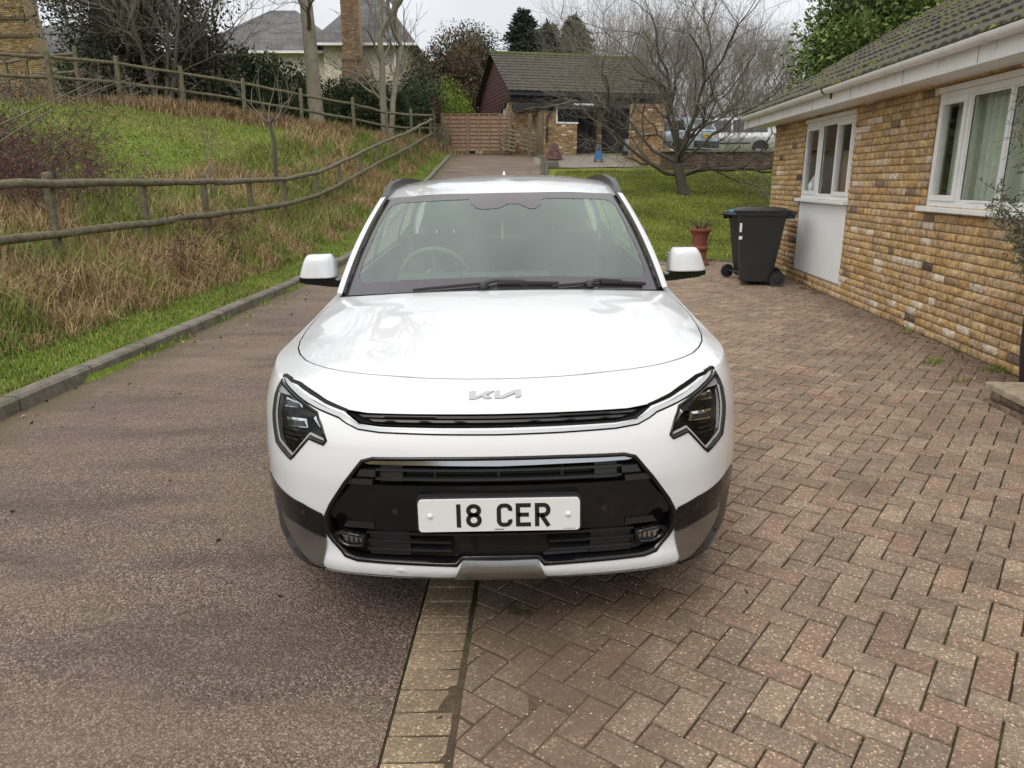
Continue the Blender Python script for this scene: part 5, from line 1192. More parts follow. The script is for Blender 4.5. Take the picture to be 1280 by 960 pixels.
# brick pier wall at the right end of the garage, stepping down to the lawn wall
c=W(786,198,31.6); bp=empty('brick_pier_wall','yellow brick wall end with tall pier behind the bare apple tree','wall',(c[0],c[1],c[2]-.1))
br=brickwork('pier',bp,(0,1.35),(-.2,2.15),[],T=lambda u,n,v:np.array([u,-n,v]),seed=31,pal=old,round_=False); m=MB(); m.box((.675,.16,.97),(1.33,.3,2.35)); m.build('mortar_bed',M['mortar'],br)
br=brickwork('low_wall',bp,(.25,1.75),(-.4,.45),[],T=lambda u,n,v:np.array([u,-n-1.2,v]),seed=32,pal=old,round_=False); m=MB(); m.box((1.0,-1.05,.0),(1.48,.28,.88)); m.build('mortar_bed',M['mortar'],br)
# retaining wall by the lawn
c=W(826,212,29.6); d=W(1000,214,29.6); rw=empty('retaining_wall','low dull brown brick retaining wall with flat coping between lawn and car park','wall',(c[0],29.6,c[2]-.1)); Lw=d[0]-c[0]+5
wr=brickwork('wall_face',rw,(0,Lw),(-.1,.72),[],T=lambda u,n,v:np.array([u,-n,v]),seed=33,pal=[(.12,.08,.06),(.14,.10,.075),(.10,.07,.06)],white=0,black=.05,round_=False); m=MB(); m.box((Lw/2,.1,.3),(Lw,.2,.85)); m.build('mortar_bed',mat('dark_mortar',(.09,.075,.06),.95),wr)
m=MB(); m.box((Lw/2,.08,.755),(Lw+.06,.34,.06),0,.01); m.build('coping',M['stone'],rw)
# pale path at the garage foot and its curved sett edging
P_=[[(.9,30.2),(2.4,30.0),(4.0,30.1),(5.9,30.4)],[(.9,31.6),(2.4,31.6),(4.0,31.6),(5.9,31.8)],[(.9,33.4),(2.4,33.4),(4.2,33.8),(6.0,34.0)],[(.6,35.9),(2.4,36.2),(4.2,36.6),(6.4,37.0)]]
V=[(p[0],p[1],tz(p[0],p[1])+.035) for q in P_ for p in q]; m=MB(); m.add(V,[(4*i+j,4*i+j+1,4*i+j+5,4*i+j+4) for i in range(3) for j in range(3)]); tag(m.build('garage_path',mat('pale_gravel_path',(.19,.165,.135),.95,var=.25,scale=9)),kind='structure')
m=MB()
for i in range(72):
    y=24.5+i*.145; x=float(rx(y)); z=float(base(x,y))+.012
    m.box((x+.06,y,z),(.11,.135,.08),0,.008)
    m.box((x+.20,y+.03,z+.005),(.14,.138,.10),0,.01)
tag(m.build('sett_edging',M['stone']),kind='structure')
c=W(690,207,30.2); tr_=empty('stone_trough','small mossy stone trough at the edge of the garage path','trough',(c[0],c[1],tz(c[0],c[1]))); m=MB(); m.box((0,0,.12),(.5,.3,.26),.1,.03); m.build('basin',M['stone'],tr_,smooth=40); m=MB(); m.box((0,0,.255),(.42,.22,.01),.1); m.build('soil',M['bark'],tr_)
# heap of reddish rope
c=W(692,193,32.4); rp=MB(); r=random.Random(12)
P_=[]; 
for i in range(420): t=i/419; a=i*.45; q=(1-t*.8)*.36+r.gauss(0,.03); P_.append((math.cos(a)*q,math.sin(a)*q*.7,.03+t*.62+r.gauss(0,.012)))
rp.tube(P_,.019,5); o=rp.build('rope_heap',mat('faded_rope',(.17,.095,.09),.9,var=.3),smooth=60); o.location=(c[0],c[1],tz(c[0],c[1])); tag(o,'cone-shaped heap of faded reddish rope against the garage wall','rope')
# blue sack trolley
c=W(748,195,31.8); bt=empty('hand_trolley','small bright blue wheeled trolley in front of the garage doors','trolley',(c[0],c[1],tz(c[0],c[1])+.02))
m=MB(); m.prism([(-.16,.1),(.16,.1),(.12,.42),(-.10,.46)],-.1,.1); m.build('tub',M['blue'],bt); m=MB(); m.tube([(-.1,.1,.3),(-.04,.14,.68),(.10,.14,.66),(.13,.1,.3)],.015,6); m.build('handle',M['blue'],bt,smooth=60)
for x in (-.14,.14): m=MB(); m.lathe([(0,-.02),(.08,-.02),(.08,.02),(0,.02)],(x,0,.08),14,axis='x'); m.build('wheel',M['rubber'],bt)
# ------------------------------------------------------------------ house top left
def gable_box(mb,x0,x1,y0,y1,z0,z1): mb.box(((x0+x1)/2,(y0+y1)/2,(z0+z1)/2),(x1-x0,y1-y0,z1-z0))
HY=47.; hl=W(396,60,HY); hr=W(512,52,HY); zg=3.6
HS=empty('slate_house','cream rendered house with hipped grey slate roof behind the hedge, top left','house',(hl[0],HY,zg))
wdt=hr[0]-hl[0]; eh=hr[2]-zg-.1; dep=9.
cream=mat('pale_flint_render',(.60,.53,.43),.9,var=.45,scale=9,bump=.5,bscale=12,detail=3)
m=MB(); gable_box(m,.3,wdt-.3,.3,dep,0,eh); m.build('wall',cream,HS)
m=MB(); m.box((wdt-.45,.27,eh/2),(.5,.12,eh)); m.build('quoins',mat('cream_quoin',(.50,.44,.33),.8),HS)
def hip(mb,x0,x1,y0,y1,z,h,e=.4):
    hx=(y1-y0)/2*.95; V=[(x0-e,y0-e,z),(x1+e,y0-e,z),(x1+e,y1+e,z),(x0-e,y1+e,z),(x0+hx,(y0+y1)/2,z+h),(x1-hx,(y0+y1)/2,z+h)]
    if x1-x0<2*hx: V[4]=V[5]=((x0+x1)/2,(y0+y1)/2,z+h); V[5]=(V[5][0]+.02,V[5][1],V[5][2])
    mb.add(V,[(0,1,5,4),(1,2,5),(2,3,4,5),(3,0,4),(3,2,1,0)])
def slate_mat():
    m=bpy.data.materials.new('slate_roofing'); m.use_nodes=True; t=m.node_tree; n=t.nodes.new; l=t.links.new; p=t.nodes['Principled BSDF']
    tc=n('ShaderNodeTexCoord'); mp=n('ShaderNodeMapping'); l(tc.outputs['Object'],mp.inputs[0]); b=n('ShaderNodeTexBrick'); sp=n('ShaderNodeSeparateXYZ'); cb=n('ShaderNodeCombineXYZ'); l(mp.outputs[0],sp.inputs[0]); ad=n('ShaderNodeMath'); l(sp.outputs[0],ad.inputs[0]); l(sp.outputs[1],ad.inputs[1]); l(ad.outputs[0],cb.inputs[0]); l(sp.outputs[2],cb.inputs[1]); l(cb.outputs[0],b.inputs['Vector'])
    b.inputs['Color1'].default_value=(.075,.075,.078,1); b.inputs['Color2'].default_value=(.125,.122,.122,1); b.inputs['Mortar'].default_value=(.04,.045,.05,1); b.inputs['Scale'].default_value=1; b.inputs['Mortar Size'].default_value=.012; b.inputs['Brick Width'].default_value=.34; b.inputs['Row Height'].default_value=.17
    z=n('ShaderNodeTexNoise'); z.inputs['Scale'].default_value=1.2; z.inputs['Detail'].default_value=8; l(tc.outputs['Object'],z.inputs['Vector']); r_=n('ShaderNodeMapRange'); r_.inputs[1].default_value=.3; r_.inputs[2].default_value=.7; r_.inputs[3].default_value=.6; r_.inputs[4].default_value=1.3; l(z.outputs[0],r_.inputs[0])
    k=n('ShaderNodeVectorMath'); k.operation='SCALE'; l(b.outputs[0],k.inputs[0]); l(r_.outputs[0],k.inputs['Scale']); l(k.outputs[0],p.inputs['Base Color']); p.inputs['Roughness'].default_value=.65; return m
M['slates']=slate_mat()
m=MB(); hip(m,0,wdt,0,dep+.3,eh,4.0); m.build('roof',M['slates'],HS)
m=MB(); m.box((wdt/2,-.35,eh-.08),(wdt+.9,.12,.14)); m.build('gutter',M['upvc'],HS)
m=MB(); m.tube([(wdt-.9,.2,eh-.1),(wdt-.9,.18,0)],.06,6); m.build('drainpipe',M['upvc'],HS)
# lower wing to the left
ww=W(396,60,HY)[0]-W(228,60,HY)[0]; we_=W(320,62,HY)[2]-zg
m=MB(); gable_box(m,-ww,.3,1.0,8.5,0,we_); m.build('wing_wall',cream,HS)
m=MB(); hip(m,-ww,1.5,.8,8.8,we_,3.0,.3); m.build('wing_roof',M['slates'],HS)
m=MB(); m.box((-ww/2,.42,we_-.06),(ww+1,.12,.13)); m.build('wing_gutter',M['upvc'],HS)
for (x,wd) in ((-ww*.25,1.1),(-ww*.6,1.1),(wdt*.35,1.2)):
    m=MB(); y_=.94 if x<0 else .24
    for q in ((-wd/2,wd/2,1.5,1.58),(-wd/2,wd/2,2.72,2.8),(-wd/2,-wd/2+.08,1.58,2.72),(wd/2-.08,wd/2,1.58,2.72)): m.box((x+(q[0]+q[1])/2,y_,(q[2]+q[3])/2),(q[1]-q[0],.1,q[3]-q[2]))
    f=m.build('window',M['upvc'],HS); m=MB(); m.box((x,y_+.02,2.15),(wd-.16,.02,1.14)); m.build('pane',M['darkglass'],f)
# external brick chimney of that house
def chimney(name,label,c,w0,w1,h,steps,seed,pal_=[(.26,.185,.09),(.23,.155,.075),(.30,.22,.12),(.17,.12,.07)]):
    ch=empty(name,label,'chimney',c)
    for i,(z0,z1,wa) in enumerate(steps):
        b=brickwork('stage',ch,(-wa/2,wa/2),(z0,z1),[],T=lambda u,n,v:np.array([u,-n-.45,v]),seed=seed+i,pal=pal_,white=0,round_=False)
        m=MB(); m.box((0,0,(z0+z1)/2),(wa-.02,.9,z1-z0)); m.build('core',M['mortar'],b)
        if i: m=MB(); m.box((0,0,z0),(wa+.10,1.05,.10)); m.build('brick_band',mat('dark_brick_band',(.10,.07,.045),.9),ch)
    return ch
c=W(442,104,HY-1.2); chimney('brick_chimney','tall orange brown brick chimney stack on the front of the slate-roofed house',(c[0],HY-.9,3.6),1,1,9,[(0,3.4,1.5),(3.4,4.4,1.2),(4.4,11.5,.98)],41,[(.22,.14,.085),(.19,.12,.075),(.25,.165,.10),(.15,.10,.07)])
c=W(29,72,36.); CZ=c[2]-2.2
chimney('brick_chimney','tapering yellow brick chimney at the far left edge beyond the field',(c[0],36,CZ),1,1,9,[(0,2.3,2.0),(2.3,3.0,1.75),(3.0,3.7,1.6),(3.7,7,1.45)],51)
c=W(70,72,38.); nb=empty('slate_outbuilding','low outbuilding with bluish grey roof right of the far left chimney','building',(c[0],38,c[2]-2))
m=MB(); gable_box(m,-3,1.3,0,4,0,2.2); m.build('wall',cream,nb); m=MB(); m.add([(-3.3,-.3,2.1),(1.5,-.3,2.1),(1.2,2,3.7),(-3,2,3.7),(1.5,4.3,2.1),(-3.3,4.3,2.1)],[(0,1,2,3),(1,4,2),(3,2,4,5),(0,3,5),(0,5,4,1)]); m.build('roof',M['slates'],nb)
# ------------------------------------------------------------------ wheelie bins, planter
def bin_(label,loc,rz,lid,sc=1.0,sticker=False):
    b=empty('wheelie_bin',label,'bin',loc,rz,'wheelie bins by the house wall'); b.scale=(sc,)*3
    # local: front towards -x, handle and wheels at +x
    V=[];K=24
    for z,hx,hy,cx in ((.05,.20,.20,-.03),(.06,.215,.215,-.03),(.30,.245,.235,-.02),(.93,.315,.275,0),(.965,.325,.282,0),(.968,.345,.30,0),(1.0,.345,.30,0)):
        for q in range(K):
            th=2*math.pi*q/K; a=abs(math.cos(th))**.28*(1 if math.cos(th)>0 else -1); c_=abs(math.sin(th))**.28*(1 if math.sin(th)>0 else -1); V.append((cx+a*hx,c_*hy,z))
    m=MB(); m.add(V,[(i*K+q,i*K+(q+1)%K,(i+1)*K+(q+1)%K,(i+1)*K+q) for i in range(6) for q in range(K)]+[tuple(range(K)),tuple(6*K+q for q in range(K))]); bd_=m.build('body',M['bin'],b,smooth=35)
    V=[]
    for z,hx,hy in ((1.0,.365,.31),(1.03,.37,.315),(1.055,.33,.285),(1.068,.24,.20)):
        for q in range(K):
            th=2*math.pi*q/K; a=abs(math.cos(th))**.3*(1 if math.cos(th)>0 else -1); c_=abs(math.sin(th))**.3*(1 if math.sin(th)>0 else -1); V.append((-.015+a*hx,c_*hy,z))
    m=MB(); m.add(V,[(i*K+q,i*K+(q+1)%K,(i+1)*K+(q+1)%K,(i+1)*K+q) for i in range(3) for q in range(K)]+[tuple(3*K+q for q in range(K)),tuple(range(K))]); m.box((.0,0,1.07),(.36,.06,.012),0,.004); m.build('lid',lid,b,smooth=40)
    m=MB(); m.tube([(.36,-.24,.985),(.43,-.24,.995),(.43,.24,.995),(.36,.24,.985)],.017,8); m.box((.36,-.2,.97),(.12,.03,.10)); m.box((.36,.2,.97),(.12,.03,.10)); m.build('handle',M['bin'],b,smooth=40)
    m=MB(); m.tube([(.255,-.25,.11),(.255,.25,.11)],.014,8); m.build('axle',M['bin'],b,smooth=50)
    for y in (-.26,.26):
        m=MB(); m.lathe([(0,-.025),(.05,-.028),(.06,-.02),(.085,-.02),(.10,-.028),(.105,0),(.10,.028),(.085,.02),(.06,.02),(.05,.028),(0,.025)],(.255,y,.105),24,axis='y'); m.build('wheel',M['rubber'],b,smooth=40)
    if sticker:
        m=MB(); m.box((-.28,-.2745,.80),(.03,.006,.12)); m.build('sticker',M['plate'],b)
        m=MB(); m.box((-.3,0,.8),(.006,.10,.14)); 
        m=MB(); m.box((-.275,-.275,.66),(.045,.006,.045)); m.build('number_sticker',M['plate'],b)
    return b
c=W(951,358,10.95); bin_('black wheelie bin with black lid standing nearest the white wall panel',(c[0]-.09,c[1]-.06,float(base(c[0],c[1]))+.004),R(-14),M['bin'],1.0,True)
c=W(919,344,11.9); bin_('dark wheelie bin with a blue lid, mostly hidden behind the black-lidded bin',(c[0]+.10,c[1]-.42,float(base(c[0],c[1]))+.004),R(196),mat('blue_lid',(.03,.11,.24),.55),.955)
c=W(871,340,13.3); pt=empty('chimney_pot_planter','terracotta chimney pot planter with a withered plant at the lawn edge','planter',(c[0]+.02,c[1],float(base(c[0],c[1]))))
pt.scale=(.95,.95,.84)
m=MB(); m.lathe([(.0,.0),(.17,.0),(.19,.03),(.17,.08),(.135,.13),(.13,.30),(.155,.33),(.155,.37),(.13,.40),(.14,.58),(.16,.66),(.195,.70),(.195,.74),(.165,.75),(.15,.70),(0,.69)],(0,0,0),28); m.build('pot',M['terracotta'],pt,smooth=40)
m=MB(); r=random.Random(3)
for i in range(34):
    a,l=r.uniform(0,6.28),r.uniform(.08,.24); m.tube([(0.05*math.cos(a),.05*math.sin(a),.69),(.11*math.cos(a),.11*math.sin(a),.72+l*.6),(.2*math.cos(a)*r.uniform(.5,1.4),.2*math.sin(a),.70+l)],[.006,.005,.003],4)
m.build('withered_plant',mat('dead_stems',(.085,.05,.045),.9),pt)
# tall black planter at the right edge
c=W(1306,505,5.05); bpn=empty('tall_planter','tall ribbed black planter with an olive tree at the right edge','planter',(c[0],c[1],float(base(3.6,5))))
m=MB(); m.lathe([(0,0),(.15,0),(.165,.02),(.20,.3),(.215,.62),(.225,.66),(.21,.67),(.19,.64),(0,.62)],(0,0,0),28); m.build('pot',M['rubber'],bpn,smooth=40)
# ------------------------------------------------------------------ far parked cars
def small_car(label,loc,rz,paint,h=1.45,L=4.1,W_=1.68,van=False,plate=False,grp='cars parked beyond the retaining wall'):
    c=empty('parked_car',label,'car',loc,rz,grp)   # local x: nose at -x, tail at +x
    hl=L/2
    low=[(-hl,.30),(-hl+.02,.55),(-hl+.10,.72),(-hl+.95,.88),(hl-.30,.95),(hl-.05,.90),(hl,.62),(hl-.03,.30)]
    roof=[(-hl+.75,.86),(-hl+1.55,h-.05),(-hl+1.95,h),(hl-.75,h),(hl-.35,h-.06),(hl-.10,.93)] if not van else [(-hl+.65,.86),(-hl+1.35,h-.05),(-hl+1.75,h),(hl-.45,h),(hl-.22,h-.06),(hl-.05,.93)]
    def loft(prof,w0,w1,z0,z1,name,m_,par,e=0):
        n=len(prof); V=[];rows=[(-1,.90),(-1,1),(-.6,1.0),(0,1.0),(.6,1),(1,1),(1,.90)]
        for (x,z) in prof:
            t=(z-z0)/(z1-z0); hw=(w0+(w1-w0)*max(0,t))/2+e; V+=[(x,-hw,z),(x,-hw*.93,z+ .0),(x,hw*.93,z),(x,hw,z)]
        mm=MB(); F=[]
        return V
    # body: section loft along x
    xs=np.linspace(-hl,hl,26); V=[]; K=10
    top=lambda x: float(np.interp(x,[p[0] for p in low[:6]],[p[1] for p in low[:6]]))
    for x in xs:
        e=abs(x)/hl; hw=W_/2*(1-.16*max(0,(e-.8)/.2)**2); zt=top(x); nb=.32 if e<.97 else .40; zb=.24
        V+=[(x,-hw*.92,zb),(x,-hw,zb+.15),(x,-hw,zt-.22),(x,-hw*.97,zt-.06),(x,-hw*.90,zt),(x,hw*.90,zt),(x,hw*.97,zt-.06),(x,hw,zt-.22),(x,hw,zb+.15),(x,hw*.92,zb)]
    F=[(i*K+j,i*K+(j+1)%K,(i+1)*K+(j+1)%K,(i+1)*K+j) for i in range(25) for j in range(K)]+[tuple(range(K)),tuple(25*K+j for j in range(K))]
    m=MB(); m.add(V,F); body=m.build('body',paint,c,smooth=45)
    # cabin
    V=[];n=len(roof)
    wcab=lambda z:(W_*.90-(z-.88)/(h-.88)*W_*.22)/2
    m=MB(); V=[(x,-wcab(z),z) for x,z in roof]+[(x,wcab(z),z) for x,z in roof]; m.add(V,[tuple(range(n)),tuple(range(2*n-1,n-1,-1))]+[(i,i+1,n+i+1,n+i) for i in range(n-1)]); m.build('cabin',paint,c,smooth=30)
    def quad(name,pts,m_,par,d): 
        m=MB(); a=[np.array(p) for p in pts]; nn=np.cross(a[1]-a[0],a[2]-a[0]); nn=nn/np.linalg.norm(nn); cc=sum(a)/len(a)
        if np.dot(nn,cc-np.array([0,0,.9]))<0: nn=-nn
        k=len(a); m.add([p+nn*d for p in a]+[p-nn*.01 for p in a],[tuple(range(k)),tuple(range(2*k-1,k-1,-1))]+[(i,(i+1)%k,k+(i+1)%k,k+i) for i in range(k)]); return m.build(name,m_,par)
    def lp(p,q,t): return tuple(np.array(p)+(np.array(q)-np.array(p))*t)
    for s in (-1,1):
        P=lambda x,z:(x,s*wcab(z),z)
        x0=np.interp(1.0,[roof[0][1],roof[1][1]],[roof[0][0],roof[1][0]])+.15
        xm=.05; xt=roof[1][0]+.12; xe=roof[-1][0]-.38; xe2=roof[-3][0]-.02
        quad('side_window',[P(x0,.96),P(xm,.96),P(xm,h-.12),P(xt,h-.12)],M['darkglass'],c,.006)
        quad('side_window',[P(xm+.08,.96),P(xe,.97),P(xe2,h-.12),P(xm+.08,h-.12)],M['darkglass'],c,.006)
        quad('tail_light',[(hl-.02,s*.52,.66),(hl-.02,s*.78,.66),(hl-.10,s*.80,.92),(hl-.04,s*.56,.90)],mat('tail_red',(.45,.02,.03),.2),c,.012)
        for x in (-hl+.78,hl-.72):
            m=MB(); m.lathe([(.19,-.09),(.27,-.09),(.295,-.06),(.295,.06),(.27,.09),(.19,.09)],(x,s*(W_/2-.08),.30),24,axis='y'); wv=m.build('wheel',M['rubber'],c,smooth=40)
            m=MB(); m.lathe([(0,s*.06),(.05,s*.07),(.19,s*.08),(.19,-s*.05)],(x,s*(W_/2-.08),.30),20,axis='y'); m.build('hubcap',M['rim'],wv,smooth=40)
            m=MB(); V=[]
            for q in range(13): a=math.pi*q/12; V+=[(x+.33*math.cos(a),s*(W_/2+.004),.30+.33*math.sin(a)),(x+.36*math.cos(a),s*(W_/2+.01),.30+.36*math.sin(a))]
            m.add(V,[(2*q,2*q+1,2*q+3,2*q+2) for q in range(12)]+[tuple(2*q for q in range(13))]); m.build('wheel_arch',M['black_plastic'],c)
        m=MB(); m.box((-hl+1.25,s*(W_/2+.06),.98),(.10,.18,.12),0,.03); m.build('door_mirror',paint,c,smooth=50)
        m=MB(); m.box((0,s*(W_/2+.002),.52),(1.7,.02,.06)); m.build('side_trim',M['black_plastic'],c)
    a,b=roof[-2],roof[-1]; ax=lambda z: np.interp(z,[b[1],a[1]],[b[0],a[0]])
    quad('rear_window',[(ax(1.0),-.60,1.0),(ax(1.0),.60,1.0),(ax(h-.10),.50,h-.10),(ax(h-.10),-.50,h-.10)],M['darkglass'],c,.008)
    a,b=roof[1],roof[0]; quad('windscreen',[(lp(b+(0,),a+(0,),.1)[0],-.62,lp(b+(0,),a+(0,),.1)[1]),(lp(b+(0,),a+(0,),.1)[0],.62,lp(b+(0,),a+(0,),.1)[1]),(lp(b+(0,),a+(0,),.92)[0],.52,lp(b+(0,),a+(0,),.92)[1]),(lp(b+(0,),a+(0,),.92)[0],-.52,lp(b+(0,),a+(0,),.92)[1])],M['darkglass'],c,.008)
    m=MB(); m.box((hl+.0,0,.42),(.10,W_*.9,.26),0,.04); m.build('rear_bumper',M['black_plastic'],c,smooth=50)
    if plate:
        m=MB(); m.box((hl+.045,0,.74),(.03,.56,.13),0,.004); pl=m.build('number_plate',M['plate_yellow'],c)
        m=MB()
        for k,y in enumerate((-.20,-.14,-.08,-.02,.06,.12,.18)): m.box((hl+.061,y,.74),(.003,.035,.075))
        m.build('plate_characters',M['ink'],pl)
    return c
zc=2.45
c=W(886,185,31.6); small_car('silver blue hatchback with red tail lights and yellow rear plate behind the low wall',(c[0]-1.35,32.9,zc),R(-52),mat('ice_blue_paint',(.34,.42,.50),.3,metal=.3,coat=1),1.46,3.9,1.65,plate=True)
c=W(943,185,33.6); small_car('silver van-like car seen side on beside the house corner, behind the low wall',(c[0]-.95,34.6,zc+.05),R(-4),mat('silver_paint',(.52,.53,.54),.3,metal=.5,coat=1),1.58,4.0,1.65,van=True)
c=W(862,180,33.5); small_car('dark blue car farthest left in the car park, half hidden by apple branches',(c[0]+.35,35.0,zc),R(-150),mat('dark_blue_paint',(.05,.07,.11),.25,coat=1),1.42,4.1,1.68)
# ------------------------------------------------------------------ vegetation
def tubes_mesh(name,segs,m,parent=None,k=4,ang=60):
    "segs: list of (points (n,3), radii (n)) -> one mesh"
    V=[];F=[];b=0; th=np.arange(k)*2*np.pi/k; cs,sn=np.cos(th)[None,:,None],np.sin(th)[None,:,None]
    for P,rd in segs:
        P=np.asarray(P,float); n=len(P); t=np.gradient(P,axis=0); t/=np.linalg.norm(t,axis=1)[:,None]+1e-9
        up=np.where(np.abs(t[:,2:3])<.9,np.array([[0,0,1.]]),np.array([[1.,0,0]])); a=np.cross(t,up); a/=np.linalg.norm(a,axis=1)[:,None]+1e-9
        for i in range(1,n):
            if np.dot(a[i],a[i-1])<0: a[i]=-a[i]
        c=np.cross(t,a); V.append((P[:,None]+(a[:,None]*cs+c[:,None]*sn)*np.asarray(rd)[:,None,None]).reshape(-1,3))
        i=np.arange(n-1)[:,None]*k; j=np.arange(k)[None,:]; F.append((np.stack([i+j,i+(j+1)%k,i+k+(j+1)%k,i+k+j],-1)+b).reshape(-1,4)); b+=n*k
    return fast(name,np.concatenate(V),np.concatenate(F),m,parent,smooth=True)
def grow(r,p,d,L,rad,lvl,mx,segs,ends,spread=.7,up=.12,wig=.18,ratio=.72,kids=(2,3),taper=.62,side=2,n=5):
    P=[p.copy()]; R_=[rad]; dd=d/np.linalg.norm(d); st=L/n
    for i in range(n):
        dd=dd+r.normal(0,wig,3)+np.array([0,0,up]); dd/=np.linalg.norm(dd); P.append(P[-1]+dd*st); R_.append(rad*(1-(1-taper)*(i+1)/n))
    segs.append((lvl,np.array(P),np.array(R_)))
    if lvl>=mx: ends.append((P[-1],dd)); ends.append((P[n//2],dd)); return
    def child(o,sc,rr):
        ax=r.normal(0,1,3); ax-=dd*np.dot(ax,dd); ax/=np.linalg.norm(ax)+1e-9; nd=dd+ax*spread*r.uniform(.6,1.3); grow(r,o,nd,L*ratio*sc*r.uniform(.8,1.2),rr,lvl+1,mx,segs,ends,spread,up,wig,ratio,kids,taper,side,n)
    for _ in range(r.integers(kids[0],kids[1]+1)): child(P[-1],1,rad*taper*.85)
    for _ in range(side): i=r.integers(2,n); child(P[i],.8,R_[i]*.5)
def tree_obj(name,label,cat,loc,segs,split,m1,m2,group=None,k1=7,k2=3,tn='trunk',bn='branches'):
    o=empty(name,label,cat,loc,0,group); A=[(P,Rr) for l,P,Rr in segs if l<=split]; B=[(P,Rr) for l,P,Rr in segs if l>split]
    if A: tubes_mesh(tn,A,m1,o,k1)
    if B: tubes_mesh(bn,B,m2,o,k2)
    return o
def leaves(name,pts,nrm,size,cols,m,parent=None,asp=.45,r=None,jit=.25,fold=True):
    "one pointed leaf (two triangles folded on the midrib) at each point"
    r=r or np.random.default_rng(1); n=len(pts); L=size*r.uniform(.6,1.35,n)[:,None]; d=nrm+r.normal(0,.7,(n,3)); d/=np.linalg.norm(d,axis=1)[:,None]; s=np.cross(d,r.normal(0,1,(n,3))); s/=np.linalg.norm(s,axis=1)[:,None]+1e-9; u=np.cross(s,d)
    a=pts; tip=pts+d*L; m_=pts+d*L*.45; l_=m_+s*L*asp*.5+u*L*.08; q=m_-s*L*asp*.5+u*L*.08
    V=np.stack([a,l_,tip,q],1).reshape(-1,3); i=np.arange(n)[:,None]*4; F=np.concatenate([i+[0,1,2],i+[0,2,3]]); c=cols*r.uniform(1-jit,1+jit,(n,1)); C=np.repeat(c,4,0)
    return fast(name,V,F,m,parent,col=C)
# bare apple tree on the lawn
r=np.random.default_rng(21); segs=[];ends=[]; c=W(857,241,23.8); c[2]=tz(c[0],c[1])
grow(r,np.array([0,0,-.1]),np.array([-.34,0,1.]),1.05,.185,0,0,segs,[],wig=.07,up=.02,taper=.78,n=6); top=segs[0][1][-1]; b_=segs[0][1][4]
for d,L,rd in (((-1.4,-.3,.22),2.5,.085),((-1.1,.3,.75),2.1,.075),((-.75,.1,1.5),2.4,.10),((-.25,.3,1.6),2.3,.10),((.35,-.2,1.5),2.4,.10),((.9,.3,1.0),2.3,.095),((1.3,.2,.50),2.0,.065),((.3,.8,1.2),1.9,.07),((-.3,-.8,1.0),1.8,.07),((1.5,-.3,.12),1.5,.045),((-.2,-.5,1.5),2.0,.06)):
    grow(r,(top if r.random()<.7 else b_)+r.normal(0,.03,3),np.array(d,float),L,rd*.78,1,5,segs,ends,spread=.85,up=.02,wig=.20,ratio=.74,kids=(2,3),taper=.58,side=3,n=5)
tree_obj('apple_tree','bare old apple tree with a leaning forked trunk on the lawn','tree',tuple(c),segs,2,M['bark'],M['twig'],k1=8,k2=3)
print('apple segs',len(segs))
# small sapling in the field
r=np.random.default_rng(5); segs=[];ends=[]; p0=W(346,214,18.9); z0=tz(p0[0],p0[1]); H_=W(346,148,18.9)[2]-z0
grow(r,np.array([0,0,-.1]),np.array([.03,0,1.]),H_,.055,0,0,segs,[],wig=.09,up=.05,taper=.8,n=7); top=segs[0][1][-1]
for a in np.linspace(0,5.6,7): grow(r,top,np.array([math.cos(a)*.9,math.sin(a)*.6,.55]),.62,.020,1,3,segs,ends,spread=.5,up=.12,wig=.10,ratio=.7,kids=(1,2),side=1)
tree_obj('sapling','small bare pollarded sapling with spreading shoots in the field behind the fence','tree',(p0[0],p0[1],z0),segs,0,M['bark'],M['twig'])
# saplings and docks along the fence
def bare_tree(label,px,py,Y,H,rad,seed,mx=5,group='bare trees behind the top fence',m1='bark_pale',lean=(0,0),n0=1,spread=.6,low=.35,kind='bare_tree',up=.10,ratio=.74,split=2,ntop=4,side=2,mt='twig'):
    r=np.random.default_rng(seed); segs=[];ends=[]; c=W(px,py,Y); z=tz(c[0],c[1]); 
    for s in range(n0):
        d=np.array([lean[0]+(s-(n0-1)/2)*.35,lean[1],1.]); k0=len(segs); grow(r,np.array([0,0,-.2]),d,H*(low+.25),rad*(1 if s==0 else .8),0,0,segs,[],wig=.05,up=.06,taper=.62,n=9); P=segs[k0][1]; Rr=segs[k0][2]
        for i in range(ntop): a=r.uniform(0,6.28); grow(r,P[-1],np.array([math.cos(a)*.55,math.sin(a)*.55,1.]),H*.26,Rr[-1]*.75,1,mx,segs,ends,spread,up,.16,ratio,(2,3),.6,side)
        for i in range(5): a=r.uniform(0,6.28); k=r.integers(4,9); grow(r,P[k],np.array([math.cos(a),math.sin(a),.45]),H*.18,Rr[k]*.4,2,mx,segs,ends,spread,up,.16,ratio,(2,3),.6,side)
    return tree_obj(kind,label,'tree',(c[0],c[1],z),segs,split,M[m1],M[mt],group,k1=7,k2=3)
bare_tree('thick pale trunk of a bare tree standing in front of the slate roof',397,150,30,11,.30,31,low=.55)
bare_tree('twin-stemmed bare tree with pale bark near the right end of the slate-roofed house',484,160,31.5,7.5,.17,32,n0=2,low=.30,mx=4)
bare_tree('dark bare tree with dense brown twigs at the top left, over the top fence',205,120,27.5,9,.10,33,m1='bark',low=.12,mx=5,n0=3,spread=.8)
bare_tree('bare tree with drooping twigs just left of the slate-roofed house',268,110,29.5,9,.09,34,m1='bark',low=.2,mx=5,n0=2)
bare_tree('bare tree by the far left chimney',90,80,40,10,.12,35,m1='bark',low=.35,mx=4)
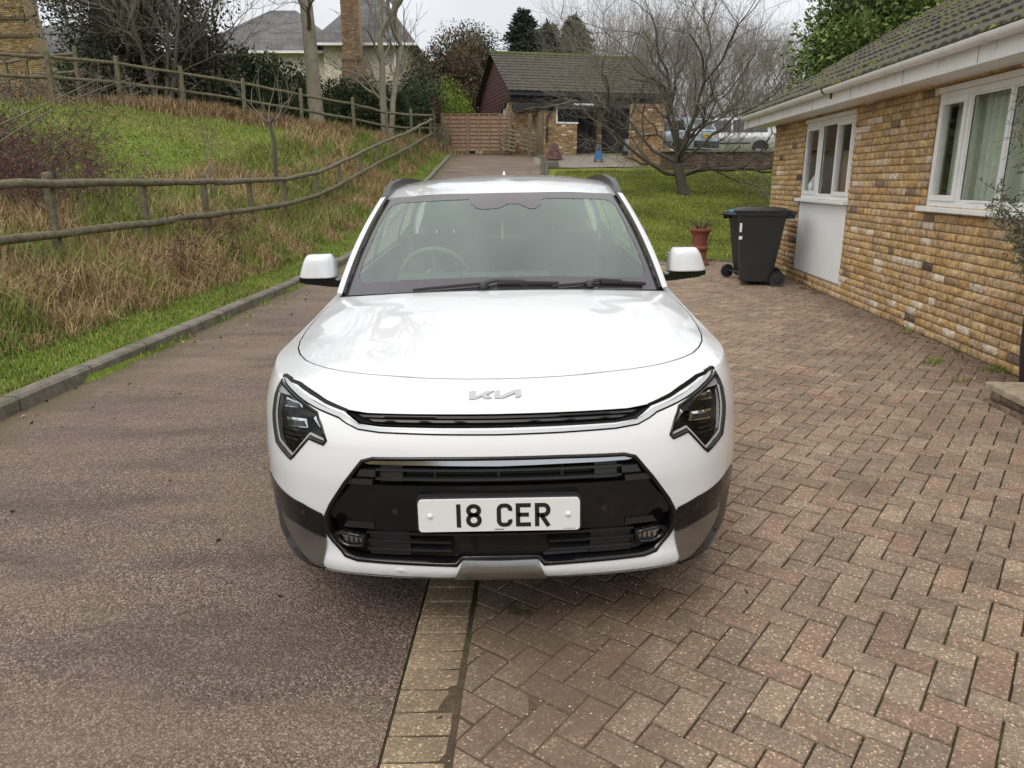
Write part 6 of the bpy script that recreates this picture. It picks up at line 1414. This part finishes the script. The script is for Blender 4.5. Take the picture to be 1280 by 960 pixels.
# bare woodland beyond the garage
wl=[(748,-1,47,7.4),(792,0,45,6.4),(835,0,48,6.6),(872,0,45,5.8),(905,0,47,6.2),(935,0,45,5.6),(960,0,49,6.4),(985,0,46,5.6),(860,0,56,8.0),(925,0,58,8.2),(800,0,57,8.4)]
WN=['straight','slender','crooked','low-branched','thin-topped','bushy','reddish','short','tall far','faint far','high far']
ref={}
wl=[(a,b,c_,d*1.12) for a,b,c_,d in wl]
for i,(px,_,Y,H) in enumerate(wl):
    c=W(px,180,Y); k=i%4
    loc=(c[0],Y,tz(c[0],Y))
    if k not in ref:
        ref[k]=bare_tree('bare woodland tree beyond the garage and car park',px,180,Y,10,.14,60+k,mx=5,group='bare woodland trees beyond the car park',m1='twig_far',low=.12,mt='twig_far',ntop=4,n0=2); o=ref[k]; o.location=loc; o.scale=(H/10,)*3
    else:
        s=ref[k]; o=s.copy(); COL.objects.link(o)
        for ch in list(s.children): d=ch.copy(); COL.objects.link(d); d.parent=o
        o.location=loc; o.rotation_euler=(0,0,i*1.3); o.scale=(H/10,)*3
    o['label']='bare twiggy woodland tree standing beyond the garage and car park'
# evergreens --------------------------------------------------------
def ellip_shell(r,n,c,rad,inner=.55,noise=.35,seed=0):
    d=r.normal(0,1,(n,3)); d/=np.linalg.norm(d,axis=1)[:,None]; k=1-(1-inner)*r.random(n)**1.6
    lob=1+noise*(np.sin(d[:,0]*5+seed)*np.cos(d[:,2]*6+seed*2)+np.sin(d[:,1]*7+seed*3+d[:,2]*4))*.5
    return c+d*rad*(k*lob)[:,None],d
def blob_shrub(name,label,cat,loc,parts,n,size,pal,seed,mt='foliage',asp=.45,group=None,trunk=None,noise=.35,leafname='foliage',inner=.5,jit=.3,core=.62,mul=1.6):
    r=np.random.default_rng(seed); o=empty(name,label,cat,loc,0,group); PP=[];DD=[];CC=[]; w_=np.array([p[1][0]*p[1][2] for p in parts]); w_=w_/w_.sum()
    for (c,rad),wt in zip(parts,w_):
        k=int(n*wt*mul); p,d=ellip_shell(r,k,np.array(c,float),np.array(rad,float),inner,noise,r.uniform(0,9)); 
        cl=np.array(pal)[r.integers(0,len(pal),k)]; g=fbm(p[:,0]*3+p[:,1]*2,p[:,2]*3,1.0,seed)[:,None]; PP.append(p);DD.append(d);CC.append(cl*(.7+.6*g))
    P=np.concatenate(PP);D=np.concatenate(DD);C=np.concatenate(CC); k=P[:,2]>.02; leaves(leafname,P[k],D[k],size,C[k],M[mt],o,asp,r,jit)
    # twiggy inner mass: lumpy, well inside the leaf shell
    V=[];F=[];C0=[];b=0; nu,nv=16,9
    for (c,rad) in parts:
        ph=r.uniform(0,9); G=[]
        for i in range(nv):
            for j in range(nu):
                a=2*np.pi*j/nu; e=-np.pi/2+np.pi*i/(nv-1); d=np.array([np.cos(a)*np.cos(e),np.sin(a)*np.cos(e),np.sin(e)]); q=np.array(c)+d*np.array(rad)*core*(1+.22*np.sin(5*d[0]+ph)*np.cos(6*d[2]+ph)+r.normal(0,.07)); q[2]=max(q[2],-.1); G.append(q)
        V+=G; F+=[(b+i*nu+j,b+i*nu+(j+1)%nu,b+(i+1)*nu+(j+1)%nu,b+(i+1)*nu+j) for i in range(nv-1) for j in range(nu)]; b+=nu*nv
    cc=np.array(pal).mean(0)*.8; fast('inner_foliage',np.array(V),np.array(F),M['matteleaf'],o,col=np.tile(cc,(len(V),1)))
    if trunk:
        segs=[];ends=[]; grow(r,np.array([0,0,-.2]),np.array([0,0,1.]),trunk[0],trunk[1],0,2,segs,ends,spread=.9,up=.1,wig=.1,ratio=.6,n=5); tubes_mesh('trunk',[(a,b) for _,a,b in segs],M['bark'],o,6)
    return o
def at(px,py,Y): c=W(px,py,Y); return (c[0],Y,tz(c[0],Y))
DG=[(.038,.058,.026),(.05,.072,.03),(.03,.045,.022),(.06,.085,.035)]
# dark hedge under the slate-roofed house, as separate shrubs
hx=[(112,2.6),(148,2.5),(185,2.5),(222,2.4),(258,2.6),(292,3.0),(326,3.0),(360,2.7),(412,2.3),(446,2.3),(474,2.1),(508,2.4)]
hn=['low dark bush at the left foot of the ivy-clad tree','low dark bush under the middle of the ivy-clad tree','low dark bush at the right foot of the ivy-clad tree','dark laurel hedge bush between the ivy-clad tree and the slate wing','dark laurel hedge bush below the left end of the slate wing roof','dark laurel hedge bush below the middle of the slate wing roof','laurel hedge bush just left of the small sapling top','laurel hedge bush just left of the thick pale trunk','laurel hedge bush just right of the thick pale trunk','laurel hedge bush below the orange brown chimney','laurel hedge bush just left of the twin-stemmed tree','rightmost dark laurel hedge bush, near the fence corner']
for i,((px,h),lb) in enumerate(zip(hx,hn)):
    Y=30.5+i*.35; l=at(px,120,Y); blob_shrub('laurel_bush',lb,'hedge bush',l,[((0,0,h*.5),(1.15,.9,h*.55)),((.4,.2,h*.75),(.7,.6,h*.35)),((-.5,0,h*.35),(.7,.6,h*.4))],2600,.15,DG+[(.05,.07,.03)],100+i,group='laurel bushes of the hedge behind the top fence')
# big dark ivy tree top left
l=at(165,115,29); blob_shrub('ivy_tree','large dark ivy-clad evergreen filling the top left, behind the top fence','tree',l,[((0,0,3.2),(2.6,1.8,3.4)),((-1.5,.3,5.0),(1.7,1.4,2.2)),((1.6,0,5.4),(2.2,1.5,2.4)),((0,0,7),(2.4,1.6,2.0)),((2.2,.3,2.2),(1.5,1.2,2.2))],24000,.15,[(.035,.05,.03),(.045,.06,.033),(.06,.058,.035),(.085,.06,.045)],200,trunk=(4,.25),noise=.5,inner=.3,core=.42)
# copper/green yew behind the gate
l=at(560,150,44); RB=[(.12,.075,.048),(.10,.075,.045),(.055,.07,.035),(.15,.085,.055)]
blob_shrub('russet_tree','broad russet and dark green conifer left of the garage roof','tree',l,[((0,0,2.4),(2.2,2,2.6)),((.7,0,4.3),(1.7,1.4,1.9)),((-.9,0,3.4),(1.5,1.3,1.8))],9000,.17,RB,210,noise=.25,trunk=(3,.2))
l=at(590,150,46); blob_shrub('dome_conifer','dark green dome-shaped conifer rising behind the russet tree','tree',l,[((-.3,0,3.6),(2.3,1.8,3.3)),((0.2,0,5.2),(1.3,1.2,1.6))],8000,.14,[(.05,.07,.035),(.06,.08,.04)],211,noise=.2,trunk=(3,.2))
l=at(522,150,37); blob_shrub('dark_shrub','dark green shrub left of the bright green bush','shrub',l,[((0,0,1.8),(1.5,1.2,2.0))],3500,.12,DG+[(.04,.055,.025)],212)
l=at(556,150,38.5); blob_shrub('golden_bush','rounded bright yellow green conifer bush behind the timber gate','shrub',l,[((0,0,1.5),(1.35,1.1,1.8)),((.7,0,1.2),(.8,.8,1.3))],6000,.10,[(.20,.27,.03),(.26,.33,.035),(.14,.20,.03)],213,noise=.15)
l=at(541,150,36.2); blob_shrub('red_shrub','small dark red shrub between the fence end and the bright green bush','shrub',l,[((0,0,1.6),(.35,.3,.9))],700,.08,[(.11,.03,.03),(.08,.03,.03)],214)
# conifers behind the garage: tiers of drooping boughs
def conifer(label,l,H,rad,seed,pal=[(.04,.055,.036),(.052,.07,.045)],group='dark conifers behind the garage roof'):
    r=np.random.default_rng(seed); o=empty('conifer',label,'tree',l,0,group); P=[];D=[]
    tubes_mesh('trunk',[(np.array([[0,0,-.2],[.02,0,H*.5],[0,0,H]]),np.array([.22,.14,.02]))],M['bark'],o,6)
    nb=int(H*34)
    for i in range(nb):
        t=r.uniform(.12,1); z=H*t; L=rad*(1-t)**.75*r.uniform(.6,1.15)+.15; a=r.uniform(0,6.28); n=int(14+L*34)
        s=r.uniform(.1,1,n); p=np.stack([np.cos(a)*L*s,np.sin(a)*L*s,z-.25*L*s**1.5+.1*L*s],1)+r.normal(0,.10+.05*L,(n,3))*np.array([1,1,.5]); P.append(p); D.append(np.tile([math.cos(a),math.sin(a),-.2],(n,1)))
    P=np.concatenate(P);D=np.concatenate(D); leaves('foliage',P,D,.34,np.array(pal)[r.integers(0,len(pal),len(P))],M['matteleaf'],o,.3,r)
for px,Y,H,rd,sd,lb in ((655,56,10.4,2.3,1,'leftmost dark conifer rising behind the garage ridge'),(686,60,10.2,2.0,2,'middle dark conifer behind the garage ridge'),(716,57,10.2,2.4,3,'rightmost dark conifer behind the garage ridge, next to bare branches')): conifer(lb,at(px,150,Y),H*.91,rd*1.6,sd)
# brown scrub under the woodland
BR=[(.13,.10,.07),(.10,.085,.055),(.16,.12,.075),(.07,.08,.04)]
for i,(px,h,lb) in enumerate(((815,2.3,'brown leafless scrub mass behind the car park, just right of the garage roof'),(865,2.6,'brown scrub mass behind the ice blue hatchback'),(910,2.2,'brown scrub mass behind the silver car roof'),(960,3.0,'brown scrub mass nearest the bungalow corner, behind the silver car'),(1000,3.2,'brown scrub mass hidden mostly by the bungalow gutter end'))):
    l=at(px,150,41+i*.5); blob_shrub('scrub',lb,'scrub',l,[((0,0,h*.4),(1.7,1.0,h*.6)),((.9,0,h*.6),(1.0,.8,h*.45))],1500,.13,BR,300+i,group='brown scrub behind the car park',mt='matteleaf',asp=.2,core=.35,noise=.5,inner=.2)
# laurel over the bungalow
l=at(1075,150,17.5); LP=[(.11,.17,.04),(.15,.21,.05),(.09,.14,.036),(.20,.26,.07),(.07,.11,.03)]
blob_shrub('bay_tree','large glossy green laurel tree rising behind the bungalow roof','tree',(l[0]+.3,17.5,l[2]),[((0,0,2.5),(1.5,1.5,2.6)),((-.5,0,4.1),(1.25,1.2,1.2)),((.6,0,5.1),(1.7,1.4,1.5)),((2.0,.3,5.0),(1.7,1.4,1.7)),((0,0,6.0),(1.3,1.2,1.1)),((-1.0,-.2,3.0),(.7,.7,1.3))],42000,.125,LP,220,asp=.40,trunk=(3,.15),noise=.3)
l=at(1180,150,20); blob_shrub('dark_yew','dark evergreen behind the laurel, over the top of the bungalow roof','tree',(l[0]+.5,20,l[2]),[((0,0,6.2),(2.6,1.6,2.6)),((-1.6,0,6.5),(1.4,1.2,1.6)),((0,0,3),(2,1.5,3))],9000,.16,DG,221,trunk=(4,.2))
# bare purple bramble thicket on the left
def thicket(name,label,loc,n,H,spread,seed,m,leafcol=None,nl=0,ls=.03,rad=.006,cat='shrub',arch_=.5,box=None):
    r=np.random.default_rng(seed); o=empty(name,label,cat,loc); segs=[];pts=[]
    for i in range(n):
        b=r.normal(0,1,3)*np.array([spread[0]*.45,spread[1]*.45,0]); a=r.uniform(0,6.28); L=H*r.uniform(.6,1.2); d=np.array([math.cos(a)*arch_,math.sin(a)*arch_,1.]); P=[b]; 
        for k in range(8): d=d+r.normal(0,.16,3)+np.array([0,0,-.16]); d/=np.linalg.norm(d); P.append(P[-1]+d*L/8)
        P=np.array(P); segs.append((P,np.linspace(rad,rad*.4,9))); pts.append(P[3:])
        for _ in range(5):
            k=r.integers(3,8); dd=r.normal(0,1,3)+np.array([0,0,.4]); dd/=np.linalg.norm(dd); Q=[P[k]+dd*L*.09*j+r.normal(0,.012,3)*j for j in range(4)]; segs.append((np.array(Q),np.linspace(rad*.6,rad*.3,4))); pts.append(np.array(Q))
    tubes_mesh('stems',segs,m,o,3)
    if nl: A=np.concatenate(pts); q=A[r.integers(0,len(A),nl)]+r.normal(0,.03,(nl,3)); leaves('leaves',q,r.normal(0,1,(nl,3)),ls,np.array(leafcol)[r.integers(0,len(leafcol),nl)],M['matteleaf'],o,.7,r)
    return o
purple=mat('purple_stems',(.085,.05,.05),.85)
p=W(10,195,11.2); thicket('bramble_thicket','purple-leaved bare bramble thicket spilling into the field at the left edge',(p[0],11.2,tz(p[0],11.2)),150,1.7,(1.6,1.4),3,purple,[(.15,.045,.05),(.10,.035,.04),(.20,.09,.06)],6000,.030)
p=W(20,165,14.0); thicket('bramble_thicket','second dark bramble thicket higher up the field at the left edge',(p[0],14,tz(p[0],14)),110,1.7,(1.8,1.2),4,purple,[(.15,.05,.05),(.10,.04,.04)],3500,.033)
p=W(40,70,24.); thicket('dry_scrub','grey-brown dry scrub along the top fence near the far left chimney',(p[0],22.5,tz(p[0],22.5)),120,1.2,(4.5,.8),6,M['twig'],[(.10,.05,.04)],2500,.05,rad=.010)
# long arching whip over the field, top left
r=np.random.default_rng(77); 
for i,(A,B,Cc) in enumerate((((-10,160),(60,130),(130,95)),((-10,185),(70,125),(165,98)))):
    ps=[W(*q,8.6+i*1.2) for q in (A,B,Cc)]; t=np.linspace(0,1,14)[:,None]; P=(1-t)**2*ps[0]+2*t*(1-t)*ps[1]+t*t*ps[2]; z=tz(P[0][0],P[0][1]); 
    P=np.vstack([[P[0][0]-.3,P[0][1],z],P]); segs=[(P,np.linspace(.010,.004,15))]
    for k in range(3,13,2): d=r.normal(0,1,3)*[1,.5,.6]+[.5,0,.5]; d/=np.linalg.norm(d); segs.append((np.array([P[k]+d*.12*j for j in range(4)]),np.linspace(.005,.002,4)))
    o=tubes_mesh('bare_whip',segs,M['twig'],None,4); tag(o,['lower pale bare branch arching in from the left edge over the field','upper pale bare branch arching in from the left edge over the field'][i],'branch')
# reddish dock stems by the fence
for i,(px,Y,lb) in enumerate(((222,9.8,'dark red dead dock stems behind the lower fence, left clump'),(287,12.0,'dark red dead dock stems behind the lower fence, right clump'))):
    p=W(px,240,Y); thicket('dead_dock',lb,(p[0]-.1,Y,tz(p[0]-.1,Y)),9,.95,(.22,.2),20+i,purple,[(.10,.03,.03),(.07,.03,.03)],500,.03,rad=.006,cat='weed',arch_=.15)
p=W(262,215,14.5); r_=np.random.default_rng(9); segs=[];ends=[]; grow(r_,np.array([0,0,-.1]),np.array([.0,0,1.]),1.0,.02,0,3,segs,ends,spread=.4,up=.2,wig=.1,ratio=.6); z=tz(p[0],14.5); tree_obj('young_shoot','thin bare young shoot standing in the field left of the sapling','tree',(p[0],14.5,z),segs,0,M['bark'],M['twig'])
# olive branches at the right edge
r=np.random.default_rng(15); o=bpn; segs=[]; pts=[]
for (px,py,Y) in ((1245,238,4.9),(1262,300,4.7),(1240,255,4.6),(1272,170,4.8),(1262,272,5.2),(1280,120,4.8),(1300,200,5.3),(1320,150,5.1),(1275,325,4.7),(1330,80,5.0)):
    tip=W(px,py,Y)-np.array(bpn.location); P0=np.array([r.normal(0,.02),r.normal(0,.02),.62]); mid=(P0+tip)/2+np.array([.10,0,.12]); t=np.linspace(0,1,12)[:,None]; P=(1-t)**2*P0+2*t*(1-t)*mid+t*t*tip; segs.append((P,np.linspace(.012,.0025,12)))
    for k in range(4,12):
        for _ in range(5): d=r.normal(0,1,3); d/=np.linalg.norm(d); Q=np.array([P[k]+d*.045*j for j in range(4)]); segs.append((Q,np.full(4,.0016))); pts+=[q for q in Q]
tubes_mesh('branches',segs,M['twig'],o,4); A=np.array(pts); q=A[r.integers(0,len(A),2600)]+r.normal(0,.008,(2600,3)); leaves('leaves',q,r.normal(0,1,(2600,3)),.042,np.array([(.085,.10,.06),(.12,.14,.10),(.06,.075,.04)])[r.integers(0,3,2600)],M['foliage'],o,.24,r)
# ------------------------------------------------------------------ grass
def blades(name,X,Y,H,Wd,lean,cols,label,cat='grass',seed=0,zoff=0,m='grass',curl=.5,zf=None):
    r=np.random.default_rng(seed); n=len(X); Z=(terrain(X,Y) if zf is None else zf(X,Y))+zoff; a=r.uniform(0,2*np.pi,n); la=r.uniform(0,2*np.pi,n); lv=lean*(.2+.95*r.random(n))*H
    px,py=np.cos(a)*Wd/2,np.sin(a)*Wd/2; dx,dy=np.cos(la)*lv,np.sin(la)*lv
    b1=np.stack([X-px,Y-py,Z-.02],1); b2=np.stack([X+px,Y+py,Z-.02],1); mz=H*.55
    m1=np.stack([X-px*.8+dx*.3,Y-py*.8+dy*.3,Z+mz],1); m2=np.stack([X+px*.8+dx*.3,Y+py*.8+dy*.3,Z+mz],1); hh=np.sqrt(np.maximum(H**2-lv**2*.8,(.25*H)**2)); tp=np.stack([X+dx,Y+dy,Z+hh],1)
    V=np.stack([b1,b2,m2,m1,tp],1).reshape(-1,3); i=np.arange(n)[:,None]*5; C=np.repeat(cols,5,0); sh=np.tile([.8,.8,1,1,1.1],n)[:,None]*0+1
    o=fast(name,V,[i+[0,1,2,3],i+[3,2,4]],M[m],None,col=C*sh); tag(o,label,cat,kind='stuff'); return o
def pick(r,pal,n): return np.array(pal)[r.integers(0,len(pal),n)]*r.uniform(.75,1.25,(n,1))
GR=[(.17,.25,.035),(.20,.28,.042),(.14,.21,.03),(.23,.29,.055)]; ST=[(.42,.31,.165),(.35,.245,.125),(.47,.37,.21),(.30,.195,.10),(.26,.165,.095)]; OL=[(.21,.205,.07),(.17,.18,.055),(.26,.23,.095)]
r=np.random.default_rng(41)
def scatter(n,x0,x1,y0,y1,near=0.): # denser near the camera
    Y=y0+(y1-y0)*r.random(n)**(1+near); X=r.uniform(0,1,n); return X,Y
# short green verge beside the kerb
n=65000; u,Y=scatter(n,0,1,3,34,1.0); s=u*(.62+.3*fbm(Y*0,Y,2.,4)); X=KX(Y)-.15-s; blades('verge_grass',X,Y,.02+.04*r.random(n)+.05*s*r.random(n),.005+.0004*Y,1.0,pick(r,GR+GR+[OL[0],OL[2],(.24,.22,.09)],n)*(.7+.6*fbm(X,Y,.5,81)[:,None]),'short bright green grass along the kerb',seed=1)
# long straw grass up the bank to the fence and a bit beyond
def straw(n,s0,s1,y0,y1,near,hmin,hmax,wid,seed,name,label,greenth=.52,dens_=.35):
    Y=y0+(y1-y0)*r.random(n)**(1+near); s=s0+(s1-s0)*r.random(n); X=KX(Y)-.15-s; cl=fbm(X,Y,.55,seed); k=cl>dens_; X,Y,s=X[k],Y[k],s[k]; m_=len(X); g=fbm(X,Y,1.1,seed+5); edge=smooth01((s-s0)/.5)
    H=(hmin+(hmax-hmin)*r.random(m_)**1.3)*(.55+.75*fbm(X,Y,.8,seed+2))*(.35+.65*edge)*1.1; isg=(g>greenth)|(r.random(m_)<.12); c=np.where(isg[:,None],pick(r,OL+GR[:2],m_),pick(r,ST,m_))
    return blades(name,X,Y,H,wid+.0004*Y,1.0,c,label,seed=seed)
straw(95000,.45,2.6,3.2,34,1.1,.20,.62,.0055,51,'dry_grass','long straw-coloured dry grass on the bank below the drive-side fence')
straw(42000,2.3,4.2,4,34,.8,.18,.55,.006,57,'fence_foot_grass','tangled dry grass behind the drive-side fence')
# field: green with straw patches
n=120000; Y=5+26*r.random(n)**1.1; t=r.random(n); X1=np.interp(Y,F1[:,1],F1[:,0]); X=X1-.4-t*11.5; k=inpoly(np.stack([X,Y],1),FIELD); X,Y=X[k],Y[k]; n=len(X); d1,_=near(np.stack([X,Y],1),D1); d2,_=near(np.stack([X,Y],1),D2)
g=fbm(X,Y,2.4,61); st=(g+smooth01((2.8-d1)/2.4)*.22+smooth01((.8-d2)/.7)*.3-smooth01((d1-2.2)/2.5)*.16)>.68
H=np.where(st,.10+.18*r.random(n),.03+.05*r.random(n))*(.6+.8*fbm(X,Y,.7,62))+smooth01((.7-d2))*.18*r.random(n); c=np.where(st[:,None],pick(r,ST+OL,n),pick(r,GR+OL+[(.25,.24,.08)],n)*(.75+.5*fbm(X,Y,1.0,64)[:,None])); blades('field_grass',X,Y,H,.011+.0006*Y,.9,c,'green and straw patched rough grass of the sloping field',seed=63)
# plateau edge behind the top fence
n=14000; q=D2[r.integers(60,len(D2),n)]; X=q[:,0]+r.normal(.0,.5,n); Y=q[:,1]+r.uniform(-.3,1.6,n); blades('fence_top_grass',X,Y,.2+.35*r.random(n),.018,.9,pick(r,ST+[(.20,.12,.08),(.16,.09,.06)],n),'dry brown grass along the foot of the top fence',seed=65)
# lawn
n=150000; Y=13.85+16*r.random(n)**1.25; xl=SX(Y)+.35+.75*smooth01((Y-22)/8)+np.where(Y>29,6,0)*0; X=xl+(np.minimum(6.9+.18*(Y-14),10)-xl)*r.random(n); k=~((X>WX(np.minimum(Y,12.9)))&(Y<13.9)); k&=Y<29.55-0*X; k&=~((X<4.6)&(Y>29.2)); X,Y=X[k],Y[k]; n=len(X); g=fbm(X,Y,1.2,71)[:,None]; LG_=[(.18,.24,.036),(.21,.265,.04),(.24,.275,.055),(.15,.20,.032)]
blades('lawn_grass',X,Y,.018+.035*r.random(n)*(.4+1.2*fbm(X,Y,.5,72)),.008+.0006*Y,1.0,pick(r,LG_+LG_+[(.24,.22,.08),(.16,.15,.05)],n)*(.35+1.3*g),'short mossy green lawn grass between paving and retaining wall',seed=73)
n=9000; Y=14+14*r.random(n); X=float(1)*(SX(Y)+.4)+r.random(n)*7; blades('lawn_thatch',X,Y,.02+.03*r.random(n),.015,.9,pick(r,[(.24,.20,.09),(.17,.14,.06)],n),'brown thatch specks in the lawn',seed=74)
# tufts in the paving joints, along the wall and the kerb
tx=[];ty=[]; rr2=random.Random(6)
for (px,py,nn,sp) in ((1142,416,60,.07),(1165,455,60,.06),(1258,466,130,.09),(1195,430,25,.05),(1200,478,20,.05)):
    q=W(px,py,1)-np.array([0,0,CAMZ]); t=(CAMZ-.06)/-q[2]; X0,Y0=q[0]*t,t
    for _ in range(nn): tx.append(X0+rr2.gauss(0,sp)); ty.append(Y0+rr2.gauss(0,sp*.6))
for Y0 in [11.3,10.9,8.6,7.4,7.0,6.2,13.0,12.5,9.9]:
    for _ in range(70): y_=Y0+rr2.gauss(0,.25); tx.append(float(KX(y_))+abs(rr2.gauss(0,.05))+.01); ty.append(y_)
for Y0 in np.arange(12.9,14.2,.12):
    for _ in range(60): y_=Y0+rr2.gauss(0,.1); tx.append(rr2.uniform(.5,4.0)); ty.append(13.75+abs(rr2.gauss(0,.18)))
X=np.array(tx);Y=np.array(ty); n=len(X); blades('joint_tufts',X,Y,.03+.05*r.random(n),.006,.9,pick(r,GR,n),'little green tufts growing in the paving joints and along the kerb',seed=75,zf=lambda X,Y:base(X,Y)+.005)
# fallen leaves and bits
n=260; Y=2.2+11*r.random(n)**1.3; X=np.where(r.random(n)<.45,KX(Y)+np.abs(r.normal(0,.35,n))+.03,np.where(r.random(n)<.6,WX(Y)-np.abs(r.normal(0,.35,n))-.05,r.uniform(-3,3.5,n))); Z=base(X,Y)+.012
leaves('leaf_litter',np.stack([X,Y,Z],1),np.tile([.6,.4,.05],(n,1))*r.choice([-1,1],(n,1)),.032,pick(r,[(.16,.09,.04),(.24,.17,.08),(.09,.05,.03),(.35,.29,.14)],n),M['matteleaf'],None,.6,r); tag(bpy.data.objects['leaf_litter'],'dry fallen leaves on the drive and along the wall foot','leaf litter',kind='stuff')
